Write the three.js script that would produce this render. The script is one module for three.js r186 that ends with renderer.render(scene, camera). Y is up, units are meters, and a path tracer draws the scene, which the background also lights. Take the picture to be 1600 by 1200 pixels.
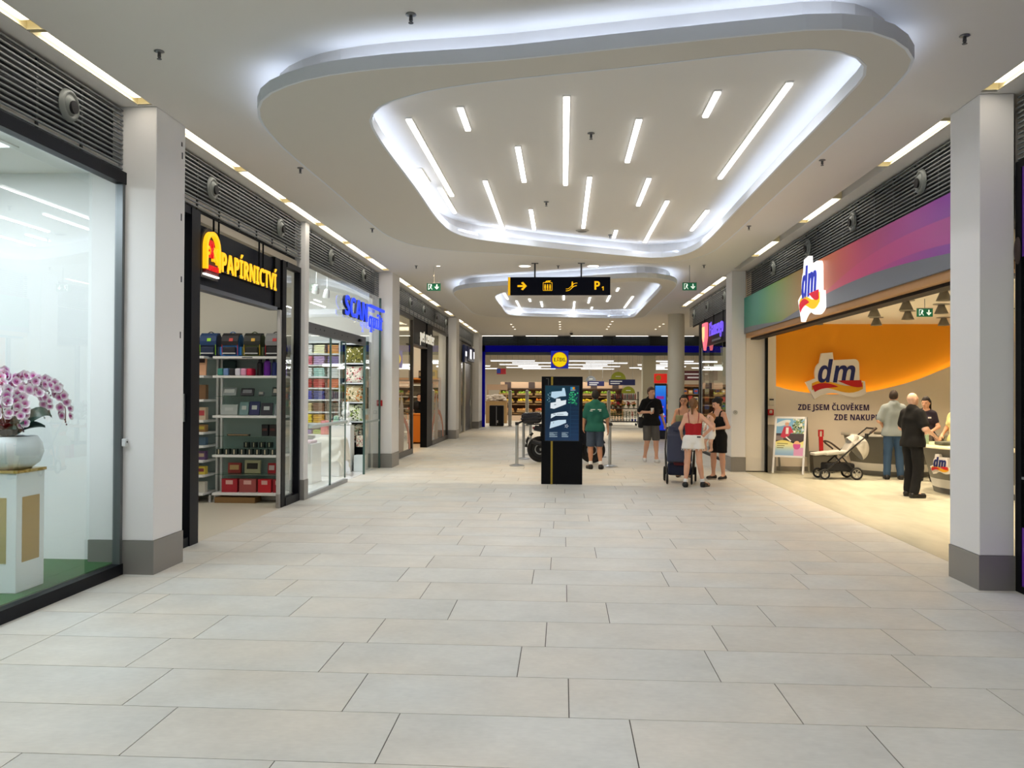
import * as THREE from 'three';
import { RoundedBoxGeometry } from 'three/addons/geometries/RoundedBoxGeometry.js';
import { TextGeometry } from 'three/addons/geometries/TextGeometry.js';
import { FontLoader } from 'three/addons/loaders/FontLoader.js';
import { RectAreaLightUniformsLib } from 'three/addons/lights/RectAreaLightUniformsLib.js';
import { mergeGeometries } from 'three/addons/utils/BufferGeometryUtils.js';

// ---------- camera, exposure ----------
const scene = new THREE.Scene();
scene.background = new THREE.Color(0x000000);
const camera = new THREE.PerspectiveCamera(2 * Math.atan(600 / 1340) * 180 / Math.PI, 1600 / 1200, 0.1, 150);
camera.position.set(0, 1.7, 0);
camera.rotation.order = 'YXZ';
camera.rotation.set(0.47 * Math.PI / 180, 3.4 * Math.PI / 180, 0.3 * Math.PI / 180);
scene.add(camera);
const renderer = new THREE.WebGLRenderer();
renderer.toneMapping = THREE.LinearToneMapping;
renderer.toneMappingExposure = 0.83;
renderer.shadowMap.enabled = true;
RectAreaLightUniformsLib.init();
// light levels of the place, by kind of lamp
const LUM = { line: 28, strip: 10, coveUp: 13, dmSpot: 19, lidl: 80 };
const COOL = 0xdfe9ff, NEUTRAL = 0xf6f8ff, WARM = 0xffe2b8, COVE = 0xd3e2ff;

// ---------- helpers ----------
let seed = 7;
const rnd = () => { seed = (seed * 1664525 + 1013904223) >>> 0; return seed / 4294967296; };
const rr = (a, b) => a + (b - a) * rnd();
const PI = Math.PI, V3 = (x, y, z) => new THREE.Vector3(x, y, z);
const matCache = new Map();
function M(color, rough = 0.6, metal = 0, extra) {
  const key = extra ? null : color + '_' + rough + '_' + metal;
  if (key && matCache.has(key)) return matCache.get(key);
  const m = extra ? new THREE.MeshPhysicalMaterial({ color, roughness: rough, metalness: metal, ...extra }) : new THREE.MeshStandardMaterial({ color, roughness: rough, metalness: metal });
  if (key) matCache.set(key, m);
  return m;
}
function glow(color, k, base = 0x222222) { return new THREE.MeshStandardMaterial({ color: base, roughness: 0.5, emissive: color, emissiveIntensity: k }); }
const clean = g => {
  g = g.index ? g.toNonIndexed() : g;
  for (const n of Object.keys(g.attributes)) if (!['position', 'normal', 'uv', 'color'].includes(n)) g.deleteAttribute(n);
  if (!g.attributes.uv) g.setAttribute('uv', new THREE.BufferAttribute(new Float32Array(g.attributes.position.count * 2), 2));
  g.clearGroups(); return g;
};
const merge = gs => gs.length === 1 ? gs[0] : mergeGeometries(gs.map(clean));
function tr(g, x = 0, y = 0, z = 0, rx = 0, ry = 0, rz = 0) {
  if (rx || ry || rz) g.applyMatrix4(new THREE.Matrix4().makeRotationFromEuler(new THREE.Euler(rx, ry, rz, 'YXZ')));
  return g.translate(x, y, z);
}
const bx = (w, h, d, x = 0, y = 0, z = 0, rx = 0, ry = 0, rz = 0) => tr(new THREE.BoxGeometry(w, h, d), x, y, z, rx, ry, rz);
const bb = (x0, x1, y0, y1, z0, z1) => bx(Math.abs(x1 - x0), Math.abs(y1 - y0), Math.abs(z1 - z0), (x0 + x1) / 2, (y0 + y1) / 2, (z0 + z1) / 2);
const rb = (w, h, d, r, x = 0, y = 0, z = 0, rx = 0, ry = 0, rz = 0, seg = 2) => tr(new RoundedBoxGeometry(w, h, d, seg, Math.min(r, w / 2.01, h / 2.01, d / 2.01)), x, y, z, rx, ry, rz);
const cy = (r0, r1, h, x = 0, y = 0, z = 0, seg = 20, rx = 0, ry = 0, rz = 0) => tr(new THREE.CylinderGeometry(r0, r1, h, seg), x, y, z, rx, ry, rz);
const sp = (r, x = 0, y = 0, z = 0, sx = 1, sy = 1, sz = 1, a = 16, b = 12) => new THREE.SphereGeometry(r, a, b).scale(sx, sy, sz).translate(x, y, z);
const to = (R, r, x = 0, y = 0, z = 0, rx = 0, ry = 0, rz = 0, a = 10, b = 28, arc = 2 * PI) => tr(new THREE.TorusGeometry(R, r, a, b, arc), x, y, z, rx, ry, rz);
const tube = (pts, r, seg = 24, rs = 8, closed = false) => new THREE.TubeGeometry(new THREE.CatmullRomCurve3(pts.map(p => p.isVector3 ? p : V3(...p)), closed, 'centripetal'), seg, r, rs, closed);
const bar = (a, b, r, rs = 8, r2 = r) => { // straight round bar from a to b
  const A = V3(...a), B = V3(...b), d = B.clone().sub(A), g = new THREE.CylinderGeometry(r2, r, d.length(), rs);
  g.applyQuaternion(new THREE.Quaternion().setFromUnitVectors(V3(0, 1, 0), d.clone().normalize()));
  return g.translate((A.x + B.x) / 2, (A.y + B.y) / 2, (A.z + B.z) / 2);
};
const beam = (a, b, w, h) => { // straight square bar from a to b
  const A = V3(...a), B = V3(...b), d = B.clone().sub(A), g = new THREE.BoxGeometry(w, d.length(), h);
  g.applyQuaternion(new THREE.Quaternion().setFromUnitVectors(V3(0, 1, 0), d.clone().normalize()));
  return g.translate((A.x + B.x) / 2, (A.y + B.y) / 2, (A.z + B.z) / 2);
};
const lathe = (pts, seg = 28) => new THREE.LatheGeometry(pts.map(p => new THREE.Vector2(p[0], p[1])), seg);
const shapeOf = pts => { const s = new THREE.Shape(); pts.forEach((p, i) => i ? s.lineTo(p[0], p[1]) : s.moveTo(p[0], p[1])); s.closePath(); return s; };
const ext = (shape, depth, bevel = 0, cs = 12) => new THREE.ExtrudeGeometry(shape, { depth, bevelEnabled: bevel > 0, bevelSize: bevel, bevelThickness: bevel, bevelSegments: 2, curveSegments: cs });
const flatShape = (shape, h) => ext(shape, h).rotateX(-PI / 2); // shape drawn in (x, -z), raised in y
const names = new Map();
function numbered(n) { const k = names.get(n) || 0; names.set(n, k + 1); return k ? n + '_' + String(k).padStart(3, '0') : n; }
function obj(name, geos, m, parent = scene) {
  const g = Array.isArray(geos) ? merge(geos) : geos;
  const o = new THREE.Mesh(g, m); o.name = parent === scene ? numbered(name) : name; o.castShadow = o.receiveShadow = true; parent.add(o); return o;
}
function objs(name, geos, m, parent) { for (const g of geos) obj(name, g, m, parent); }
function tag(o, label, category, group) { o.userData.label = label; o.userData.category = category; if (group) o.userData.group = group; return o; }
function thing(name, label, category, p = [0, 0, 0], ry = 0, group) {
  const o = new THREE.Group(); o.name = numbered(name); o.position.set(...p); o.rotation.y = ry; scene.add(o); return tag(o, label, category, group);
}
function one(name, label, category, geos, m, group) { return tag(obj(name, geos, m), label, category, group); }
function struct(name, geos, m, label) { const o = obj(name, geos, m); o.userData.kind = 'structure'; if (label) o.userData.label = label; return o; }
function structGroup(name, p = [0, 0, 0]) { const o = new THREE.Group(); o.name = numbered(name); o.position.set(...p); o.userData.kind = 'structure'; scene.add(o); return o; }
function dup(src, p, ry, label, group) {
  const o = src.clone(); o.name = numbered(src.name.replace(/_\d{3}$/, '')); o.position.set(...p); o.rotation.y = ry ?? src.rotation.y; o.userData = { ...src.userData };
  o.traverse(c => { if (c.isSpotLight) c.target = c.parent.children.find(k => k.name === 'aim'); });
  if (label) o.userData.label = label; if (group) o.userData.group = group; scene.add(o); return o;
}
function spot(parent, color, k, y, angle, soft = 0.5) { // lamp shining straight down
  const l = new THREE.SpotLight(color, k, 0, angle, soft); l.position.set(0, y, 0); l.castShadow = true; const a = new THREE.Object3D(); a.name = 'aim'; a.position.set(0, y - 3, 0); l.target = a; parent.add(l, a);
}
function rect(parent, w, h, color, k, p, look) { // area light of w x h at p shining along look
  const l = new THREE.RectAreaLight(color, k, w, h); l.position.set(...p);
  const t = V3(...p).add(V3(...look)); if (Math.abs(look[1]) > 0.9) l.up.set(0, 0, 1); parent.add(l); parent.updateWorldMatrix(true, false);
  l.lookAt(parent.localToWorld(t)); l.castShadow = true; return l;
}
// noise and textures
function makeNoise(s) { // tileable value noise on an n x n lattice
  const h = (x, y, n) => { let t = (Math.imul((x % n + n) % n, 374761393) + Math.imul((y % n + n) % n, 668265263) + Math.imul(s, 982451653)) | 0; t = Math.imul(t ^ (t >>> 13), 1274126177); return ((t ^ (t >>> 16)) >>> 0) / 4294967296; };
  return (u, v, n) => { const x = u * n, y = v * n, xi = Math.floor(x), yi = Math.floor(y), f = x - xi, g = y - yi, a = f * f * (3 - 2 * f), b = g * g * (3 - 2 * g); return (h(xi, yi, n) * (1 - a) + h(xi + 1, yi, n) * a) * (1 - b) + (h(xi, yi + 1, n) * (1 - a) + h(xi + 1, yi + 1, n) * a) * b; };
}
function dataTex(n, fn, srgb = true, rep) {
  const d = new Uint8Array(n * n * 4);
  for (let j = 0; j < n; j++) for (let i = 0; i < n; i++) { const c = fn(i / n, j / n), k = (j * n + i) * 4; d[k] = c[0]; d[k + 1] = c[1]; d[k + 2] = c[2]; d[k + 3] = 255; }
  const t = new THREE.DataTexture(d, n, n); t.wrapS = t.wrapT = THREE.RepeatWrapping; t.magFilter = THREE.LinearFilter; t.minFilter = THREE.LinearMipmapLinearFilter; t.generateMipmaps = true;
  if (srgb) t.colorSpace = THREE.SRGBColorSpace; if (rep) t.repeat.set(...rep); t.needsUpdate = true; return t;
}
function canvasTex(w, h, draw) {
  const c = document.createElement('canvas'); c.width = w; c.height = h; draw(c.getContext('2d'), w, h);
  const t = new THREE.CanvasTexture(c); t.colorSpace = THREE.SRGBColorSpace; return t;
}
const font = await new FontLoader().loadAsync('fonts/droid/droid_sans_bold.typeface.json');
const fontSerif = await new FontLoader().loadAsync('fonts/droid/droid_serif_bold.typeface.json');
const fontReg = await new FontLoader().loadAsync('fonts/droid/droid_sans_regular.typeface.json');
function txt(s, size, depth, f = font, w) { // text geometry, centred, scaled to width w when given
  const g = new TextGeometry(s, { font: f, size, depth, curveSegments: 5 }); g.computeBoundingBox(); const b = g.boundingBox;
  g.translate(-(b.min.x + b.max.x) / 2, -(b.min.y + b.max.y) / 2, 0); if (w) { const k = w / (b.max.x - b.min.x); g.scale(k, 1, 1); } return g;
}
// common materials
const white = M(0xe9e7e3, 0.7), ceilingMat = M(0xd9d6d1, 0.85), pierMat = M(0xe6e5e4, 0.55), cladding = M(0x8e8b86, 0.38, 0.35), steel = M(0xb9bcbe, 0.28, 0.9), blackM = M(0x06070b, 0.45, 0, { specularIntensity: 0.25 }), frameM = M(0x080b14, 0.4, 0, { specularIntensity: 0.3 }), darkGrey = M(0x3c3d3f, 0.5), greyM = M(0x8b8d8e, 0.5);
const glassM = new THREE.MeshPhysicalMaterial({ color: 0xfbfefd, roughness: 0, metalness: 0, transmission: 1, thickness: 0, ior: 1.5 });
const lipM = M(0xd6dbe2, 0.6);
// ---------- floor ----------
const nA = makeNoise(3), nB = makeNoise(11);
const tileTex = dataTex(1024, (u, v) => {
  const a = nA(u, v, 7) * 0.5 + nB(u, v, 19) * 0.3 + nA(u + 0.3, v, 61) * 0.2, st = nB(u * 1, v, 140) * 0.5 + nA(u, v * 4, 90) * 0.5, w = nB(u + 0.7, v + 0.2, 5);
  const k = 212 + (a - 0.5) * 22 + (st - 0.5) * 9, warm = (w - 0.5) * 8; return [k + 1 + warm, k - 1, k - 10 - warm];
});
const tileMat = new THREE.MeshPhysicalMaterial({ map: tileTex, roughness: 0.5, ior: 1.45, specularIntensity: 0.8 });
tileMat.roughnessMap = dataTex(512, (u, v) => { const k = 215 + (nA(u, v, 23) - 0.5) * 70; return [k, k, k]; }, false);
const floor = structGroup('floor');
floor.userData.label = 'pale stone-look tile floor of the mall corridor';
obj('subfloor', [bb(-4.6, 4.2, -0.2, -0.004, 9, -25.5), bb(-4.6, 9.5, -0.2, -0.004, -25.5, -40.4)], M(0x5d5850, 0.9), floor);
obj('floor_area_behind', bb(-4.05, 3.9, -0.004, 0, 9, -3.2), tileMat, floor);
const TG = 0.003, ROW = 0.6156, rowZ = k => -(3.875 + ROW * k), OFFS = [0.352, 0.04, -0.265, -0.11];
const tileGeos = [];
function tileGeo(w, d, v) { // one tile, its own window of the stone pattern
  const key = w.toFixed(3) + '_' + d.toFixed(3) + '_' + v; const hit = tileGeos[key]; if (hit) return hit;
  const g = new THREE.BoxGeometry(w - 2 * TG, 0.012, d - 2 * TG), p = g.attributes.position, uv = g.attributes.uv, du = (v * 0.37) % 1, dv = (v * 0.61) % 1;
  for (let i = 0; i < p.count; i++) uv.setXY(i, p.getX(i) / 3.4 + du, p.getZ(i) / 3.4 + dv);
  return tileGeos[key] = g;
}
let tileCount = 0; const farTiles = [];
for (let k = 0; k <= 59; k++) {
  const z1 = rowZ(k), z0 = rowZ(k - 1), zc = (z0 + z1) / 2, off = OFFS[((k - 1) % 4 + 4) % 4], xs = [-4.05, -3.5];
  const right = zc < -27 ? 9.4 : 3.9;
  for (let x = off - 4.8; x < right; x += 1.2) if (x > -3.4 && x < (zc < -27 ? right - 0.1 : 3.2)) xs.push(x);
  if (zc >= -27) xs.push(3.27); xs.push(right);
  for (let i = 0; i < xs.length - 1; i++) {
    const w = xs[i + 1] - xs[i]; if (w < 0.03) continue;
    const g = tileGeo(w, ROW, (k * 7 + i * 3) % 11), cx = (xs[i] + xs[i + 1]) / 2;
    if (tileCount < 296) { const t = obj('tile', g, tileMat, floor); t.position.set(cx, -0.006, zc); tileCount++; }
    else farTiles.push(g.clone().translate(cx, -0.006, zc));
  }
}
obj('far_tiles', farTiles, tileMat, floor).userData.kind = 'stuff';
// ---------- ceiling with the slots for the strip lights ----------
const CH = 4.3;
const ceil = structGroup('ceiling'); ceil.userData.label = 'white plaster mall ceiling';
obj('ceiling_slab', [bb(-3.76, 3.58, CH, CH + 0.12, 9, -27), bb(-3.76, 10.5, CH, CH + 0.12, -27, -40.2), bb(-4.35, -3.9, CH, CH + 0.12, 9, -40.2), bb(3.72, 4.2, CH, CH + 0.12, 9, -27), bb(-3.9, -3.76, CH + 0.12, CH + 0.16, 9, -40.2), bb(3.58, 3.72, CH + 0.12, CH + 0.16, 9, -27)], ceilingMat, ceil);
const slotFill = [];
for (const [a, b] of [[-7.62, -8.3], [-18.4, -19.6], [-29.6, -31.0], [-38.3, -40.2]]) slotFill.push(bb(-3.9, -3.76, CH, CH + 0.12, a, b));
for (const [a, b] of [[-7.6, -8.3], [-18.3, -19.5], [-26.7, -27]]) slotFill.push(bb(3.58, 3.72, CH, CH + 0.12, a, b));
obj('slot_filler', slotFill, ceilingMat, ceil);
// ---------- walls beyond the view, shop shells ----------
struct('wall_back', bb(-4.4, 4.2, 0, CH, 9, 9.15), white);
// left shops: party walls and back walls
const shopWall = M(0xdad8d2, 0.8);
struct('wall_left', [bb(-7.6, -7.75, 0, CH + 0.1, 9, -40.4), bb(-7.6, -4.15, 0, CH + 0.1, -18.42, -18.6), bb(-7.6, -4.15, 0, CH + 0.1, -30.3, -30.5), bb(-4.35, -4.1, 0, CH, 9, -3), bb(-7.6, -4.1, 0, CH + 0.1, 9, 9.15)], shopWall, 'plain party walls and back walls of the shops on the left');
struct('wall_left', [bb(-7.6, -4.1, 0, 4.4, -7.76, -7.9), bb(-7.6, -7.45, 0, 4.4, -2.6, -7.9), bb(-7.6, -4.35, 0, 4.4, -2.45, -2.6)], M(0xe9ebea, 0.6), 'smooth white walls of the flower display window');
struct('wall_left', [bb(-7.6, -4.15, 0, 4.4, -13.06, -13.2)], M(0xdcdace, 0.8), 'cream party wall behind the stationery shelving');
struct('ceiling', [bb(-7.75, -4.1, 3.72, 3.8, -2.45, -7.9), bb(-7.75, -4.1, 3.75, 3.82, -7.9, -13.2), bb(-7.75, -4.05, 4.42, 4.5, 9, -40.4), bb(-7.75, -4.1, 3.78, 3.86, -18.6, -40.4)], M(0xe4e2dc, 0.8), 'ceilings of the left shops');
struct('floor', [bb(-7.75, -4.05, -0.1, 0, -7.9, -13.2), bb(-7.75, -4.05, -0.1, 0, -18.6, -40.4)], M(0xd2ccba, 0.35), 'beige shop floors on the left');
struct('floor', [bb(-7.75, -4.05, -0.1, 0.004, -13.2, -18.6)], M(0xf0f1f0, 0.2), 'glossy white floor of the bedding shop');
struct('floor', [bb(-7.45, -4.11, -0.1, 0.11, -2.6, -7.76)], M(0x14581f, 0.95), 'green carpet of the flower display window');
// right: store behind the purple front, drugstore shell, florist, open side
struct('wall_right', [bb(9.6, 9.75, 0, 4.5, 9, -19.2), bb(4.2, 9.6, 0, 4.5, 9, 9.15), bb(4.0, 4.15, 0, CH, 9, -3), bb(4.1, 9.6, 0, 4.5, -7.9, -8.05)], shopWall, 'plain walls of the right-hand stores');
struct('wall_right', [bb(4.15, 9.6, 0, 4.4, -19.12, -19.2)], M(0xe9e4da, 0.8), 'party wall between drugstore and florist');
struct('ceiling', [bb(4.1, 9.7, 3.2, 3.3, -8.05, -19.12), bb(4.1, 9.7, 4.5, 4.6, 9, -27)], M(0xeee6d6, 0.8), 'cream drugstore ceiling');
const dmFloorTex = dataTex(512, (u, v) => { const a = nA(u, v, 9) * 0.6 + nB(u, v, 31) * 0.4, k = 196 + (a - 0.5) * 26; return [k + 2, k, k - 20]; }, true, [3, 5]);
struct('floor', [bb(3.9, 9.6, -0.1, 0.001, 9, -19.2)], new THREE.MeshPhysicalMaterial({ map: dmFloorTex, roughness: 0.3 }), 'smooth beige-green floor of the drugstore');
struct('floor', [bb(3.9, 9.6, -0.1, 0.001, -19.2, -25.4)], M(0x9f7d4c, 0.4), 'warm wooden floor of the florist');
struct('wall_right', [bb(9.4, 9.55, 0, 4.4, -19.2, -40.4)], white, 'far right wall of the open side area');
// ---------- wall piers ----------
function pier(label, x0, x1, z0, z1, baseTop = 0.3, top = CH) {
  const p = structGroup('pillar'); p.userData.label = label;
  obj('shaft', rb(Math.abs(x1 - x0), top - baseTop, Math.abs(z1 - z0), 0.008, (x0 + x1) / 2, (top + baseTop) / 2, (z0 + z1) / 2), pierMat, p);
  obj('base_cladding', bb(x0 - 0.006, x1 + 0.006, 0, baseTop, z0 + 0.006, z1 - 0.006), cladding, p);
  return p;
}
const pL1 = pier('white pier beside the flower window', -4.35, -3.74, -7.66, -8.26, 0.31);
pier('slim white pier between stationery and bedding shops', -4.15, -3.98, -13.02, -13.22, 0.31);
pier('white pier with red alarm box', -4.35, -3.75, -18.66, -19.48, 0.31);
pier('white pier past the pet shop', -4.35, -3.76, -30.1, -30.9, 0.31);
pier('far left pier next to the blue frame', -4.35, -3.8, -38.6, -40.2, 0.31);
pier('white right pier by the purple shop front', 3.6, 3.89, -7.65, -8.22, 0.3);
pier('right pier between drugstore and florist', 3.6, 3.9, -18.6, -19.25, 0.31);
struct('wall_right', [bb(3.905, 4.34, 0.02, 3.2, -18.62, -19.1)], M(0xe7e0d2, 0.6), 'cream sliding panel beside the drugstore opening');
// scuff marks and a conduit on the first left pier
objs('scuff_mark', [[4.08, 0.06], [3.96, 0.09], [3.35, 0.1], [2.75, 0.08], [2.2, 0.09]].map(([y, h], i) => bb(-3.742, -3.738, y, y + h * 0.7, -8.17 - 0.01 * (i % 2), -8.19 - 0.012 * (i % 2))), M(0x3a3c42, 0.8), pL1);
// ---------- ventilation grilles with jet nozzles ----------
const hangM = M(0x3d4042, 0.5), slatM = M(0x73787a, 0.5, 0.2), backM = M(0x10141c, 0.7), slatCache = {};
function grille(label, x, side, z0, z1, y0 = 3.7, y1 = 4.28, n = 13, axis = 'z') {
  const L = Math.abs(z1 - z0), g = thing('ventilation_grille', label, 'grille', axis === 'z' ? [x, 0, (z0 + z1) / 2] : [(z0 + z1) / 2, 0, x], axis === 'z' ? 0 : -PI / 2 * 1);
  obj('back_plate', bx(0.02, y1 - y0, L, -side * 0.1, (y0 + y1) / 2, 0), backM, g);
  const sh = (y1 - y0) / n * 0.36, key = L.toFixed(2) + sh.toFixed(3), sg = slatCache[key] || (slatCache[key] = rb(0.02, sh, L, 0.004, 0, 0, 0, 0, 0, 0, 1));
  for (let i = 0; i < n; i++) { const s = obj('slat', sg, slatM, g); s.position.set(0, y0 + (i + 0.5) * (y1 - y0) / n, 0); }
  const hg = bx(0.012, y1 - y0, 0.03);
  for (let i = 1; i < L / 0.62; i++) obj('hanger', hg, hangM, g).position.set(-side * 0.03, (y0 + y1) / 2, -L / 2 + i * 0.62);
  return g;
}
grille('slatted ventilation grille above the flower window', -4.06, 1, -3.2, -7.65);
grille('slatted ventilation grille above stationery and bedding shops', -4.06, 1, -8.27, -18.64);
grille('slatted ventilation grille above the pet shop', -4.06, 1, -19.5, -30.08);
grille('slatted ventilation grille past the pet shop pier', -4.06, 1, -30.92, -38.58);
grille('slatted ventilation grille above the purple shop front', 3.92, -1, -3.2, -7.64);
grille('slatted ventilation grille above the drugstore', 3.92, -1, -8.24, -18.58);
grille('slatted ventilation grille above the florist', 3.92, -1, -19.27, -26.85);
const nozM = M(0x6a6f6c, 0.5, 0.1);
let noz0;
function nozzle(x, y, z, side, label, group) {
  if (!noz0) {
    noz0 = thing('air_nozzle', label, 'air nozzle', [x, y, z], side > 0 ? 0 : PI, group);
    obj('ring', lathe([[0.06, 0.0], [0.1, 0.035], [0.125, 0.025], [0.135, 0.0]]).rotateZ(-PI / 2), nozM, noz0);
    obj('bowl', sp(0.095, 0.0, 0, 0, 0.55, 1, 1), nozM, noz0);
    obj('throat', cy(0.052, 0.052, 0.03).rotateZ(PI / 2).translate(0.046, -0.015, 0), M(0x0a0c10, 0.8), noz0);
    return noz0;
  }
  return dup(noz0, [x, y, z], side > 0 ? 0 : PI, label, group);
}
nozzle(-4.04, 4.01, -6.75, 1, 'round air nozzle in the grille above the flower window');
[-9.62, -12.01, -14.68, -17.1].forEach((z, i) => nozzle(-4.04, 4.01, z, 1, ['first', 'second', 'third', 'fourth'][i] + ' round air nozzle after the near left pier', 'air nozzles above the left shops'));
[-22.41, -24.59, -26.96, -29.3].forEach((z, i) => nozzle(-4.04, 4.02, z, 1, ['first', 'second', 'third', 'fourth'][i] + ' round air nozzle above the pet shop, counted from the near pier', 'air nozzles above the pet shop'));
[-9.6, -11.81, -13.93, -16.18].forEach((z, i) => nozzle(3.9, 4.01, z, -1, ['first', 'second', 'third', 'fourth'][i] + ' round air nozzle above the drugstore, counted from the near pier', 'air nozzles above the drugstore'));
[-21.0, -23.4, -25.8].forEach((z, i) => nozzle(3.9, 4.01, z, -1, ['near', 'middle', 'far'][i] + ' round air nozzle above the florist', 'air nozzles above the florist'));
// ---------- floating ceiling canopies with cove light ----------
const ringOuter = [[-2.72, -7.9], [-2.62, -7.18], [-2.4, -6.72], [-1.95, -6.36], [-1.41, -6.18], [-0.46, -6.05], [0.43, -5.86], [1.25, -5.69], [1.7, -5.62], [2.03, -5.7], [2.28, -5.91], [2.47, -6.2], [2.54, -6.7], [2.54, -8.5], [2.54, -11], [2.54, -13.6], [2.47, -14.7], [2.22, -15.4], [1.75, -15.78], [1.2, -15.72], [0, -15.12], [-1.25, -14.56], [-1.94, -14.26], [-2.4, -13.8], [-2.66, -13.0], [-2.72, -12.1], [-2.72, -10]];
const ringInner = [[-1.71, -7.75], [-1.66, -7.31], [-1.49, -6.98], [-1.23, -6.77], [-0.98, -6.63], [-0.46, -6.46], [0.45, -6.25], [1.25, -6.04], [1.6, -5.97], [1.88, -6.02], [2.09, -6.19], [2.2, -6.45], [2.22, -7], [2.22, -8.5], [2.22, -10.9], [2.22, -13.4], [2.17, -14.3], [1.98, -14.9], [1.6, -15.12], [1.1, -14.9], [0, -14.2], [-0.95, -13.52], [-1.4, -13.12], [-1.63, -12.6], [-1.71, -11.9], [-1.71, -9.8]];
const smooth = (pts, n) => new THREE.CatmullRomCurve3(pts.map(p => V3(p[0], 0, p[1])), true, 'centripetal').getSpacedPoints(n).slice(0, n).map(p => [p.x, p.z]);
function offset(pts, d) { // move a closed outline sideways by d (positive = towards its inside)
  const n = pts.length; let area = 0; pts.forEach((p, i) => { const q = pts[(i + 1) % n]; area += p[0] * q[1] - q[0] * p[1]; }); const s = area > 0 ? 1 : -1;
  return pts.map((p, i) => { const a = pts[(i + n - 1) % n], b = pts[(i + 1) % n], tx = b[0] - a[0], tz = b[1] - a[1], l = Math.hypot(tx, tz); return [p[0] - s * tz / l * d, p[1] + s * tx / l * d]; });
}
const ringShape = (o, i) => { const s = shapeOf(o.map(p => [p[0], -p[1]])); s.holes.push(new THREE.Path(i.map(p => new THREE.Vector2(p[0], -p[1])))); return s; };
const canopyM = M(0xcdc9c1, 0.8);
const coveGlow = glow(0xcfe0ff, 3.0);
function canopy(label, map, seg) {
  const mp = pts => pts.map(map), o = smooth(mp(ringOuter), 120), i = smooth(mp(ringInner), 120), Y0 = 4.05;
  const t = thing('ceiling_canopy', label, 'ceiling canopy', [0, 0, 0], 0);
  obj('tray', flatShape(ringShape(offset(o, 0.02), offset(i, -0.02)), 0.04).translate(0, Y0, 0), canopyM, t);
  obj('outer_fascia', flatShape(ringShape(o, offset(o, 0.022)), 0.1).translate(0, Y0 - 0.002, 0), lipM, t);
  obj('inner_fascia', flatShape(ringShape(offset(i, -0.022), i), 0.1).translate(0, Y0 - 0.002, 0), lipM, t);
  obj('riser', flatShape(ringShape(offset(o, 0.16), offset(i, -0.14)), 0.21).translate(0, Y0 + 0.04, 0), ceilingMat, t);
  for (const [line, d, n] of [[o, 0.085, seg], [i, -0.075, seg]]) {
    const mid = offset(line, d), a = offset(line, d - 0.015), b = offset(line, d + 0.015);
    obj('led_strip', flatShape(d > 0 ? ringShape(a, b) : ringShape(a.map((p, k) => b[k] && a[k]), b), 0.008).translate(0, Y0 + 0.045, 0), coveGlow, t);
    const step = mid.length / n;
    for (let k = 0; k < n; k++) {
      const p = mid[Math.round(k * step) % mid.length], q = mid[Math.round((k + 1) * step) % mid.length], L = Math.hypot(q[0] - p[0], q[1] - p[1]);
      const l = new THREE.RectAreaLight(COVE, LUM.coveUp, 0.035, L * 0.97); l.position.set((p[0] + q[0]) / 2, Y0 + 0.06, (p[1] + q[1]) / 2);
      const yaw = Math.atan2(q[0] - p[0], q[1] - p[1]); l.rotation.set(PI / 2, 0, 0); l.quaternion.premultiply(new THREE.Quaternion().setFromAxisAngle(V3(0, 1, 0), yaw)); l.castShadow = true; t.add(l);
    }
  }
  return t;
}
canopy('large floating ceiling ring with cool cove light, nearest the camera', p => p, 24);
canopy('far floating ceiling ring behind the hanging parking sign', p => [p[0], -33.75 - p[1] + 0.2], 24);
canopy('ceiling ring above and behind the viewer', p => [p[0], -10.5 - p[1]], 20);
// ---------- linear lamps inside the rings ----------
const lineGlow = glow(0xfffdf8, 4.0), capM = M(0x9a9a98, 0.5);
const lineProto = {};
function lineLamp(x, z0, z1, label, group) {
  const L = Math.abs(z1 - z0), Ls = L > 2.4 ? 3.2 : L > 1.1 ? 1.5 : 0.66, zc = (z0 + z1) / 2;
  let t = lineProto[Ls];
  if (!t) {
    t = lineProto[Ls] = thing('linear_lamp', label, 'linear lamp', [x, CH, zc], 0, group);
    obj('housing', bx(0.064, 0.012, Ls + 0.02, 0, -0.006, 0), white, t);
    obj('diffuser', rb(0.058, 0.02, Ls, 0.008, 0, -0.021, 0, 0, 0, 0, 1), lineGlow, t);
    rect(t, 0.055, Ls, NEUTRAL, LUM.line, [0, -0.036, 0], [0, -1, 0]);
  } else t = dup(t, [x, CH, zc], 0, label, group);
  return t;
}
const ord = ['first', 'second', 'third', 'fourth', 'fifth', 'sixth', 'seventh', 'eighth', 'ninth', 'tenth', 'eleventh', 'twelfth', 'thirteenth', 'fourteenth', 'fifteenth', 'sixteenth', 'seventeenth', 'eighteenth', 'nineteenth', 'twentieth'];
const ring1 = [[-1.69, -9.93, -10.54], [-1.58, -10.88, -12.33], [-1.48, -8.08, -11.28], [-0.97, -10.47, -13.72], [-0.95, -7.79, -8.42], [-0.49, -9.04, -10.56], [-0.47, -12.19, -13.68], [0.02, -7.48, -10.77], [0.31, -10.33, -13.6], [0.71, -8.18, -9.69], [0.84, -13.78, -14.46], [1.03, -10.46, -11.95], [1.32, -7.46, -8.11], [1.4, -11.69, -14.91], [1.88, -7.25, -10.49], [2.04, -12.32, -13.82]];
ring1.forEach((l, i) => lineLamp(l[0], l[1], l[2], ord[i] + ' linear lamp from the left inside the near ceiling ring', 'linear lamps in the near ceiling ring'));
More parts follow.
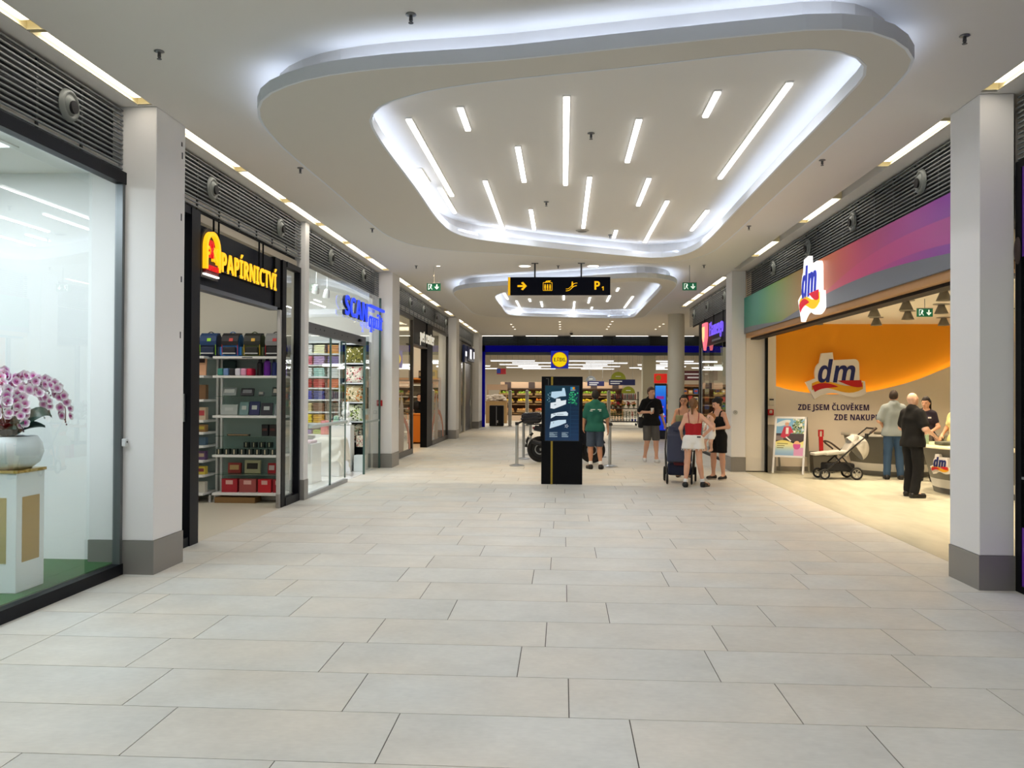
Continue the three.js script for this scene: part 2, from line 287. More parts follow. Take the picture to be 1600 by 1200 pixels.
[[-1.56, -20.8, -24.0], [-1.34, -24.5, -27.7], [-0.95, -24, -24.65], [-0.64, -24.7, -26.2], [0.01, -21.0, -24.2], [0.32, -24.7, -27.9], [0.73, -23.6, -25.1], [0.88, -26.3, -26.95], [1.25, -23.2, -24.7], [1.37, -21.5, -22.15], [1.88, -23.4, -26.6]].forEach((l, i) => lineLamp(l[0], l[1], l[2], ord[i] + ' linear lamp from the left inside the far ceiling ring', 'linear lamps in the far ceiling ring'));
ring1.forEach((l, i) => lineLamp(l[0], -10.5 - l[1], -10.5 - l[2], ord[i] + ' linear lamp from the left overhead behind the viewer', 'linear lamps behind the viewer'));
// ---------- strip lamps in the ceiling slots along the fronts ----------
const stripGlow = glow(0xfff6e6, 3.6), troughM = M(0xf1e6bd, 0.5);
const stripProto = {};
function strip(x, z0, z1, label, group) {
  const L = +Math.abs(z1 - z0).toFixed(2), zc = (z0 + z1) / 2, tl = L - 0.2;
  let t = stripProto[L];
  if (!t) {
    t = stripProto[L] = thing('strip_lamp', label, 'strip lamp', [x, CH, zc], 0, group);
    obj('trough', [bx(0.126, 0.006, L, 0, 0.105, 0), bx(0.006, 0.1, L, -0.062, 0.052, 0), bx(0.006, 0.1, L, 0.062, 0.052, 0), bx(0.126, 0.1, 0.006, 0, 0.052, L / 2 - 0.004), bx(0.126, 0.1, 0.006, 0, 0.052, -L / 2 + 0.004)], troughM, t);
    obj('tube', rb(0.1, 0.03, tl, 0.014, 0, 0.04, 0, 0, 0, 0, 2), stripGlow, t);
    objs('lamp_holder', [bx(0.03, 0.06, 0.02, 0, 0.07, tl / 2 + 0.02), bx(0.03, 0.06, 0.02, 0, 0.07, -tl / 2 - 0.02)], M(0xb59a4a, 0.5), t);
    rect(t, 0.1, tl, 0xfff6ea, LUM.strip, [0, 0.018, 0], [0, -1, 0]);
  } else t = dup(t, [x, CH, zc], 0, label, group);
  return t;
}
const LX = -3.83, RX = 3.65;
[[-6.02, -7.6], [-4.4, -5.98], [-2.8, -4.38], [-1.2, -2.78], [0.4, -1.18], [2, 0.42]].forEach(([a, b], i) => strip(LX, a, b, ord[i] + ' strip lamp over the flower window, counted from the pier', 'strip lamps over the flower window'));
for (let i = 0; i < 6; i++) strip(LX, -8.32 - i * 1.68, -9.98 - i * 1.68, ord[i] + ' strip lamp after the near left pier', 'strip lamps over stationery and bedding shops');
for (let i = 0; i < 4; i++) strip(LX, -19.62 - i * 1.68, -21.28 - i * 1.68, ord[i] + ' strip lamp over the pet shop', 'strip lamps over the pet shop');
strip(LX, -27.9, -29.56, 'short separate strip lamp at the far end over the pet shop');
for (let i = 0; i < 4; i++) strip(LX, -31.1 - i * 1.76, -32.76 - i * 1.76, ord[i] + ' strip lamp past the pet shop pier', 'far left strip lamps');
[[-5.9, -7.56], [-2.5, -4.16], [0.9, -0.76]].forEach(([a, b], i) => strip(RX, a, b, ord[i] + ' strip lamp over the purple shop front, counted from the pier', 'strip lamps over the purple front'));
[[-8.4, -10.06], [-11.7, -13.36], [-15.0, -16.66]].forEach(([a, b], i) => strip(RX, a, b, ['near', 'middle', 'far'][i] + ' strip lamp over the drugstore', 'strip lamps over the drugstore'));
for (let i = 0; i < 4; i++) strip(RX, -19.6 - i * 1.72, -21.26 - i * 1.72, ord[i] + ' strip lamp over the florist', 'strip lamps over the florist');
// ---------- sprinklers, downlights, speaker, detector ----------
const spr = thing('sprinkler', 'ceiling sprinkler near the left strip lamps at the top left of view', 'sprinkler', [-3.11, CH, -6.4], 0, 'ceiling sprinklers');
obj('rosette', lathe([[0.002, 0], [0.034, 0], [0.038, -0.006], [0.024, -0.012], [0.01, -0.014]]), M(0x77797c, 0.35, 0.7), spr);
obj('body', [cy(0.012, 0.014, 0.035, 0, -0.03, 0, 10), bx(0.006, 0.03, 0.03, 0, -0.045, 0)], M(0x5a5c60, 0.35, 0.8), spr);
obj('deflector', cy(0.018, 0.018, 0.004, 0, -0.062, 0, 12), M(0x5a5c60, 0.35, 0.8), spr);
[[-1.06, -5.85, 'sprinkler at the top edge left of the near ring'], [0.9, -5.45, 'sprinkler at the top edge above the near ring'], [2.9, -6.39, 'sprinkler right of the near ring corner at the top right'], [-3.08, -9.85, 'sprinkler between near ring and the stationery strip lamps'], [2.88, -9.75, 'sprinkler between near ring and drugstore grille'], [-3.07, -13.6, 'sprinkler left of the far end of the near ring'], [2.89, -13.58, 'sprinkler right of the far end of the near ring'], [-3.06, -17.68, 'sprinkler by the left exit sign'], [-0.11, -17.75, 'sprinkler between the two downlights'], [0.27, -8.64, 'sprinkler inside the near ring beside the long centre lamp'], [-0.24, -11.75, 'sprinkler inside the near ring at its middle'], [0.77, -14.28, 'sprinkler inside the near ring by its smallest lamp'], [2.87, -17.73, 'sprinkler by the right exit sign']].forEach(([x, z, l]) => dup(spr, [x, CH, z], 0, l));
const dl = thing('downlight', 'large round downlight left of the hanging sign rods', 'downlight', [-0.8, CH, -17.73], 0, 'round downlights over the hanging sign');
obj('trim_ring', cy(0.14, 0.14, 0.01, 0, -0.005, 0, 28), white, dl); obj('lens', cy(0.115, 0.115, 0.008, 0, -0.013, 0, 28), glow(0xfff3df, 4), dl);
spot(dl, WARM, 18, -0.03, 0.9, 0.6);
dup(dl, [0.61, CH, -17.76], 0, 'large round downlight right of the hanging sign rods');
const sd = thing('spot_downlight', 'tiny ceiling spot by the left exit sign', 'downlight', [-2.6, CH, -17.69], 0, 'tiny far ceiling spots');
obj('trim_ring', cy(0.05, 0.05, 0.008, 0, -0.004, 0, 14), white, sd); obj('lens', cy(0.038, 0.038, 0.008, 0, -0.01, 0, 14), glow(0xfff0d8, 5), sd);
spot(sd, WARM, 9, -0.03, 0.8, 0.6);
[[-2.02, -33.26], [-2.02, -34.55], [-2.02, -35.84], [-0.13, -32.06], [-0.13, -33.25], [-0.13, -34.43], [-0.13, -35.81], [1.81, -31.87], [1.81, -33.14], [1.81, -34.41], [1.81, -35.79], [3.82, -33.03], [3.82, -34.29], [3.82, -35.76], [6, -31], [6, -34], [7.8, -29], [7.8, -33]].forEach(([x, z], i) => dup(sd, [x, CH, z], 0, i < 14 ? ['left', 'left', 'left', 'middle', 'middle', 'middle', 'middle', 'right', 'right', 'right', 'right', 'far right', 'far right', 'far right'][i] + ' row of tiny ceiling spots before the supermarket, ' + ['nearest', 'second', 'third', 'nearest', 'second', 'third', 'last', 'nearest', 'second', 'third', 'last', 'nearest', 'second', 'last'][i] + ' one' : ['near left', 'far left', 'near right', 'far right'][i - 14] + ' tiny ceiling spot over the open side area', 'tiny far ceiling spots'));
const det = thing('ceiling_speaker', 'flat round ceiling speaker at the far inside of the near ring', 'ceiling speaker', [0.3, CH, -13.87]);
obj('plate', lathe([[0.002, -0.02], [0.09, -0.018], [0.11, 0]]), M(0xa7a49c, 0.6), det); obj('grille_disc', cy(0.07, 0.07, 0.006, 0, -0.021, 0, 20), M(0x75736d, 0.7), det);
// ================= left side =================
const facade = (name, label, cat, x, z0) => thing(name, label, cat, [x, 0, z0], PI / 2); // local x runs along the front away from the camera, local z faces the corridor
const fb = (z0, z1, y0, y1, d0, d1) => bb(z0, z1, y0, y1, d0, d1); // box in a facade's own axes
// ---- flower display window ----
const wf = facade('shop_window', 'large black-framed display window with flowers behind, left foreground', 'shop window', -4.05, -2.62);
obj('top_bar', fb(0, 5.04, 3.58, 3.69, -0.06, 0.03), frameM, wf); obj('kick_plate', fb(0, 5.04, 0, 0.1, -0.06, 0.03), frameM, wf);
obj('mullion', fb(4.99, 5.035, 0.1, 3.58, -0.05, 0.02), M(0x6d7274, 0.35, 0.6), wf);
obj('pane', fb(0, 4.99, 0.1, 3.58, -0.011, -0.009), glassM, wf);
obj('lock_box', rb(0.05, 0.07, 0.04, 0.006, 5.02, 1.21, 0.045), M(0xd6d9da, 0.4), wf); obj('keyhole', cy(0.008, 0.008, 0.004, 5.02, 1.215, 0.067, 10, PI / 2), M(0x333333, 0.5), wf);
const pl = thing('display_plinth', 'white display plinth with gold inset panels under the orchid', 'plinth', [-4.42, 0.11, -6.59]);
obj('body', rb(0.4, 0.93, 0.36, 0.006, 0, 0.465, 0), M(0xe3e9ea, 0.45), pl);
obj('top_plate', bb(-0.21, 0.21, 0.931, 0.953, -0.19, 0.19), M(0xc9ad62, 0.25, 0.9), pl);
const goldM = M(0xb08f3e, 0.32, 0.8), goldL = M(0xd9bd7a, 0.3, 0.7);
obj('gold_panel', bb(0.2, 0.203, 0.23, 0.74, -0.11, 0.11), goldM, pl); obj('gold_panel', bb(-0.12, 0.12, 0.23, 0.74, 0.18, 0.183), goldL, pl);
{
  const pot = thing('flower_pot', 'white rounded ceramic pot on the gold-topped plinth', 'pot', [-4.42, 1.064, -6.59]);
  obj('bowl', lathe([[0.001, 0], [0.17, 0], [0.235, 0.05], [0.262, 0.13], [0.25, 0.2], [0.215, 0.255], [0.2, 0.258], [0.19, 0.25]]), M(0xe4eaec, 0.3), pot);
  obj('soil', cy(0.196, 0.196, 0.02, 0, 0.236, 0, 24), M(0x2a221a, 0.95), pot);
}
{
  const o = thing('orchid', 'large white and magenta orchid with arching sprays in a white pot', 'orchid', [-4.42, 1.312, -6.59]); o.scale.setScalar(0.93);
  const leafM = new THREE.MeshStandardMaterial({ color: 0x1c4030, roughness: 0.4, side: THREE.DoubleSide }), stemM = M(0x6e5a4a, 0.6);
  for (let i = 0; i < 14; i++) { // broad strap leaves, rising then drooping over the rim
    const an = i * 2.4, L = rr(0.2, 0.3), rise = [0.26, 0.18, 0.1][i % 3] * rr(0.85, 1.1), g = new THREE.PlaneGeometry(1, 1, 9, 4), p = g.attributes.position;
    for (let k = 0; k < p.count; k++) { const t = p.getX(k) + 0.5, s = p.getY(k) * 2, w = 0.06 * Math.pow(Math.sin(Math.PI * Math.min(0.97, 0.12 + 0.86 * t)), 0.6); p.setXYZ(k, L * t, rise * Math.sin(t * 2.3) + 0.012 * s * s, s * w); }
    g.computeVertexNormals(); g.rotateX((i % 2 ? 1 : -1) * rr(0.5, 1.1)); obj('leaf', tr(g, 0, 0.02, 0, 0, an, 0), leafM, o);
  }
  // one flower: five petals dyed magenta towards the middle, and a lip
  const petal = []; const col = [];
  const flowerG = (() => {
    const gs = []; for (let i = 0; i < 5; i++) {
      const wide = i % 2 ? 1.25 : 0.95, g = new THREE.RingGeometry(0.0004, 0.021, 9, 3).scale(wide, 1, 1).translate(0, 0.021, 0); const p = g.attributes.position, c = new Float32Array(p.count * 3);
      for (let k = 0; k < p.count; k++) { const d = Math.hypot(p.getX(k), p.getY(k)) / 0.04; p.setZ(k, 0.012 * d * d - 0.004); const t = Math.max(0, Math.min(1, 1.5 - d * 1.75)); c.set([0.97 - 0.42 * t, 0.93 - 0.9 * t, 0.96 - 0.56 * t], k * 3); }
      g.setAttribute('color', new THREE.BufferAttribute(c, 3)); g.rotateZ(i * 2 * PI / 5); g.computeVertexNormals(); gs.push(g);
    } return mergeGeometries(gs.map(g => g.toNonIndexed()));
  })();
  const flowerM = new THREE.MeshStandardMaterial({ color: 0xffffff, vertexColors: true, roughness: 0.7, side: THREE.DoubleSide }), lipGeo = sp(0.008, 0, 0, 0.008, 1, 1.3, 1, 8, 6), lipMat = M(0x9a1169, 0.6), budG = sp(0.007, 0, 0, 0, 1, 1.3, 1, 8, 6), budM = M(0x7d5c63, 0.6);
  const arcs = [[[0, 0, 0], [0.04, 0.3, 0.08], [0.06, 0.42, 0.16], [0.1, 0.3, 0.22], [0.12, 0.14, 0.24]], [[0, 0, 0], [0.02, 0.36, -0.1], [0.12, 0.5, -0.2], [0.24, 0.46, -0.28], [0.3, 0.34, -0.34]], [[0, 0, 0], [-0.04, 0.36, 0.06], [-0.05, 0.5, 0.1], [-0.04, 0.42, 0.18], [-0.05, 0.28, 0.22]], [[0.0, 0, 0.0], [0.05, 0.3, -0.05], [0.16, 0.47, -0.14], [0.27, 0.42, -0.24], [0.31, 0.26, -0.33], [0.3, 0.12, -0.36]], [[0, 0, 0], [0.06, 0.28, 0.02], [0.15, 0.42, 0.0], [0.25, 0.36, -0.1], [0.28, 0.2, -0.16]], [[0, 0, 0], [0.05, 0.3, 0.05], [0.12, 0.36, 0.08], [0.19, 0.22, 0.1], [0.2, 0.08, 0.1]], [[0, 0, 0], [-0.03, 0.32, 0.05], [-0.02, 0.45, 0.12], [0.02, 0.33, 0.2], [0.03, 0.18, 0.22]], [[0, 0, 0], [-0.05, 0.34, 0.0], [-0.1, 0.5, 0.06], [-0.14, 0.4, 0.14], [-0.15, 0.22, 0.18]], [[0, 0, 0], [-0.06, 0.35, -0.06], [-0.2, 0.5, -0.1], [-0.3, 0.42, -0.12], [-0.36, 0.22, -0.12]], [[0, 0, 0], [0.0, 0.36, -0.04], [0.04, 0.53, -0.1], [0.12, 0.5, -0.2], [0.2, 0.38, -0.28]], [[0, 0, 0], [-0.02, 0.4, 0.02], [-0.06, 0.56, 0.0], [-0.12, 0.54, -0.02], [-0.2, 0.44, 0.04]]];
  for (const a of arcs) {
    const c = new THREE.CatmullRomCurve3(a.map(p => V3(...p))); obj('stem', new THREE.TubeGeometry(c, 18, 0.004, 5), stemM, o);
    for (let i = 0; i < 17; i++) {
      const t = 0.36 + i * 0.036, p = c.getPoint(t), tan = c.getTangent(t), s = i % 2 ? 1 : -1, side = V3(-tan.z, 0, tan.x).normalize().multiplyScalar(s * 0.04);
      const f = obj('flower', flowerG, flowerM, o), out = p.clone().setY(0).normalize().multiplyScalar(0.6).add(V3(0.7, 0.1, 0.8)).add(V3(rr(-0.4, 0.4), rr(-0.3, 0.35), rr(-0.4, 0.4)));
      f.position.copy(p).add(side).add(V3(rr(-0.012, 0.012), rr(-0.02, 0.012), rr(-0.012, 0.012))); f.lookAt(o.localToWorld(f.position.clone().add(out))); f.scale.setScalar(rr(0.9, 1.15) * (1.15 - 0.3 * i / 17));
      obj('lip', lipGeo, lipMat, f);
    }
    for (let i = 0; i < 3; i++) { const p = c.getPoint(0.97 + i * 0.015); const b = obj('bud', budG, budM, o); b.position.copy(p).add(V3(0.008 * (i - 1), -0.012 * i, 0)); }
  }
}
{ // light of the display window
  const t = thing('ceiling_panel', 'recessed light panel in the flower window ceiling', 'light panel', [-5.2, 3.72, -5.6]);
  obj('frame', bx(1.3, 0.01, 2.6, 0, -0.005, 0), white, t); obj('diffuser', bx(1.2, 0.008, 2.5, 0, -0.013, 0), glow(0xf2f8ff, 2), t); rect(t, 1.2, 2.5, 0xf0f6ff, 14, [0, -0.02, 0], [0, -1, 0]);
}
// ---- stationery shop ----
const pf = facade('storefront', 'dark framed stationery shop front with open doorway', 'storefront', -4.05, -8.28);
const zp = z => -(z + 8.28);
obj('door_post', fb(zp(-9.08), zp(-9.3), 0, 3.68, -0.12, 0.02), frameM, pf);
obj('side_pane', fb(0, zp(-9.08), 0.1, 3.6, -0.051, -0.049), glassM, pf); objs('side_rail', [fb(0, zp(-9.08), 0, 0.1, -0.1, 0.01), fb(0, zp(-9.08), 3.6, 3.68, -0.1, 0.01)], frameM, pf);
obj('handle_plate', fb(zp(-9.03), zp(-9.06), 1.35, 1.65, -0.045, -0.03), steel, pf);
obj('fascia_panel', fb(zp(-9.3), zp(-12.0), 2.88, 3.56, -0.1, -0.05), M(0x0c111d, 0.5, 0, { specularIntensity: 0.25 }), pf);
obj('fascia_lip', fb(zp(-9.3), zp(-12.0), 2.83, 2.88, -0.14, -0.02), M(0x4a4f58, 0.3, 0.6), pf);
obj('top_board', fb(zp(-9.3), zp(-13.0), 3.6, 3.69, -0.3, -0.06), M(0xd8cfbd, 0.7), pf);
obj('shutter_guide', [fb(zp(-12.09), zp(-12.17), 0.2, 2.85, -0.05, -0.01)], M(0xc2c2c0, 0.4, 0.5), pf); obj('guide_base', fb(zp(-12.09), zp(-12.17), 0, 0.2, -0.05, -0.01), cladding, pf);
obj('jamb', [fb(zp(-12.17), zp(-12.34), 0, 3.58, -0.08, 0.0), fb(zp(-11.9), zp(-12.12), 2.88, 3.58, -0.12, -0.02)], blackM, pf);
obj('side_frame', [fb(zp(-12.34), zp(-13.0), 0, 0.12, -0.08, 0.01), fb(zp(-12.34), zp(-13.0), 3.5, 3.58, -0.08, 0.01), fb(zp(-12.94), zp(-13.0), 0.12, 3.5, -0.08, 0.01)], frameM, pf);
obj('side_pane', fb(zp(-12.34), zp(-12.94), 0.12, 3.5, -0.041, -0.039), glassM, pf);
objs('hanger_rod', [[-9.75, 0], [-9.9, 0], [-11.25, 0], [-11.4, 0]].map(([z]) => bar([zp(z), 3.35, -0.02], [zp(z), 3.68, -0.02], 0.012)), blackM, pf);
const signYellow = glow(0xffc414, 1.15, 0xe0a020), signRed = glow(0xe01818, 0.9, 0xc01010), signWhite = glow(0xfff7e8, 1.8, 0xffffff);
{
  const s = thing('shop_sign', 'glowing yellow PAPÍRNICTVÍ letters on the dark fascia', 'shop sign', [-4.06, 3.25, -10.93], PI / 2);
  obj('letters', txt('PAPÍRNICTVÍ', 0.235, 0.012, font, 1.95), signYellow, s); obj('letter_backs', txt('PAPÍRNICTVÍ', 0.235, 0.02, font, 1.95).translate(0, 0, -0.021), M(0x3a2a08, 0.6), s);
  obj('mounting_rail', bx(1.98, 0.02, 0.015, 0, -0.14, 0.0), M(0x15171d, 0.5), s);
  const a = thing('shop_logo', 'glowing yellow arch logo with PK letters and POPROKAN', 'shop sign', [-4.06, 3.0, -9.58], PI / 2);
  const arch = []; for (let i = 0; i <= 16; i++) { const t = PI * i / 16; arch.push([-0.2 * Math.cos(t), 0.3 + 0.2 * Math.sin(t)]); }
  const arch2 = arch.map(p => [p[0] * 0.78, 0.3 + (p[1] - 0.3) * 0.78]);
  obj('back_board', ext(shapeOf([[-0.24, -0.04], ...arch.map(p => [p[0] * 1.2, 0.3 + (p[1] - 0.3) * 1.2]), [0.24, -0.04]]), 0.02), M(0x16080a, 0.5), a);
  obj('arch', ext(shapeOf([[-0.2, 0.06], ...arch, [0.2, 0.06], [0.156, 0.06], ...arch2.slice().reverse(), [-0.156, 0.06]]), 0.05).translate(0, 0, 0.02), signYellow, a);
  obj('letter_p', txt('P', 0.16, 0.03).translate(-0.09, 0.25, 0.021), signYellow, a); obj('letter_k', txt('K', 0.16, 0.03).translate(0.095, 0.25, 0.021), signYellow, a); obj('red_swirl', txt('R', 0.2, 0.03).translate(0.0, 0.3, 0.021), signRed, a);
  obj('name_panel', bx(0.36, 0.11, 0.03, 0, 0.08, 0.036), M(0x7a0c12, 0.5), a); obj('name', txt('POPROKAN', 0.06, 0.01, font, 0.32).translate(0, 0.08, 0.052), signRed, a); obj('underline', bx(0.4, 0.018, 0.03, 0, 0.0, 0.036), signWhite, a);
}
// shelving and goods (all fronts face the camera, +z)
const boardM = M(0xe8eae8, 0.45), shelfBackM = M(0x9fb2ae, 0.55), thinGlass = new THREE.MeshPhysicalMaterial({ color: 0xcfe6dd, roughness: 0.02, transmission: 0.9, thickness: 0, ior: 1.5 });
function rack(name, label, x0, x1, zf, zb, boards, glassBoards = [], opts = {}) {
  const t = thing(name, label, 'shelf unit', [(x0 + x1) / 2, 0, zb]); const w = x1 - x0, d = zf - zb, H = opts.h ?? boards[0] + 0.05, bm = opts.board ?? boardM;
  obj('back_panel', bx(w, H - 0.05, 0.02, 0, H / 2 + 0.025, 0.01), opts.back ?? shelfBackM, t);
  for (const s of [-1, 1]) obj('upright', bx(0.03, H, opts.sideDepth ?? 0.06, s * (w / 2 - 0.015), H / 2, 0.02 + (opts.sideDepth ?? 0.06) / 2), opts.side ?? boardM, t);
  for (const y of boards) obj('shelf_board', rb(w - 0.062, opts.th ?? 0.035, d - 0.022, 0.004, 0, y - (opts.th ?? 0.035) / 2, d / 2 + 0.011, 0, 0, 0, 1), bm, t);
  for (const y of glassBoards) obj('glass_shelf', bx(w - 0.07, 0.008, d * 0.8, 0, y - 0.004, d * 0.4 + 0.02), thinGlass, t);
  return t;
}
const rkA = rack('stationery_rack', 'white stationery rack with satchels on top in the open doorway', -5.28, -4.16, -12.58, -13.04, [2.2, 1.91, 1.31, 0.72, 0.15], [1.6, 1.0, 0.82, 0.42], { h: 2.24 });
obj('foot', [cy(0.02, 0.025, 0.11, -0.58, 0.055, 0.4, 10), cy(0.02, 0.025, 0.11, -0.5, 0.055, 0.4, 10), bx(1.15, 0.09, 0.05, 0, 0.055, 0.12)], M(0xb5b5b3, 0.4, 0.5), rkA);
obj('label_strip', bx(0.16, 0.012, 0.004, 0, 2.183, 0.464), M(0x55585c, 0.6), rkA);
const rkB = rack('stationery_rack', 'narrow stationery rack with many small shelves left of the satchel rack', -6.78, -5.32, -12.5, -13.04, [2.2, 1.91, 1.55, 1.24, 1.06, 0.86, 0.64, 0.42, 0.15], [], { h: 2.24 });
[2.2, 1.91, 1.55, 1.24, 1.06, 0.86, 0.64, 0.42].forEach(y => [0, 1, 2].forEach(k => obj('price_tag', bx(0.16, 0.035, 0.006, 0.58 - k * 0.45, y - 0.018, 0.536), M(0xf2f2ee, 0.5), rkB)));
one('cardboard_box', 'long brown cardboard box under the satchel rack', 'box', rb(0.62, 0.085, 0.26, 0.004, -4.9, 0.0425, -12.72), M(0x8a6a40, 0.9));
one('cardboard_box', 'short brown cardboard box under the narrow rack', 'box', rb(0.3, 0.085, 0.3, 0.004, -5.72, 0.0425, -12.72), M(0x8a6a40, 0.9));
function satchel(x, label, a, b, trim, pocket) {
  const s = thing('school_satchel', label, 'satchel', [x, 2.201, -12.78], 0, 'school satchels on the top shelf'), bm = M(a, 0.6), fm = M(b, 0.6), tm = M(trim, 0.5), pm = M(pocket, 0.6);
  const prof = shapeOf([[-0.1, 0], [0.1, 0], [0.105, 0.2], [0.085, 0.28], [0.04, 0.32], [-0.04, 0.33], [-0.09, 0.29], [-0.1, 0.2]]);
  obj('body', ext(prof, 0.25, 0.008).translate(0, 0, -0.125).rotateY(-PI / 2), bm, s);
  const fl = shapeOf([[0.07, 0.17], [0.122, 0.17], [0.128, 0.23], [0.1, 0.31], [0.045, 0.35], [-0.045, 0.355], [-0.04, 0.335], [0.04, 0.33], [0.09, 0.29], [0.105, 0.2]]);
  obj('flap', ext(fl, 0.25, 0.004).translate(0, 0, -0.125).rotateY(-PI / 2), fm, s);
  obj('front_pocket', rb(0.2, 0.12, 0.05, 0.02, 0, 0.085, 0.13), pm, s); obj('reflective_band', bx(0.205, 0.018, 0.004, 0, 0.045, 0.158), M(0xc9ced0, 0.25, 0.3), s);
  objs('piping', [tube([[-0.118, 0.02, 0.115], [-0.12, 0.2, 0.12], [-0.118, 0.31, 0.06]], 0.005, 10, 5), tube([[0.118, 0.02, 0.115], [0.12, 0.2, 0.12], [0.118, 0.31, 0.06]], 0.005, 10, 5)], tm, s);
  objs('side_pouch', [rb(0.05, 0.14, 0.12, 0.02, -0.15, 0.08, 0.03), rb(0.05, 0.14, 0.12, 0.02, 0.15, 0.08, 0.03)], bm, s); obj('emblem', rb(0.06, 0.05, 0.006, 0.003, 0.02, 0.25, 0.13, -0.3), tm, s);
  obj('carry_handle', tube([[-0.05, 0.35, 0], [0, 0.375, 0], [0.05, 0.35, 0]], 0.008, 10, 6), bm, s); return s;
}
satchel(-5.36, 'navy and lime green school satchel on the top shelf', 0x13243e, 0x1c3f6e, 0x9be02e, 0x182a48); satchel(-5.02, 'bright blue and black school satchel with red emblem', 0x1f6fb8, 0x1b1a20, 0xd0342c, 0x20202a); satchel(-4.68, 'olive green and black school satchel with yellow buckles', 0x4c5a30, 0x22261f, 0xe0b020, 0x1d1f1b); satchel(-4.35, 'black and silver grey school satchel with red badge', 0x1b1b1d, 0x8a8c8e, 0xc02026, 0x202022);
function bottle(x, y, z, h, r, color, label, name = 'bottle', group) { const t = thing(name, label, 'bottle', [x, y, z], 0, group); obj('body', lathe([[0.001, 0], [r, 0], [r, h * 0.72], [r * 0.8, h * 0.8], [r * 0.5, h * 0.86], [0.001, h * 0.86]], 16), M(color, 0.35), t); obj('cap', cy(r * 0.55, r * 0.6, h * 0.14, 0, h * 0.93, 0, 14), M(0x1c1c22, 0.4), t); return t; }
function goods(name, label, cat, w, h, d, color, x, y, z, opt = {}) { // a packaged item: body, printed front, label
  const t = thing(name, label, cat, [x, y + 0.001, z], opt.ry || 0, opt.group);
  const lean = opt.lean || 0; obj('pack', lean ? tr(rb(w, h, d, 0.004, 0, h / 2, 0, 0, 0, 0, 1), 0, d / 2 * Math.sin(lean), 0, -lean) : rb(w, h, d, opt.r ?? 0.004, 0, h / 2, 0, 0, 0, 0, 1), M(color, opt.rough ?? 0.5), t);
  if (opt.face) obj('front_print', tr(bx(w * (opt.fw ?? 0.7), h * (opt.fh ?? 0.45), 0.003, 0, h * (opt.fy ?? 0.55), d / 2 + 0.0016), 0, lean ? d / 2 * Math.sin(lean) : 0, 0, -lean), M(opt.face, 0.5), t);
  return t;
}
[[-5.16, 0x3f8f84, 'teal'], [-5.07, 0x6f8fc0, 'blue grey'], [-4.98, 0x23252b, 'black'], [-4.89, 0xd6d6e2, 'white'], [-4.8, 0xe7a5c6, 'pale pink'], [-4.71, 0xd01f4a, 'crimson']].forEach(([x, c, n]) => goods('pencil_case', n + ' pencil case on the second shelf of the satchel rack', 'pencil case', 0.085, 0.11, 0.18, c, x, 1.91, -12.72, { r: 0.02, face: c, fw: 0.5, group: 'pencil cases in a row' }));
bottle(-4.58, 1.911, -12.74, 0.25, 0.045, 0x121216, 'tall black drinking bottle beside the crimson pencil case', 'drinking_bottle'); bottle(-4.47, 1.911, -12.74, 0.27, 0.05, 0x6a1f9a, 'purple and pink drinking bottle', 'drinking_bottle'); bottle(-4.36, 1.911, -12.74, 0.25, 0.04, 0x1c2a66, 'navy drinking bottle with yellow print', 'drinking_bottle');
goods('storage_tin', 'lilac tin at the right end of the second shelf', 'tin', 0.1, 0.2, 0.12, 0x9a8fd0, -4.24, 1.91, -12.76, { face: 0xb9b0e4 });
goods('book', 'book cover with a face on the narrow rack', 'book', 0.17, 0.26, 0.03, 0xd9a884, -5.45, 1.91, -12.62, { face: 0x2a1a18, fh: 0.25, fy: 0.85, lean: 0.12 });
goods('gift_bag', 'dark green gift bag beside the face book', 'bag', 0.2, 0.24, 0.08, 0x1b3f3c, -5.12, 1.91, -12.92, { r: 0.01 });
// pen sets, boxes and books on the glass shelves
const setItems = [['pen_set', 'pen set in a silver case', 0.22, 0.13, 0.03, 0x9aa3a4, 0xd8dedd], ['pen_set', 'dark boxed pen set', 0.2, 0.12, 0.03, 0x2a2c33, 0x8c8f95], ['clip_box', 'small grey clip box', 0.08, 0.06, 0.05, 0x6b6f72, 0xb8b5a8], ['pen_set', 'tilted green pen set', 0.16, 0.14, 0.03, 0x35443f, 0xc8bdb0]];
[-5.08, -4.8, -4.58, -4.34].forEach((x, i) => { const s = setItems[i]; goods(s[0], s[1] + ' on the upper glass shelf', 'pen set', s[2], s[3], s[4], s[5], x, 1.6, -12.8, { face: s[6], lean: 0.35 }); });
[[-5.06, 0.26, 0.16, 0xa8b0ad, 'grey brush set'], [-4.83, 0.14, 0.2, 0x6d8b8c, 'pale teal folder'], [-4.67, 0.16, 0.21, 0x1d2456, 'navy notebook'], [-4.48, 0.18, 0.19, 0x20232e, 'dark gift box'], [-4.28, 0.16, 0.16, 0x788083, 'patterned grey folder']].forEach(([x, w, h, c, n]) => goods('notebook', n + ' standing on the middle white shelf', 'notebook', w, h, 0.03, c, x, 1.31, -12.75, { lean: 0.2, face: 0xb9c0bd, fw: 0.5, fh: 0.3 }));
for (let i = 0; i < 9; i++) goods('mug', ord[i] + ' small black mug from the left on the lower white shelf', 'mug', 0.085, 0.085, 0.09, 0x24302c, -5.17 + i * 0.118, 0.72, -12.68, { face: 0xd2c9a8, fw: 0.16, fh: 0.8, fy: 0.5, group: 'small black mugs' });
for (let i = 0; i < 4; i++) goods('mug', ord[i] + ' black mug from the left on the glass shelf above the mug row', 'mug', 0.08, 0.08, 0.08, 0x1e2725, -4.82 + i * 0.12, 0.82 + 0.0, -12.86, { face: 0xd2c9a8, fw: 0.16, fh: 0.8, fy: 0.5, group: 'black mugs on glass' });
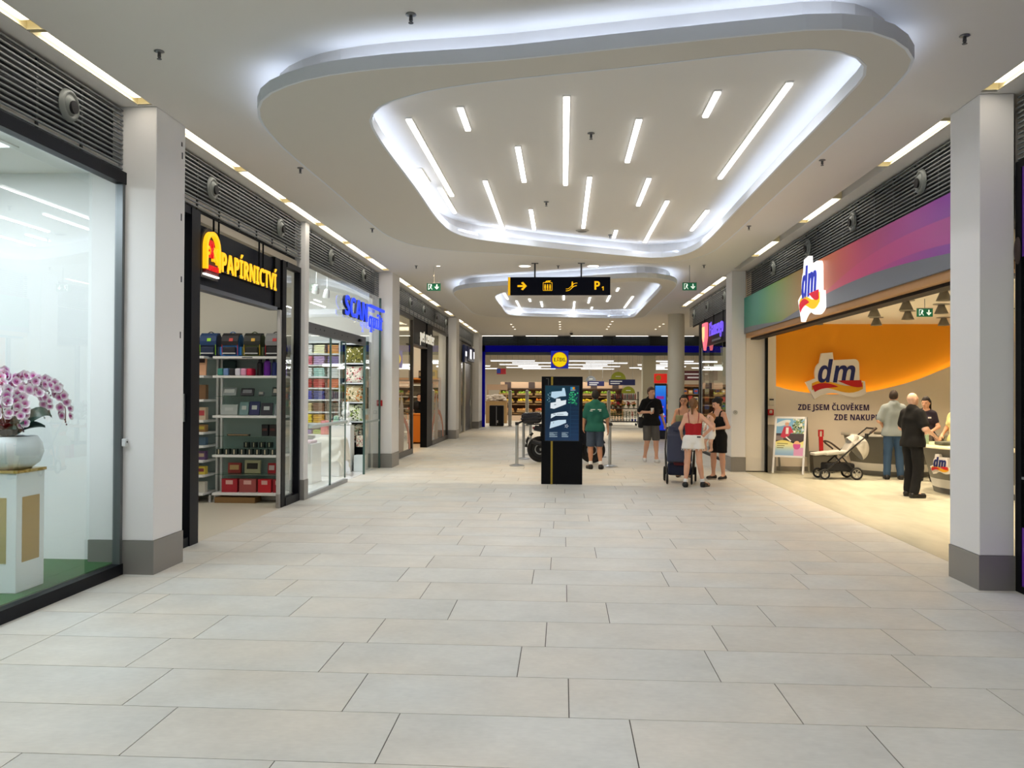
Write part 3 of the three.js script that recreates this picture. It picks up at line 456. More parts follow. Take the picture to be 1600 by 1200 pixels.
goods('pen_box', 'long flat pen box on the glass shelf', 'pen box', 0.34, 0.022, 0.08, 0x2b2320, -4.92, 1.0, -12.78, { face: 0xc9a27a, fw: 0.9, fh: 0.5 });
[[-4.52, 0x1f2024, 'black'], [-4.4, 0x35302e, 'dark brown'], [-4.28, 0x2a1a1d, 'dark red']].forEach(([x, c, n]) => goods('gift_box', n + ' upright gift box on the glass shelf', 'gift box', 0.1, 0.17, 0.1, c, x, 1.0, -12.84, { face: 0x6b3a36, fh: 0.2 }));
[[-5.0, 0.2, 0.16, 0xa33a34, 0xd8b27a, 'red craft set'], [-4.72, 0.24, 0.2, 0xb5b48e, 0x2d2a22, 'yellow modelling set with black tools'], [-4.42, 0.12, 0.16, 0xb31f2a, 0xd9c4c0, 'red pencil pack'], [-4.28, 0.12, 0.16, 0xb3a49c, 0xa02a30, 'beige pencil pack']].forEach(([x, w, h, c, f, n]) => goods('craft_set', n + ' on the low glass shelf', 'craft set', w, h, 0.05, c, x, 0.42, -12.84, { face: f, lean: 0.1 }));
[[-5.02, 0.24, 0xa81c2c, 'red chocolate coloured craft box'], [-4.74, 0.26, 0xa04a48, 'dull red craft box'], [-4.48, 0.2, 0xc01424, 'bright red craft box'], [-4.28, 0.14, 0x9a1622, 'dark red craft box']].forEach(([x, w, c, n]) => goods('craft_box', n + ' on the bottom shelf', 'craft box', w, 0.2, 0.12, c, x, 0.15, -12.74, { face: 0xd9a8a0, fw: 0.45, fh: 0.3, fy: 0.75 }));
const nb = [0x7a5a3c, 0xb3434a, 0xd8c24a, 0x4f6a80, 0xc9b49a, 0x8a3b3f, 0xd6d2c4, 0x6a4f7a, 0xa8814f];
[1.55, 1.24, 1.06, 0.86, 0.64, 0.42, 0.15].forEach((y, r) => [0, 1, 2, 3].forEach(k => goods('paper_item', ['top', 'second', 'third', 'fourth', 'fifth', 'sixth', 'lowest'][r] + ' small shelf of the narrow rack, ' + ord[k] + ' pack from the right', 'paper goods', 0.13, [0.22, 0.19, 0.11, 0.12, 0.13, 0.12, 0.16][r], 0.1, nb[(r * 4 + k * 3) % 9], -5.43 - k * 0.2, y, -12.66, { face: nb[(r + k) % 9], fh: 0.4, group: 'small packs on the narrow rack' })));
function panelLamp(label, p, w, d, k, color = 0xfff6ea) { const t = thing('ceiling_panel', label, 'light panel', p); obj('frame', bx(w + 0.06, 0.01, d + 0.06, 0, -0.005, 0), white, t); obj('diffuser', bx(w, 0.008, d, 0, -0.013, 0), glow(color, 2.2), t); rect(t, w, d, color, k, [0, -0.02, 0], [0, -1, 0]); return t; }
panelLamp('light panel in the stationery shop ceiling', [-5.5, 3.75, -10.6], 1.0, 2.4, 4.5);
// ---- bedding shop ----
const sf = facade('storefront', 'all-glass bedding shop front with steel door rail', 'storefront', -4.0, -13.24);
const zs = z => -(z + 13.24);
obj('upper_pane', fb(0, 5.38, 2.77, 3.72, -0.011, -0.009), glassM, sf);
obj('door_rail', fb(0, zs(-17.1), 2.6, 2.77, -0.06, 0.02), M(0x55585b, 0.5, 0.2), sf); objs('rail_screw', [0.35, 0.6, 0.85, 1.5, 2.0, 2.4].map(x => cy(0.012, 0.012, 0.01, x, 2.69, 0.025, 8, PI / 2)), M(0x3d4043, 0.4), sf);
obj('rail_sensor', rb(0.16, 0.06, 0.05, 0.02, 3.3, 2.67, 0.045), blackM, sf);
obj('lower_pane', fb(0, zs(-14.6), 0.08, 2.6, -0.011, -0.009), glassM, sf); obj('lower_pane', fb(zs(-14.66), zs(-15.7), 0.08, 2.6, -0.031, -0.029), glassM, sf);
objs('pane_edge', [fb(zs(-14.6), zs(-14.64), 0.06, 2.6, -0.03, 0.0), fb(zs(-15.68), zs(-15.72), 0.08, 2.6, -0.035, -0.02)], M(0x4f6a64, 0.3, 0.2), sf);
obj('threshold', fb(0, zs(-15.72), 0, 0.06, -0.05, 0.02), M(0x9a9c9c, 0.4, 0.5), sf);
obj('push_bar', bar([0.1, 1.12, 0.02], [zs(-15.6), 1.12, 0.02], 0.03, 10), M(0xc6d2cf, 0.3, 0.4), sf);
obj('end_pane', fb(zs(-17.15), zs(-18.62), 0.0, 2.77, -0.012, -0.008), glassM, sf); objs('end_edge', [fb(zs(-17.12), zs(-17.17), 0, 2.77, -0.03, 0.01), fb(zs(-18.58), zs(-18.62), 0, 3.72, -0.03, 0.01)], M(0x44605a, 0.3, 0.2), sf);
objs('lock_fitting', [fb(zs(-17.3), zs(-17.5), 1.2, 1.32, -0.02, 0.01), fb(zs(-17.3), zs(-18.5), 1.03, 1.07, -0.02, 0.01)], M(0x9aa9a5, 0.35, 0.5), sf);
{
  const blueG = glow(0x1844ff, 1.0, 0x1030c0), blueSide = M(0x050d3c, 0.6);
  const s = thing('shop_sign', 'glowing blue SCAN quilt letters on the glass front', 'shop sign', [-3.99, 3.2, -16.85], PI / 2);
  obj('letters_scan', txt('SCAN', 0.36, 0.015, font, 1.75).translate(-0.72, 0.05, 0.06), blueG, s); obj('letters_scan_backs', txt('SCAN', 0.36, 0.05, font, 1.75).translate(-0.72, 0.05, 0.009), blueSide, s);
  const q = txt('quilt', 0.3, 0.015, fontSerif, 1.3); q.applyMatrix4(new THREE.Matrix4().makeShear(0, 0, 0.18, 0, 0, 0)); obj('letters_quilt', q.translate(0.92, -0.1, 0.06), blueG, s);
  obj('letters_bar', bx(1.35, 0.05, 0.06, 0.9, 0.21, 0.09), blueG, s); objs('stand_off', [-1.4, -0.6, 0.3, 1.3].map(x => cy(0.012, 0.012, 0.07, x, 0.0, 0.03, 8, PI / 2)), steel, s);
}
rack('towel_rack', 'tall white rack full of folded towels in the bedding shop', -6.2, -4.74, -18.0, -18.4, [2.73, 2.48, 2.24, 1.99, 1.75, 1.5, 1.24, 1.0, 0.76], [], { h: 2.78, th: 0.03, back: M(0xcfd2d2, 0.6), sideDepth: 0.36 });
const towelG = [0.16, 0.24, 0.24].map(w => rb(w, 0.044, 0.3, 0.02, 0, 0.022, 0, 0, 0, 0, 2)), rows = [[0xf1efe6, 'white', 0xf2eec0, 'cream', 0xe3a85c, 'orange'], [0xd46a80, 'pink', 0xb79bc4, 'lilac', 0x7a70ac, 'violet'], [0xeef0ee, 'white', 0x9fc9c2, 'mint', 0xd2d8d8, 'pale grey'], [0xa81528, 'crimson', 0xb53a40, 'red', 0xcf6a44, 'coral'], [0x2c3fae, 'royal blue', 0x3a4c96, 'blue', 0x565462, 'slate'], [0xd9c98e, 'straw', 0x86604e, 'brown', 0x6d6658, 'taupe'], [0xf2d81e, 'bright yellow', 0xd6a53a, 'mustard', 0x55504c, 'charcoal'], [0x6a5aa8, 'purple', 0x8fae54, 'olive green', 0xe6e6e4, 'white']];
rows.forEach((r, i) => [0, 1, 2].forEach(c => { const y = 2.48 - [0, 0.24, 0.49, 0.73, 0.98, 1.24, 1.48, 1.72][i] + 0.001, x = [-5.43, -5.2, -4.9][c], rowN = ['top', 'second', 'third', 'fourth', 'fifth', 'sixth', 'seventh', 'lowest'][i];
  for (let k = 0; k < (i === 7 ? 2 : 4); k++) { const o = one('folded_towel', 'folded ' + r[c * 2 + 1] + ' towel, ' + ['lowest', 'second', 'third', 'topmost'][k] + ' in its stack on the ' + rowN + ' shelf', 'towel', towelG[c], M(r[c * 2], 0.95), 'folded towels in the rack'); o.position.set(x + rr(-0.006, 0.006), y + k * 0.0455, -18.17); } }));
rack('cushion_rack', 'dark open rack of patterned cushions by the glass edge', -4.72, -4.16, -18.0, -18.4, [2.7, 2.28, 1.86, 1.45, 1.04, 0.62, 0.1], [], { h: 2.74, th: 0.03, back: M(0x2b2f33, 0.7), side: M(0x2f4a48, 0.6), board: M(0xcfd3d4, 0.4), sideDepth: 0.36 });
const cushTex = [[['#6d6a2c', '#e6dfc4', '#3a3d1c', '#8c8440'], 1], [['#e9e2d0', '#b4494c', '#6f7a63', '#ddb9ae'], 2], [['#cdbb92', '#c2702f', '#5b5a34', '#e9e0c8'], 3], [['#e9ecd2', '#8aa04c', '#50563c', '#c9cfa0'], 4], [['#d3cdb6', '#7d8a6c', '#9a6a4e', '#444a3e'], 5]].map(([cs, sd]) => canvasTex(128, 128, (g, w, h) => { let s = sd * 97; const R = () => (s = (s * 16807) % 2147483647) / 2147483647; g.fillStyle = cs[0]; g.fillRect(0, 0, w, h); for (let i = 0; i < 70; i++) { g.fillStyle = cs[1 + Math.floor(R() * 3)]; g.beginPath(); g.ellipse(R() * w, R() * h, 3 + R() * 9, 2 + R() * 6, R() * 3, 0, 7); g.fill(); } }));
const cushG = (() => { const g = new THREE.BoxGeometry(0.4, 0.38, 0.14, 14, 14, 4), p = g.attributes.position; for (let i = 0; i < p.count; i++) { const x = p.getX(i) / 0.2, y = p.getY(i) / 0.19, k = (1 - x * x) * (1 - y * y); p.setZ(i, p.getZ(i) * (0.18 + 0.95 * Math.pow(Math.max(0, k), 0.45))); p.setX(i, p.getX(i) * (1 - 0.08 * (1 - y * y))); p.setY(i, p.getY(i) * (1 - 0.08 * (1 - x * x))); } g.computeVertexNormals(); return g; })();
[2.28, 1.86, 1.45, 1.04, 0.62].forEach((y, i) => { const o = one('cushion', ['olive landscape', 'white floral', 'beige botanical', 'pale green meadow', 'grey leaf'][i] + ' patterned cushion in the dark rack', 'cushion', cushG, new THREE.MeshStandardMaterial({ map: cushTex[i], roughness: 0.95 }), 'cushions in the dark rack'); o.position.set(-4.46, y + 0.178, -18.12); o.rotation.set(-0.12, 0.1, 0); });
// display tables and boxes in the bedding shop
function clothDrape(w, d, h, drop, seedv) { // cloth over a box: top with rounded folds hanging on the sides
  const N = 48, g = new THREE.PlaneGeometry(w + 2 * drop, d + 2 * drop, N, N).rotateX(-PI / 2), p = g.attributes.position;
  for (let i = 0; i < p.count; i++) { let x = p.getX(i), z = p.getZ(i); const ox = Math.max(0, Math.abs(x) - w / 2), oz = Math.max(0, Math.abs(z) - d / 2), o = Math.hypot(ox, oz), fold = Math.sin((x * 17 + z * 23) + seedv) * 0.02 * Math.min(1, o * 4);
    let y = h; if (o > 0) { y = h - o * 0.97; const ux = ox / o, uz = oz / o, r = 0.03 + 0.1 * o + fold; x = Math.sign(x) * (Math.min(Math.abs(x), w / 2) + ux * r); z = Math.sign(z) * (Math.min(Math.abs(z), d / 2) + uz * r); } else y += Math.sin(x * 9 + z * 7) * 0.004 + 0.006; p.setXYZ(i, x, Math.max(0.02, y), z); }
  g.computeVertexNormals(); return g;
}
const whiteBox = M(0xf0f1f1, 0.35), softWhite = new THREE.MeshStandardMaterial({ color: 0xf1eee4, roughness: 0.95, side: THREE.DoubleSide });
one('display_table', 'white display table under the draped cream blanket', 'table', rb(0.5, 0.72, 0.5, 0.01, -4.62, 0.365, -16.85), whiteBox);
{ const o = one('blanket', 'cream blanket draped over the display table', 'blanket', clothDrape(0.5, 0.5, 0.75, 0.46, 1), softWhite); o.position.set(-4.62, 0, -16.85); }
one('display_box', 'tall white display box with a plush rabbit on top', 'box', rb(0.42, 0.96, 0.34, 0.008, -4.6, 0.485, -17.72), whiteBox);
one('display_box', 'low white display box behind the first glass pane', 'box', rb(0.5, 0.72, 0.6, 0.008, -4.75, 0.365, -15.5), whiteBox);
one('storage_box', 'small pale grey storage box by the glass edge', 'box', rb(0.2, 0.34, 0.25, 0.01, -4.24, 0.175, -17.75), M(0xd5dcdb, 0.4));
one('towel', 'pale pink towel folded on the low white box', 'towel', rb(0.42, 0.05, 0.4, 0.02, -4.76, 0.752, -15.5), M(0xe6cdd6, 0.95)); one('towel', 'mauve towel hanging over the low white box side', 'towel', rb(0.18, 0.3, 0.02, 0.008, -4.82, 0.58, -15.187), M(0xb78ea6, 0.95)); one('towel', 'grey patterned towel hanging over the low white box side', 'towel', rb(0.14, 0.36, 0.02, 0.008, -4.6, 0.55, -15.187), M(0xbfc0bf, 0.95));
one('wicker_basket', 'round taupe basket standing on the low white box', 'basket', [lathe([[0.001, 0], [0.1, 0], [0.13, 0.08], [0.12, 0.16], [0.1, 0.17], [0.1, 0.15]], 20).translate(-4.92, 0.778, -15.55)], M(0x8a7e6c, 0.9));
{
  const r = thing('plush_rabbit', 'white plush rabbit toy sitting on the tall display box', 'plush toy', [-4.52, 0.967, -17.66], 0.5); const f = M(0xf3f3f1, 0.95);
  obj('body', [sp(0.09, 0, 0.09, 0, 1, 1.1, 0.9), sp(0.03, -0.08, 0.03, 0.06, 1, 0.9, 1.6), sp(0.03, 0.08, 0.03, 0.06, 1, 0.9, 1.6), sp(0.028, -0.09, 0.13, 0.02, 1, 1.8, 1), sp(0.028, 0.09, 0.13, 0.02, 1, 1.8, 1)], f, r); obj('head', sp(0.085, 0, 0.25, 0.01, 1.1, 0.95, 0.95), f, r);
  for (const s of [-1, 1]) { obj('ear', sp(0.032, s * 0.045, 0.4, 0, 1, 3, 0.7), f, r); obj('eye', sp(0.008, s * 0.035, 0.26, 0.09, 1, 1, 0.6, 8, 6), M(0x1a1a1a, 0.3), r); }
}
one('towel', 'mint green towel bundle on the tall display box', 'towel', rb(0.12, 0.2, 0.24, 0.05, -4.74, 1.067, -17.74, 0, 0.2, 0), M(0x9cc9b0, 0.95)); one('cushion', 'navy and white striped cushion on the tall display box', 'cushion', rb(0.09, 0.17, 0.22, 0.03, -4.63, 1.052, -17.76), new THREE.MeshStandardMaterial({ roughness: 0.95, map: canvasTex(64, 64, (g, w, h) => { for (let i = 0; i < 8; i++) { g.fillStyle = i % 2 ? '#f2f2f0' : '#1b2748'; g.fillRect(0, i * 8, w, 8); } }) }));
[[-5.05, 0xd9707c, 'rose'], [-4.93, 0xc9545f, 'coral red'], [-4.86, 0xe3a1a4, 'pale pink']].forEach(([x, c, n], i) => one('gift_set', n + ' wrapped towel set standing before the towel rack', 'towel set', rb(0.1, 0.3, 0.12, 0.02, x - 0.02 * i, 0.91, -17.88), M(c, 0.8)));
one('display_box', 'white low cabinet carrying the pink towel sets', 'box', rb(0.4, 0.755, 0.18, 0.006, -5.0, 0.38, -17.88), whiteBox);
{ const b = thing('tote_bag', 'floral tote bag hanging on the dark rack', 'bag', [-4.26, 0.5, -17.93]); obj('bag_body', rb(0.2, 0.24, 0.06, 0.02, 0, 0.12, 0), new THREE.MeshStandardMaterial({ map: cushTex[1], roughness: 0.95 }), b); obj('strap', tube([[-0.06, 0.24, 0], [-0.04, 0.36, 0], [0.04, 0.36, 0], [0.06, 0.24, 0]], 0.01, 12, 6), M(0x1c1c1e, 0.8), b); }
panelLamp('light panel in the bedding shop ceiling', [-5.4, 4.42, -15.6], 1.4, 2.6, 15, 0xf6fbff);
for (let i = 0; i < 5; i++) { const s = thing('track_spot', ord[i] + ' white track spot from the near end above the bedding shop glass', 'track spot', [-4.75, 3.72, -14.0 - i * 0.75], 0.5, 'white track spots in the bedding shop'); obj('stem', cy(0.008, 0.008, 0.7, 0, 0.36, 0, 8), white, s); obj('head', tr(lathe([[0.001, 0], [0.05, 0], [0.07, -0.16], [0.06, -0.16]], 18), 0, 0, 0, 0.5), M(0xf0f0ee, 0.4), s); obj('lens', tr(cy(0.055, 0.055, 0.006, 0, -0.14, 0, 18), 0, 0, 0, 0.5), glow(0xfffaf0, 4), s); }
// ---- pet shop ----
const petf = facade('storefront', 'pet shop storefront with dark frame and open doorway', 'storefront', -4.05, -19.5);
const zq = z => -(z + 19.5), brownFrame = M(0x2c2723, 0.4, 0.2);
for (const [a, b] of [[-19.5, -22.98], [-26.45, -30.05]]) {
  obj('kick_rail', fb(zq(a), zq(b), 0, 0.14, -0.06, 0.01), M(0x4f4a44, 0.4, 0.3), petf); obj('head_rail', fb(zq(a), zq(b), 3.6, 3.69, -0.06, 0.01), brownFrame, petf);
  obj('pane', fb(zq(a), zq(b), 0.14, 3.6, -0.031, -0.029), glassM, petf);
}
objs('stile', [fb(zq(-19.5), zq(-19.58), 0.14, 3.6, -0.06, 0.01), fb(zq(-22.9), zq(-23.02), 0, 3.69, -0.1, 0.01), fb(zq(-29.95), zq(-30.05), 0.14, 3.6, -0.06, 0.01)], brownFrame, petf);
obj('black_pillar', fb(zq(-25.42), zq(-26.45), 0, 3.69, -0.2, 0.0), blackM, petf);
obj('sign_board', fb(zq(-23.02), zq(-25.42), 2.98, 3.69, -0.12, -0.03), blackM, petf); obj('door_head', fb(zq(-23.02), zq(-25.42), 2.94, 2.98, -0.2, 0.0), M(0x5b5650, 0.4, 0.4), petf);
{ const arc = (cx, w, h) => { const pts = [], q = []; for (let i = 0; i <= 14; i++) { const t = PI * i / 14; pts.push([cx - w * Math.cos(t), h * Math.sin(t)]); q.push([cx - w * 0.82 * Math.cos(t), h * 0.86 * Math.sin(t)]); } return ext(shapeOf([...pts, ...q.reverse()]), 0.002).translate(0, 0.14, -0.026); };
  objs('arch_decal', [arc(2.1, 1.2, 0.9), arc(8.3, 1.4, 0.95)], M(0xc48a72, 0.7), petf); objs('drop_decal', [2.0, 8.0].map(x => ext(shapeOf([[x - 0.3, 0.14], [x - 0.38, 0.7], [x - 0.24, 1.3], [x, 1.6], [x + 0.24, 1.3], [x + 0.38, 0.7], [x + 0.3, 0.14]]), 0.002).translate(0, 0, -0.024)), M(0xb7a996, 0.7), petf); }
{ const s = thing('shop_sign', 'glowing white pet center letters', 'shop sign', [-3.99, 3.18, -25.05], PI / 2); obj('letters', txt('pet center', 0.33, 0.01, font, 2.6), glow(0xfff6e0, 0.6, 0xd8d4c8), s); obj('bracket', [-1.2, 0, 1.2].map(x => bx(0.04, 0.06, 0.04, x, 0.0, -0.02)), blackM, s); }
{ const c = thing('counter', 'orange sales counter inside the pet shop doorway', 'counter', [-4.6, 0, -27.4]); obj('front', rb(0.72, 0.93, 0.5, 0.02, 0, 0.465, 0), M(0xe07a10, 0.45), c); obj('top', rb(0.78, 0.03, 0.56, 0.01, 0, 0.946, 0), M(0xf0902a, 0.4), c); obj('plinth', bx(0.66, 0.05, 0.44, 0, 0.025, 0.03), M(0x6a3a10, 0.6), c);
  const m = thing('till_screen', 'dark till screen on the orange counter', 'till', [-4.5, 0.962, -27.45]); obj('foot', cy(0.07, 0.08, 0.02, 0, 0.01, 0), blackM, m); obj('stem', bx(0.04, 0.16, 0.04, 0, 0.09, -0.02), blackM, m); obj('screen', rb(0.3, 0.26, 0.03, 0.008, 0, 0.25, 0.0, -0.1), blackM, m); }
rack('pet_rack', 'orange-topped pet food rack behind the counter', -5.9, -4.3, -29.7, -30.15, [2.12, 1.72, 1.36, 1.02, 0.66, 0.3], [], { h: 2.16, board: M(0xe88a1a, 0.5), back: M(0xb9885a, 0.7), side: M(0xd9831c, 0.5) });
const petCols = [0xd4a12a, 0xc9502a, 0xe6e2d8, 0x8a2a22, 0x3f6a3a, 0xe8c23a, 0x9a6a3c, 0xd8d0c0, 0x4a4a52, 0xb03a54];
[1.72, 1.36, 1.02, 0.66, 0.3].forEach((y, r) => { for (let k = 0; k < 9; k++) goods('pet_food_pack', ord[k] + ' pet food pack from the left on the ' + ['top', 'second', 'middle', 'fourth', 'lowest'][r] + ' shelf behind the orange counter', 'pet food', 0.13, rr(0.18, 0.27), 0.14, petCols[(k * 3 + r * 2) % 10], -5.76 + k * 0.165, y, -29.86, { face: petCols[(k + r) % 10], fh: 0.4, group: 'pet food packs behind the counter' }); });
goods('pet_food_pack', 'large yellow pet food carton on top of the orange rack', 'pet food', 0.42, 0.3, 0.2, 0xe4c021, -4.62, 2.12, -29.9, { face: 0x5b5a34, fh: 0.5 }); goods('pet_food_pack', 'dark bottle-shaped pack on top of the orange rack', 'pet food', 0.12, 0.28, 0.12, 0x2a2420, -5.0, 2.12, -29.9, { face: 0x8a7a60 });
rack('pet_rack', 'long pet goods rack seen through the near pet shop pane', -6.6, -4.9, -23.5, -23.9, [1.9, 1.5, 1.1, 0.7, 0.3], [], { h: 1.95, back: M(0x8a7c68, 0.7) });
[1.5, 1.1, 0.7, 0.3].forEach((y, r) => { for (let k = 0; k < 9; k++) goods('pet_toy_pack', ord[k] + ' pet toy pack from the left on the ' + ['top', 'second', 'third', 'lowest'][r] + ' shelf behind the near pane', 'pet goods', 0.14, rr(0.2, 0.3), 0.12, petCols[(k * 7 + r * 3) % 10], -6.44 + k * 0.175, y, -23.66, { face: petCols[(k * 2 + r) % 10], fh: 0.35, group: 'pet toys behind the near pane' }); });
rack('pet_rack', 'pet goods rack seen through the far pet shop pane', -5.9, -4.45, -28.9, -29.25, [1.9, 1.5, 1.1, 0.7, 0.3], [], { h: 1.95, back: M(0x6d6355, 0.7) });
panelLamp('near light panel in the pet shop ceiling', [-5.4, 3.78, -21.8], 1.0, 2.4, 7, 0xffe8c4); panelLamp('middle light panel in the pet shop ceiling', [-5.4, 3.78, -25.3], 1.0, 2.4, 7, 0xffe8c4); panelLamp('far light panel in the pet shop ceiling', [-5.3, 3.78, -28.4], 1.0, 1.6, 8, 0xffe8c4);
// ---- grey service front past the pet shop ----
const svc = facade('storefront', 'grey panelled front with dark doors before the supermarket', 'storefront', -4.05, -30.95);
const zv = z => -(z + 30.95);
obj('panel', [fb(0, zv(-34.2), 0, 3.69, -0.1, -0.02), fb(zv(-34.2), zv(-38.55), 2.9, 3.69, -0.1, -0.06), fb(zv(-37.9), zv(-38.55), 0, 2.9, -0.1, -0.04)], M(0x77756c, 0.5), svc);
obj('glass_leaf', fb(zv(-34.2), zv(-35.2), 0.05, 2.85, -0.07, -0.05), M(0x3b4044, 0.15), svc); obj('frame_post', [fb(zv(-35.2), zv(-35.5), 0, 3.6, -0.08, 0.0)], M(0xb5b2a4, 0.4, 0.3), svc);
obj('door_leaf', fb(zv(-35.5), zv(-37.85), 0.02, 2.86, -0.09, -0.05), M(0x0e1530, 0.3), svc); obj('door_handle', bar([zv(-37.5), 1.05, -0.02], [zv(-37.5), 1.3, -0.02], 0.02), steel, svc);
{ const s = thing('lightbox_sign', 'dark blue lightbox with white lettering above the dark doors', 'shop sign', [-3.98, 3.25, -36.6], PI / 2); obj('box', rb(2.6, 0.6, 0.12, 0.02), M(0x16204a, 0.4), s); objs('white_mark', [rb(0.5, 0.4, 0.02, 0.01, -0.35, 0, 0.07), rb(0.22, 0.3, 0.02, 0.01, 0.95, 0, 0.07)], glow(0xf4f4ff, 1.4, 0xffffff), s); }
{ const s = thing('lightbox_sign', 'small blue lightbox above the glass leaf', 'shop sign', [-3.98, 3.2, -34.6], PI / 2); obj('box', rb(0.9, 0.7, 0.1, 0.02), M(0x1a2a5c, 0.4), s); obj('white_mark', rb(0.4, 0.2, 0.02, 0.01, 0, 0, 0.06), glow(0xe8f0ff, 1.4, 0xffffff), s); }
// ================= supermarket at the end =================
const blueM = M(0x0404c0, 0.6, 0, { specularIntensity: 0.2 });
const lf = thing('storefront', 'blue-framed supermarket entrance at the end of the corridor', 'storefront', [0, 0, -40.3]);
obj('blue_post', bb(-3.92, -3.67, 0, 3.84, -0.1, 0.06), blueM, lf); obj('blue_beam', bb(-3.92, 9.38, 3.54, 3.84, -0.1, 0.06), blueM, lf); obj('shutter_box', bb(-3.67, 9.38, 3.4, 3.54, -0.3, -0.1), M(0x55605e, 0.5), lf);
{ const g = thing('ventilation_grille', 'dark panelled grille above the blue supermarket beam', 'grille', [0, 0, -40.32]); obj('back_plate', bb(-3.92, 9.38, 3.85, 4.29, -0.08, -0.06), M(0x0d1218, 0.7), g);
  for (let i = 0; i < 15; i++) { const x = -3.9 + i * 0.885; if (x > 3.4 && x < 4.4) continue; const p = obj('panel', bx(0.86, 0.4, 0.02, 0, 0, 0), M(0x1e2830, 0.45, 0.2), g); p.position.set(x + 0.43, 4.07, -0.03); for (let k = 0; k < 5; k++) obj('slat', bx(0.85, 0.025, 0.014), M(0x2c3942, 0.4, 0.2), p).position.set(0, -0.16 + k * 0.08, 0.016); } }
for (let i = 0; i < 6; i++) { const t = thing('strip_lamp', ord[i] + ' wall strip lamp from the left above the supermarket grille', 'strip lamp', [-3.1 + i * 2.1, 4.292, -40.15], 0, 'strip lamps above the supermarket'); obj('tube', rb(1.5, 0.016, 0.05, 0.006, 0, -0.008, 0, 0, 0, 0, 1), stripGlow, t); rect(t, 1.5, 0.05, 0xfff1dd, 2, [0, -0.02, 0], [0, -1, 0.15]); }
{ const s = thing('supermarket_sign', 'square blue and yellow LIDL sign under the beam', 'shop sign', [-0.16, 3.18, -40.2]); obj('plate', rb(0.82, 0.82, 0.08, 0.02), glow(0x1030c8, 0.5, 0x1030b0), s); obj('red_ring', tr(cy(0.365, 0.365, 0.02, 0, 0, 0.045, 40), 0, 0, 0).applyMatrix4(new THREE.Matrix4()).rotateX(0), M(0xd8101a, 0.5), s).geometry = cy(0.365, 0.365, 0.02, 0, 0, 0, 40, PI / 2).translate(0, 0, 0.045); obj('yellow_disc', cy(0.34, 0.34, 0.02, 0, 0, 0, 40, PI / 2).translate(0, 0, 0.056), glow(0xffe000, 0.75, 0xffe000), s);
  obj('letters', [txt('L', 0.17, 0.02, fontSerif, 0.15).translate(-0.2, 0, 0.066), txt('DL', 0.17, 0.02, fontSerif, 0.32).translate(0.14, 0, 0.066)], M(0x060c50, 0.6), s); obj('red_letter', [bx(0.04, 0.1, 0.012, -0.08, -0.03, 0.072, 0, 0, 0.3), bx(0.06, 0.06, 0.012, -0.08, 0.075, 0.072, 0, 0, PI / 4)], M(0xe01020, 0.5), s); }
struct('wall_far', [bb(-9, 14, 0, 4.5, -62, -62.2), bb(-9.1, -9, 0, 4.5, -40.4, -62), bb(14, 14.1, 0, 4.5, -40.4, -62), bb(-9, -3.92, 0, 4.5, -40.4, -40.5), bb(9.38, 14, 0, 4.5, -40.4, -40.5)], M(0xcfc4b2, 0.8), 'walls of the supermarket hall');
struct('floor', bb(-9, 14, -0.1, 0, -40.4, -62), M(0xd9d2c2, 0.35), 'pale supermarket floor'); struct('ceiling', bb(-9, 14, 4.3, 4.4, -40.4, -62), M(0x9b978e, 0.8), 'grey supermarket ceiling');
{ const c = structGroup('pillar'); c.userData.label = 'square cream column in the supermarket entrance'; obj('shaft', rb(0.62, 4.29, 0.6, 0.01, 4.07, 2.145, -41.1), M(0xd9d5c0, 0.6), c); }
const lidlGlow = glow(0xffffff, 2.2); let lt0;
for (let r = 0; r < 6; r++) for (let i = 0; i < 5; i++) { const x = -6.4 + i * 3.9 + (r % 2) * 0.9, z = -42.6 - r * 3, label = ord[i] + ' hanging tube lamp from the left in the ' + ['nearest', 'second', 'third', 'fourth', 'fifth', 'farthest'][r] + ' row of the supermarket';
  if (!lt0) { lt0 = thing('hanging_tube_lamp', label, 'tube lamp', [x, 3.2, z], 0, 'supermarket tube lamps'); obj('tube', rb(2.2, 0.045, 0.1, 0.02), lidlGlow, lt0); obj('housing', bx(2.3, 0.05, 0.12, 0, 0.055, 0), white, lt0); objs('cable', [bar([-1.1, 0.09, 0], [-1.1, 1.09, 0], 0.006, 5), bar([1.1, 0.09, 0], [1.1, 1.09, 0], 0.006, 5)], greyM, lt0); rect(lt0, 2.2, 0.1, 0xfffaf0, LUM.lidl, [0, -0.045, 0], [0, -1, 0]); } else dup(lt0, [x, 3.2, z], 0, label); }
// produce racks
const woodM = M(0xb08a5a, 0.7), crateM = M(0x9a7a4c, 0.7), fruitG = new THREE.IcosahedronGeometry(0.06, 1);
function crate(x, y, z, w, col, label, group) { const t = thing('produce_crate', label, 'produce', [x, y, z], 0, group); obj('crate', [bx(w, 0.02, 0.5, 0, 0.01, 0), bx(w, 0.12, 0.02, 0, 0.06, 0.25), bx(w, 0.12, 0.02, 0, 0.06, -0.25), bx(0.02, 0.12, 0.48, w / 2 - 0.01, 0.06, 0), bx(0.02, 0.12, 0.48, -w / 2 + 0.01, 0.06, 0)], crateM, t);
  const gs = []; for (let i = 0; i < w * 0.5 * 110; i++) gs.push(fruitG.clone().scale(rr(0.8, 1.1), rr(0.8, 1.05), 1).translate(rr(-w / 2 + 0.07, w / 2 - 0.07), rr(0.07, 0.21), rr(-0.19, 0.19))); obj('fruit', gs, M(col, 0.5), t).userData.kind = 'stuff'; return t; }
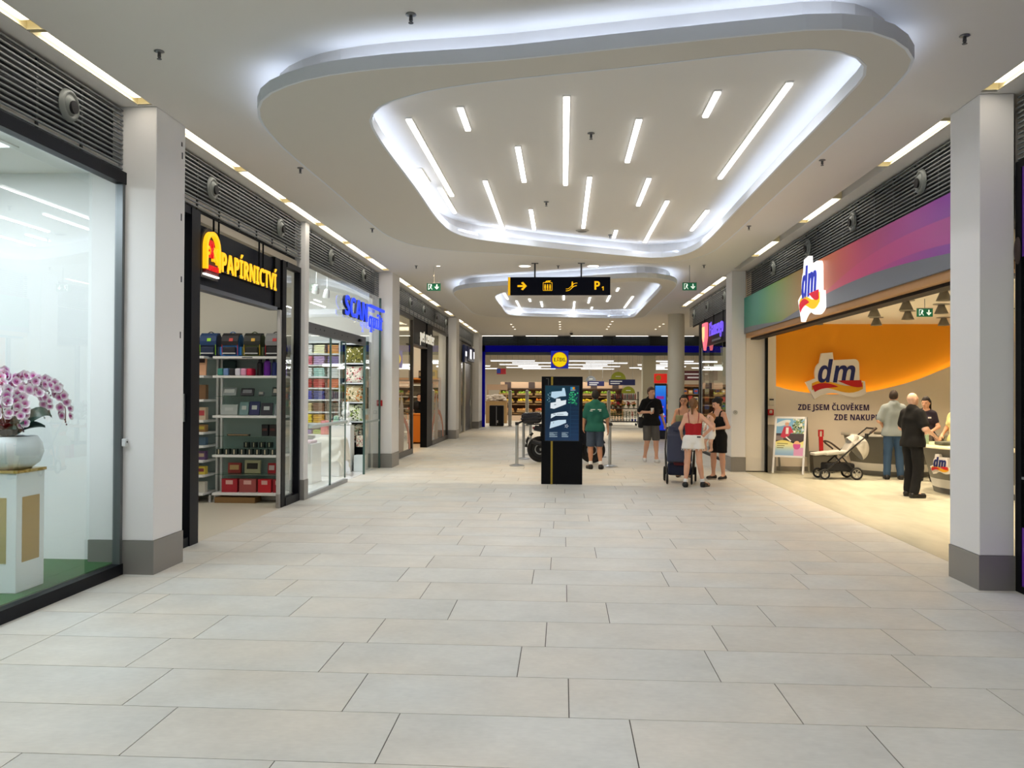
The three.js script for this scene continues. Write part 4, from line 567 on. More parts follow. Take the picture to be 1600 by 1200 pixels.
for (const [x0, x1, nm] of [[-3.6, 0.0, 'left'], [0.15, 3.4, 'right']]) {
  const w = x1 - x0, r = thing('produce_rack', 'wooden produce rack on the ' + nm + ' behind the supermarket entrance', 'produce rack', [(x0 + x1) / 2, 0, -49.6]);
  obj('base', bx(w, 0.3, 0.75, 0, 0.15, 0), M(0xd2b79a, 0.7), r); obj('back_board', bx(w, 1.9, 0.04, 0, 0.95, -0.38), M(0x6a4a32, 0.8), r); for (const [y, z] of [[0.42, 0.0], [0.96, -0.05], [1.4, -0.1]]) obj('tier', bx(w, 0.03, 0.6, 0, y, z, 0.12), woodM, r); objs('end_panel', [bx(0.04, 1.9, 0.8, -w / 2 - 0.02, 0.95, 0), bx(0.04, 1.9, 0.8, w / 2 + 0.02, 0.95, 0)], woodM, r); obj('canopy_board', bx(w, 0.36, 0.06, 0, 2.05, 0.1), M(0xcaa98a, 0.7), r); objs('photo_panel', [0.12, 0.5, 0.88].map(t => bx(0.36, 0.34, 0.02, -w / 2 + t * w, 2.05, 0.145)), M(0x4a3c38, 0.7), r); obj('light_lip', bx(w, 0.05, 0.2, 0, 1.84, 0.12), M(0x3a2c22, 0.7), r);
}
const fr = { 1.46: [0x9dc02c, 0xa6c832, 0xc9c24a, 0xb0703a], 1.02: [0xe8c31e, 0xf0d428, 0xe8801c, 0xd86a20], 0.47: [0xc98a4a, 0xd8a05a, 0xe6734a, 0xb0542c] };
for (const y of [1.46, 1.02, 0.47]) for (let k = 0; k < 6; k++) crate(-3.25 + k * 1.05 + (k > 2 ? 0.6 : 0), y, -49.5 - (y - 0.47) * 0.1, 0.9, fr[y][k % 4], ord[k] + ' fruit crate from the left on the ' + { 1.46: 'top', 1.02: 'middle', 0.47: 'bottom' }[y] + ' tier of the supermarket produce racks', 'fruit crates on the produce racks');
{ const t = thing('bread_display', 'wooden display piled with pale loaves just inside the supermarket', 'bread display', [-3.5, 0, -45.3]); obj('cabinet', [bx(1.1, 1.1, 0.6, 0, 0.55, 0), bx(1.14, 0.06, 0.64, 0, 1.13, 0)], M(0x9a7a4c, 0.7), t); obj('header', bx(1.1, 0.3, 0.06, 0, 1.9, -0.3), M(0xc2a386, 0.7), t); for (const s of [-0.5, 0.5]) obj('post', bx(0.05, 0.9, 0.05, s, 1.5, -0.3), woodM, t); const gs = []; for (let i = 0; i < 60; i++) gs.push(sp(0.09, rr(-0.46, 0.46), 1.2 + rr(0, 0.26), rr(-0.2, 0.22), 1.3, 0.8, 0.9, 8, 6)); obj('loaves', gs, M(0xcdbfae, 0.8), t).userData.kind = 'stuff'; }
{ const t = thing('draped_stand', 'black cloth-covered stand beside the left blue post', 'stand', [-3.2, 0, -41.5]); obj('cloth', rb(0.68, 1.0, 0.45, 0.03, 0, 0.5, 0), M(0x0b0b0d, 0.8), t); obj('grey_strip', bx(0.03, 0.9, 0.01, 0.0, 0.5, 0.231), M(0x8f9290, 0.5), t); obj('corner_patch', bx(0.06, 0.12, 0.01, 0.05, 0.22, 0.231), M(0xb5b5b0, 0.5), t); }
const gp = thing('security_gate', 'slim grey security gate left of the kiosk', 'security gate', [-2.55, 0, -41.4], 0, 'security gates'); obj('panel', rb(0.16, 1.72, 0.3, 0.07, 0, 0.89, 0), M(0xb9b6aa, 0.5), gp); obj('foot', bx(0.2, 0.03, 0.4, 0, 0.015, 0), greyM, gp);
dup(gp, [-1.75, 0, -42.0], 0, 'second slim grey security gate, next to the motorcycle tail'); dup(gp, [2.2, 0, -41.4], 0, 'slim grey security gate right of the man in green');
// plants trolley and signs to the right
{ const t = thing('plant_trolley', 'black wire trolley packed with potted plants in the supermarket entrance', 'plant trolley', [3.05, 0, -43.2]); obj('frame', [bar([-0.7, 0.05, 0.3], [-0.7, 1.7, 0.3], 0.02), bar([0.7, 0.05, 0.3], [0.7, 1.7, 0.3], 0.02), bar([-0.7, 0.05, -0.3], [-0.7, 1.7, -0.3], 0.02), bar([0.7, 0.05, -0.3], [0.7, 1.7, -0.3], 0.02), bx(1.44, 0.05, 0.66, 0, 0.2, 0), bx(1.44, 0.03, 0.66, 0, 0.85, 0), bx(1.44, 0.03, 0.66, 0, 1.3, 0)], M(0x2a2622, 0.6), t); objs('castor', [[-0.6, 0.25], [0.6, 0.25], [-0.6, -0.25], [0.6, -0.25]].map(([x, z]) => cy(0.06, 0.06, 0.04, x, 0.06, z, 12, 0, 0, PI / 2)), blackM, t); }
for (let i = 0; i < 9; i++) { const p = thing('potted_plant', ord[i] + ' potted plant from the left on the lowest shelf of the wire trolley', 'potted plant', [2.45 + i * 0.145, 0.226, -43.08], i, 'potted plants on the trolley'); obj('pot', cy(0.06, 0.045, 0.11, 0, 0.055, 0, 12), M(i > 6 ? 0x2430a0 : 0xd8d6d0, 0.6), p); const gs = []; for (let k = 0; k < 26; k++) { const L = rr(0.05, 0.075); gs.push(tr(new THREE.SphereGeometry(1, 6, 4).scale(L, 0.006, 0.018).translate(L * 0.8, 0, 0), 0, 0.12 + k * 0.014, 0, 0, k * 2.4, rr(0.2, 0.9))); } obj('leaves', gs, M(i === 7 ? 0xb03a2a : [0x3f5a28, 0x55682f, 0x2f4a26][i % 3], 0.7), p); }
for (let i = 0; i < 5; i++) { const p = thing('potted_flower', ord[i] + ' flowering pot from the left on the upper shelf of the wire trolley', 'potted plant', [2.5 + i * 0.26, 0.866, -43.1], i, 'flowering pots on the trolley'); obj('pot', cy(0.06, 0.045, 0.11, 0, 0.055, 0, 12), M(0xc8bda8, 0.6), p); const gs = []; for (let k = 0; k < 14; k++) gs.push(sp(0.035, rr(-0.09, 0.09), rr(0.17, 0.33), rr(-0.09, 0.09), 1, 0.8, 1, 6, 5)); obj('blossoms', gs, M([0xe0702a, 0xd83a52, 0xe6a02a, 0xc83a3a, 0xe8842e][i], 0.7), p); obj('leaves', sp(0.09, 0, 0.16, 0, 1, 0.7, 1, 8, 6), M(0x3f5a28, 0.8), p); }
for (let i = 0; i < 12; i++) bottle(2.5 + i * 0.1, 1.316, -43.1, 0.3, 0.038, [0x5a1420, 0x3a3a40, 0x7a2a30][i % 3], ord[i] + ' dark red bottle from the left on the trolley top shelf', 'wine_bottle', 'bottles on the trolley top');
function hangSign(label, x, y, z, w, h, col, bars) { const s = thing('hanging_banner', label, 'banner', [x, y, z]); obj('board', rb(w, h, 0.03, 0.01), M(col, 0.6), s); if (bars) objs('white_text_line', bars.map(([bxx, by, bw]) => bx(bw, h * 0.16, 0.006, bxx, by, 0.018)), M(0xe6e6ea, 0.6), s); objs('cable', [bar([-w * 0.4, h / 2, 0], [-w * 0.4, 4.3 - y, 0], 0.006, 5), bar([w * 0.4, h / 2, 0], [w * 0.4, 4.3 - y, 0], 0.006, 5)], greyM, s); return s; }
hangSign('navy hanging banner with white text right of the man in green', 3.05, 2.18, -44.6, 1.35, 0.3, 0x14184e, [[-0.3, 0.05, 0.6], [-0.36, -0.06, 0.48]]); hangSign('navy hanging banner above the head of the man in green', 1.75, 2.12, -46, 0.9, 0.26, 0x181b52, [[-0.1, 0.04, 0.5], [-0.14, -0.06, 0.42]]); hangSign('red and blue hanging box sign at the left of the supermarket', -3.2, 2.72, -44.5, 0.48, 0.3, 0xa81822); 
one('blue_tag', 'small blue price board on the red hanging sign', 'sign', bx(0.2, 0.24, 0.02, -3.34, 2.74, -44.47), M(0x1a3a9a, 0.6));
for (const [x, y, z, r, c, l] of [[3.25, 1.62, -43.0, 0.34, 0x8a9018, 'olive green half-round sign above the plant trolley'], [2.9, 2.34, -45.4, 0.4, 0x9aa028, 'pale green half-round sign behind the navy banner'], [1.5, 2.26, -46.4, 0.28, 0x6a6e72, 'grey half-round sign above the man in green']]) { const t = thing('half_round_sign', l, 'sign', [x, y, z]); obj('disc', ext((() => { const s = new THREE.Shape(); s.absarc(0, 0, r, 0, PI); s.closePath(); return s; })(), 0.02, 0, 24), M(c, 0.6), t); obj('text_line', bx(r * 0.7, 0.03, 0.004, 0, r * 0.4, 0.023), M(0xe8e8e0, 0.6), t); obj('post', bar([0, 0, 0], [0, y < 2 ? -(y - 1.33) : 4.3 - y, 0], 0.01, 6), greyM, t); }
// shelves of the supermarket on the right
rack('grocery_rack', 'brown grocery rack behind the round column', 4.7, 8.9, -45, -45.5, [2.0, 1.6, 1.2, 0.8, 0.4], [], { h: 2.1, back: M(0x8a6a4a, 0.8), board: M(0x9a7a58, 0.7) });
for (const [y, r] of [[1.6, 0], [1.2, 1], [0.8, 2]]) for (let k = 0; k < 14; k++) goods('grocery_pack', ord[k] + ' grocery pack from the left on the ' + ['top', 'middle', 'lower'][r] + ' shelf behind the florist', 'grocery', 0.22, rr(0.2, 0.32), 0.2, [0xd8a860, 0x3a6ab0, 0xb84a3a, 0xe0d2a0, 0x6a8a4a, 0xc87a3a][(k + r * 2) % 6], 4.95 + k * 0.28, y, -45.2, { face: [0xf0e8d0, 0xd04a3a, 0x2a4a8a][(k + r) % 3], fh: 0.35, group: 'grocery packs on the brown rack' });
hangSign('dark red hanging banner over the grocery rack', 6.9, 2.55, -45, 2.2, 0.5, 0x5a2028, [[0, 0.08, 1.2], [0, -0.1, 0.9]]);
for (let i = 0; i < 10; i++) { const t = thing('track_spot', ord[i] + ' white ceiling spot from the left behind the supermarket beam', 'track spot', [-3.2 + i * 0.95, 3.75, -41.6 - (i % 3) * 0.4], i, 'supermarket ceiling spots'); obj('stem', bar([0, 0, 0], [0, 0.55, 0], 0.01, 6), white, t); obj('head', tr(cy(0.04, 0.06, 0.2, 0, 0, 0, 14), 0, -0.05, 0, 0.6), white, t); obj('lens', tr(cy(0.045, 0.045, 0.01, 0, -0.105, 0, 14), 0, -0.05, 0, 0.6), glow(0xffffff, 4), t); }
// ================= right side =================
const facadeR = (name, label, cat, x, z0) => thing(name, label, cat, [x, 0, z0], -PI / 2); // local x runs towards the camera, local z faces the corridor
const zr = (z, z0) => z - z0;
// ---- purple shop front, right foreground ----
{
  const t = facadeR('shop_window', 'black-framed shop window with purple film bands at the right edge', 'shop window', 3.905, -7.65);
  obj('stile', bb(0, 0.09, 0, 3.7, -0.06, 0.004), blackM, t); obj('kick', bb(0.09, 5, 0, 0.06, -0.06, 0.004), blackM, t); obj('head', bb(0.09, 5, 3.64, 3.7, -0.06, 0.004), blackM, t);
  obj('pane', bb(0.09, 5, 0.06, 3.64, -0.011, -0.009), glassM, t); obj('upper_film', bb(0.09, 5, 2.87, 3.64, -0.008, -0.004), M(0x5e2a96, 0.25), t); obj('lower_film', bb(0.09, 5, 0.06, 0.56, -0.008, -0.004), M(0x6a2fa8, 0.25), t); obj('bead', bb(0.09, 5, 0.97, 0.99, -0.02, 0.0), greyM, t);
}
struct('wall_right', bb(4.4, 4.5, 0, 4.4, -2.5, -7.9), M(0xe2dccd, 0.7), 'cream partition just behind the purple window');
one('wall_hook', 'small oval brown bracket on the right pier edge', 'bracket', sp(0.07, 3.9, 2.93, -7.61, 0.35, 1.7, 0.7), M(0x3a2a22, 0.5));
panelLamp('light panel behind the purple front', [4.25, 4.5, -5.5], 0.2, 3, 1.2);
// ---- drugstore fascia with printed colour sweep ----
{
  const t = facadeR('sign_fascia', 'long glossy fascia with a rainbow sweep from teal to purple above the drugstore', 'fascia', 3.88, -18.58), L = 10.34;
  const tex = canvasTex(2048, 156, (g, w, h) => {
    const gr = g.createLinearGradient(0, 0, w, 0); [[0, '#1a8f80'], [0.12, '#1f9a78'], [0.22, '#5fa04a'], [0.34, '#9c9a3c'], [0.45, '#c28a40'], [0.56, '#cc6a44'], [0.68, '#c8406a'], [0.8, '#b0308c'], [0.92, '#8a2f9c'], [1, '#7c35a8']].forEach(([p, c]) => gr.addColorStop(p, c)); g.fillStyle = gr; g.fillRect(0, 0, w, h);
    g.fillStyle = 'rgba(214,60,130,0.45)'; g.beginPath(); g.moveTo(0.45 * w, h); g.bezierCurveTo(0.6 * w, 0.5 * h, 0.75 * w, 0.15 * h, w, 0.35 * h); g.lineTo(w, 0.75 * h); g.bezierCurveTo(0.85 * w, 0.5 * h, 0.7 * w, 0.6 * h, 0.5 * w, h); g.fill();
    g.fillStyle = '#6d7079'; g.beginPath(); g.moveTo(0, h); g.lineTo(0, 0.84 * h); g.bezierCurveTo(0.1 * w, 0.84 * h, 0.25 * w, 0.95 * h, 0.3 * w, 0.98 * h); g.bezierCurveTo(0.45 * w, 0.8 * h, 0.6 * w, 0.66 * h, 0.74 * w, 0.68 * h); g.bezierCurveTo(0.85 * w, 0.7 * h, 0.95 * w, 0.8 * h, w, 0.86 * h); g.lineTo(w, h); g.fill();
  });
  const face = new THREE.PlaneGeometry(L, 0.76).translate(L / 2, 3.33, 0.021); obj('printed_face', face, new THREE.MeshPhysicalMaterial({ map: tex, roughness: 0.32, specularIntensity: 0.5 }), t);
  obj('fascia_box', bb(0, L, 2.95, 3.71, -0.2, 0.019), M(0x6d7079, 0.5), t); obj('soffit_board', bb(0.0, L, 2.86, 2.95, -0.45, -0.02), M(0xb5844e, 0.5), t); obj('door_track', bb(0.0, L, 2.82, 2.86, -0.3, -0.12), blackM, t);
}
const dmBlue = '#14256b';
function dmLogo(parent, w, emissive) { // white-edged plate with letters and a red and yellow wave
  const wm = emissive ? glow(0xffffff, 0.85, 0xffffff) : M(0xf0ece6, 0.5), bm = emissive ? glow(0x2038d0, 0.5, 0x1828a0) : M(0x14236b, 0.5), rm = emissive ? glow(0xe01030, 0.6, 0xd01030) : M(0xc8141c, 0.5), ym = emissive ? glow(0xffc800, 0.7, 0xf0b800) : M(0xf0b01c, 0.5);
  const sh = new THREE.Shape(); sh.moveTo(-0.3, 0.62); sh.lineTo(-0.08, 0.64); sh.lineTo(-0.06, 0.48); sh.lineTo(0.36, 0.5); sh.quadraticCurveTo(0.46, 0.5, 0.46, 0.38); sh.lineTo(0.47, 0.06); sh.lineTo(0.58, 0.04); sh.lineTo(0.6, -0.2); sh.quadraticCurveTo(0.4, -0.34, 0.1, -0.22); sh.quadraticCurveTo(-0.2, -0.14, -0.44, -0.32); sh.lineTo(-0.62, 0.02); sh.lineTo(-0.42, 0.1); sh.quadraticCurveTo(-0.46, 0.34, -0.34, 0.42); sh.closePath();
  const k = w / 1.2, sc = g => g.scale(k, k, 1);
  obj('plate', sc(ext(sh, 0.06, 0.008)).translate(0, 0, 0), wm, parent);
  const d = txt('dm', 0.46, 0.012, font, 0.74); d.applyMatrix4(new THREE.Matrix4().makeShear(0, 0, 0.16, 0, 0, 0)); obj('letters', sc(d).translate(0.01 * k, 0.26 * k, 0.07), bm, parent);
  const wave = (y0, y1, a, b) => { const s = new THREE.Shape(); s.moveTo(a, y0); s.bezierCurveTo(a + 0.35, y0 + 0.2, b - 0.4, y0 - 0.22, b, y0 + 0.03); s.lineTo(b, y1 + 0.03); s.bezierCurveTo(b - 0.4, y1 - 0.22, a + 0.35, y1 + 0.2, a, y1); s.closePath(); return s; };
  obj('yellow_wave', sc(ext(wave(0.0, -0.14, -0.5, 0.54), 0.01)).translate(0, 0, 0.07), ym, parent);
  const r1 = new THREE.Shape(); r1.moveTo(-0.5, -0.06); r1.bezierCurveTo(-0.3, 0.06, -0.1, 0.0, 0.04, -0.07); r1.bezierCurveTo(-0.15, -0.1, -0.3, -0.08, -0.44, -0.18); r1.closePath(); const r2 = new THREE.Shape(); r2.moveTo(0.02, 0.06); r2.lineTo(0.5, 0.07); r2.lineTo(0.53, -0.06); r2.bezierCurveTo(0.4, -0.12, 0.2, -0.02, 0.02, 0.06); r2.closePath();
  obj('red_wave', [sc(ext(r1, 0.01)).translate(0, 0, 0.076), sc(ext(r2, 0.01)).translate(0, 0, 0.076)], rm, parent);
}
{ const s = thing('logo_sign', 'backlit dm logo box on the rainbow fascia', 'shop sign', [3.85, 3.16, -13.45], -PI / 2); dmLogo(s, 1.22, true); }
// ---- drugstore interior wall: cream panel with wavy top, orange wall behind it, hidden light ----
struct('wall_right', bb(4.6, 9.6, 1.2, 3.2, -19.1, -19.119), M(0xf0a010, 0.7), 'orange upper wall of the drugstore');
{
  const wv = [[4.6, 1.84], [5.0, 1.74], [5.5, 1.68], [6.0, 1.67], [6.61, 1.73], [7.42, 1.93], [8.18, 2.23], [9.6, 2.85]];
  const c = new THREE.SplineCurve(wv.map(p => new THREE.Vector2(...p))).getPoints(60).map(p => [p.x, p.y]);
  struct('wall_right', ext(shapeOf([[4.6, 0], ...c, [9.6, 0]]), 0.03).translate(0, 0, -18.93), M(0xeadfcd, 0.7), 'cream lower wall of the drugstore with a wavy top edge');
  const t = thing('cove_lamp', 'hidden light line behind the wavy cream wall edge', 'cove lamp', [0, 0, -18.99]);
  obj('led_strip', tube(c.map(p => [p[0], p[1] - 0.07, 0]), 0.008, 60, 5), glow(0xffe2a0, 3), t);
  for (let i = 0; i < 12; i++) { const a = c[i * 5], b = c[i * 5 + 5], L = Math.hypot(b[0] - a[0], b[1] - a[1]); const l = new THREE.RectAreaLight(0xffe0a0, 14, L, 0.03); l.position.set((a[0] + b[0]) / 2, (a[1] + b[1]) / 2 - 0.05, 0); l.rotation.set(PI / 2 - 0.3, 0, 0); const an = Math.atan2(b[1] - a[1], b[0] - a[0]); l.quaternion.premultiply(new THREE.Quaternion().setFromAxisAngle(V3(0, 0, 1), an)); l.castShadow = true; t.add(l); }
}
struct('baseboard_right', bb(4.62, 9.6, 0.001, 0.1, -18.885, -18.9), M(0x8d877b, 0.5));
struct('wall_right', [bb(4.36, 4.6, 1.0, 3.2, -18.86, -19.1)], M(0xe9e3d8, 0.6), 'narrow white wall strip with alarm box'); struct('wall_right', [bb(4.36, 4.6, 0, 0.99, -18.86, -19.1)], M(0xb4b0a8, 0.6), 'grey lower part of the narrow wall strip');
struct('trim_1', bb(4.3, 4.345, 0, 3.15, -18.5, -18.6), blackM, 'black sliding door edge');
{ const s = thing('logo_sign', 'large dm logo plate on the cream drugstore wall', 'wall sign', [5.87, 1.9, -18.895]); dmLogo(s, 1.24, false); }
{ const m = M(0x352052, 0.6); const a = thing('wall_lettering', 'purple wall lettering ZDE JSEM ČLOVĚKEM', 'lettering', [5.83, 1.385, -18.897]); const draw = (s, w) => { // letters missing from the font get their accent as geometry
    return txt(s, 0.125, 0.008, font, w); }; obj('letters', draw('ZDE JSEM ČLOVĚKEM', 1.5), m, a); a.rotation.z = 0.0;
  const b = thing('wall_lettering', 'purple wall lettering ZDE NAKUPUJI under the first line', 'lettering', [6.39, 1.155, -18.897]); obj('letters', draw('ZDE NAKUPUJI', 1.08), m, b); }
// ceiling lamps of the drugstore
let cone0;
[[5.45, -15.4], [4.35, -11.4], [5.53, -14.2], [6.26, -16.0], [6.2, -17.4], [6.34, -14.8], [5.5, -12.75], [7.5, -17.4], [4.9, -12.9], [5.2, -10.2], [6.6, -11.6], [7.6, -13.4], [7.8, -15.6], [5.0, -17.2]].forEach(([x, z], i) => {
  const label = ord[i] + ' grey cone ceiling lamp of the drugstore, ' + (z > -13 ? 'towards the near pier' : z > -16 ? 'in the middle' : 'towards the logo wall');
  if (!cone0) { cone0 = thing('cone_lamp', label, 'ceiling lamp', [x, 3.2, z], 0, 'drugstore cone lamps'); obj('plate', cy(0.13, 0.13, 0.012, 0, -0.006, 0, 20), M(0x9a958a, 0.5), cone0); obj('cone', lathe([[0.05, 0], [0.055, -0.02], [0.11, -0.15], [0.1, -0.15], [0.05, -0.03]], 22).translate(0, -0.012, 0), M(0x6f6a60, 0.5), cone0); obj('lens', cy(0.09, 0.09, 0.008, 0, -0.13, 0, 20), glow(0xffdf9e, 4), cone0); spot(cone0, 0xffe6c4, LUM.dmSpot, -0.17, 0.85, 0.6); }
  else dup(cone0, [x, 3.2, z], 0, label);
});
for (const [x, z, l] of [[5.2, -13.4, 'square slotted ceiling vent nearer the drugstore opening'], [5.2, -16.4, 'square slotted ceiling vent nearer the logo wall']]) { const v = thing('ceiling_vent', l, 'ceiling vent', [x, 3.2, z]); obj('frame', bx(0.6, 0.012, 0.6, 0, -0.006, 0), M(0xb5aa98, 0.6), v); for (let k = 0; k < 6; k++) obj('slot', bx(0.5, 0.006, 0.03, 0, -0.015, -0.22 + k * 0.09), M(0x5a544a, 0.7), v); }
// counters
function roundCounter(name, label, x, z, rt, rbm, h, a0, a1, topM) {
  const c = thing(name, label, 'counter', [x, 0, z]), lm = (pts, seg = 36) => new THREE.LatheGeometry(pts.map(p => new THREE.Vector2(...p)), seg, a0, a1 - a0), mix = t => rbm + (rt - rbm) * t;
  obj('toe_band', lm([[mix(0), 0], [mix(0.12), h * 0.12], [mix(0.12) - 0.06, h * 0.12], [mix(0) - 0.06, 0]]), M(0x5f5d56, 0.6), c); obj('white_band', lm([[mix(0.12), h * 0.12], [mix(0.3), h * 0.3], [mix(0.3) - 0.06, h * 0.3], [mix(0.12) - 0.06, h * 0.12]]), M(0xd8d4ca, 0.5), c); obj('shell', lm([[mix(0.3), h * 0.3], [mix(0.94), h * 0.94], [mix(0.94) - 0.06, h * 0.94], [mix(0.3) - 0.06, h * 0.3]]), M(0x6a675d, 0.5), c); obj('top', lm([[rt + 0.04, h * 0.94], [rt + 0.04, h], [rt - 0.4, h], [rt - 0.4, h * 0.94], [rt + 0.04, h * 0.94]]), topM, c); return c;
}
roundCounter('sales_counter', 'curved grey and white counter behind the man in jeans', 6.95, -18.55, 1.0, 0.78, 0.86, -PI / 2 - 0.1, PI / 2, M(0x9a968a, 0.4));
const c2 = roundCounter('sales_counter', 'curved grey till counter with a small logo at the right', 7.45, -15.1, 1.22, 1.02, 0.82, -PI * 0.85, PI * 0.05, M(0xd9cfae, 0.35));
obj('glass_guard', new THREE.CylinderGeometry(1.2, 1.2, 0.16, 30, 1, true, -PI * 0.8, PI * 0.8).translate(0, 0.9, 0), new THREE.MeshPhysicalMaterial({ color: 0xe8f2ec, roughness: 0.02, transmission: 1, thickness: 0, side: THREE.DoubleSide }), c2);
{ const s = thing('logo_sign', 'small dm logo fixed on the till counter', 'logo', [6.34, 0.46, -14.72], -1.22); dmLogo(s, 0.42, false); }
bottle(6.33, 0.822, -15.35, 0.26, 0.035, 0xa8c0a8, 'clear bottle standing on the till counter by the bald man', 'bottle');
one('tray', 'grey tray on the till counter', 'tray', rb(0.3, 0.06, 0.3, 0.02, 6.5, 0.852, -14.95), M(0x5d5a52, 0.5)); one('tray', 'grey tray on the counter behind the man in jeans', 'tray', rb(0.4, 0.05, 0.22, 0.02, 6.55, 0.886, -17.9, 0, 0.5), M(0x5f5b50, 0.5));
// advertising board
{
  const t = thing('a_frame_board', 'white A-frame board with a garden poster by the drugstore wall', 'advertising board', [4.78, 0, -18.3], -0.5), al = M(0xe9e6de, 0.35, 0.2);
  const post = canvasTex(256, 320, (g, w, h) => {
    let s = 5; const R = () => (s = (s * 16807) % 2147483647) / 2147483647; g.fillStyle = '#7fb4d8'; g.fillRect(0, 0, w, h * 0.6); g.fillStyle = '#dfe9ea'; g.beginPath(); g.ellipse(60, 40, 70, 22, -0.3, 0, 7); g.fill();
    for (let i = 0; i < 160; i++) { g.fillStyle = ['#5f7a4a', '#8aa06a', '#b9c49a', '#e6e6d2', '#4a5a3c'][Math.floor(R() * 5)]; g.beginPath(); g.arc(150 + R() * 110, R() * 190, 3 + R() * 8, 0, 7); g.fill(); } g.fillStyle = '#4a3d3a'; g.fillRect(0, 130, w, 70); g.fillStyle = '#8c7f78'; g.fillRect(0, 150, 70, 40);
    g.fillStyle = '#c9354c'; g.beginPath(); g.moveTo(40, 160); g.lineTo(70, 70); g.lineTo(130, 66); g.lineTo(160, 120); g.lineTo(130, 130); g.lineTo(120, 150); g.lineTo(80, 170); g.fill(); g.fillStyle = '#efe6e0'; g.fillRect(88, 78, 26, 56); g.fillStyle = '#d7a488'; g.beginPath(); g.arc(96, 48, 19, 0, 7); g.fill(); g.fillStyle = '#e9e6e0'; g.beginPath(); g.arc(96, 34, 17, PI, 0); g.fill(); g.strokeStyle = '#f2efe8'; g.lineWidth = 12; g.beginPath(); g.moveTo(92, 160); g.lineTo(140, 196); g.stroke(); g.beginPath(); g.arc(168, 112, 9, 0, 7); g.fillStyle = '#f2efe8'; g.fill();
    const gr = g.createLinearGradient(0, 190, 0, h); gr.addColorStop(0, '#f0de6a'); gr.addColorStop(0.35, '#e9e8b0'); gr.addColorStop(0.7, '#a9cbe0'); gr.addColorStop(1, '#8fb4d8'); g.fillStyle = gr; g.beginPath(); g.moveTo(0, 205); g.quadraticCurveTo(70, 170, 150, 210); g.quadraticCurveTo(200, 225, w, 190); g.lineTo(w, h); g.lineTo(0, h); g.fill(); g.fillStyle = '#dfa0c8'; g.fillRect(170, 250, w, 70); g.fillStyle = '#d85aa0'; g.beginPath(); g.arc(196, 232, 34, 0, 7); g.fill(); g.fillStyle = '#f0b884'; g.beginPath(); g.arc(196, 220, 28, PI, 0); g.fill(); g.fillStyle = '#7f7a3c'; for (const [x, y, ww] of [[14, 216, 100], [14, 234, 70], [14, 252, 62]]) g.fillRect(x, y, ww, 6);
  });
  for (const s of [-1, 1]) { // two leaves leaning together
    const leaf = new THREE.Group(); leaf.name = 'leaf'; t.add(leaf); leaf.position.set(0, 1.19, s * 0.012); leaf.rotation.x = -s * 0.22; if (s < 0) leaf.rotation.y = 0;
    obj('frame', [bx(0.65, 0.04, 0.02, 0, -0.02, 0), bx(0.65, 0.04, 0.02, 0, -0.84, 0), bx(0.04, 1.2, 0.02, -0.305, -0.6, 0), bx(0.04, 1.2, 0.02, 0.305, -0.6, 0)], s > 0 ? al : M(0x8f8b80, 0.4, 0.3), leaf); obj('backing', bx(0.58, 0.79, 0.008, 0, -0.43, 0), M(0x8d8f88, 0.6), leaf);
    if (s > 0) obj('poster', new THREE.PlaneGeometry(0.57, 0.78).translate(0, -0.43, 0.006), new THREE.MeshStandardMaterial({ map: post, roughness: 0.4 }), leaf);
  }
}
// baskets
{ const t = thing('basket_trolley', 'dark grey shopping basket with tall red handle by the drugstore wall', 'basket', [5.52, 0, -18.62]), pr = [[-0.2, 0], [0.2, 0], [0.26, 0.4], [-0.26, 0.4]];
  obj('bin', (() => { const g = new THREE.BoxGeometry(0.42, 0.4, 0.3), p = g.attributes.position; for (let i = 0; i < p.count; i++) { const k = p.getY(i) > 0 ? 1.22 : 1; p.setX(i, p.getX(i) * k); p.setZ(i, p.getZ(i) * k); } g.computeVertexNormals(); return g.translate(0, 0.215, 0); })(), M(0x5a574e, 0.6), t); obj('rim', [bx(0.55, 0.035, 0.03, 0, 0.42, 0.185), bx(0.55, 0.035, 0.03, 0, 0.42, -0.185), bx(0.03, 0.035, 0.37, 0.26, 0.42, 0), bx(0.03, 0.035, 0.37, -0.26, 0.42, 0)], M(0x4a473f, 0.6), t); obj('handle', [bx(0.085, 0.34, 0.03, -0.06, 0.6, 0.1, 0, 0, 0.03), bx(0.03, 0.12, 0.03, -0.105, 0.83, 0.1), bx(0.03, 0.12, 0.03, -0.025, 0.83, 0.1), bx(0.11, 0.03, 0.03, -0.065, 0.9, 0.1)], M(0xb8141c, 0.45), t); objs('wheel', [[-0.17, 0.1], [0.17, 0.1], [-0.17, -0.1], [0.17, -0.1]].map(([x, z]) => cy(0.02, 0.02, 0.02, x, 0.02, z, 10, 0, 0, PI / 2)), blackM, t); }
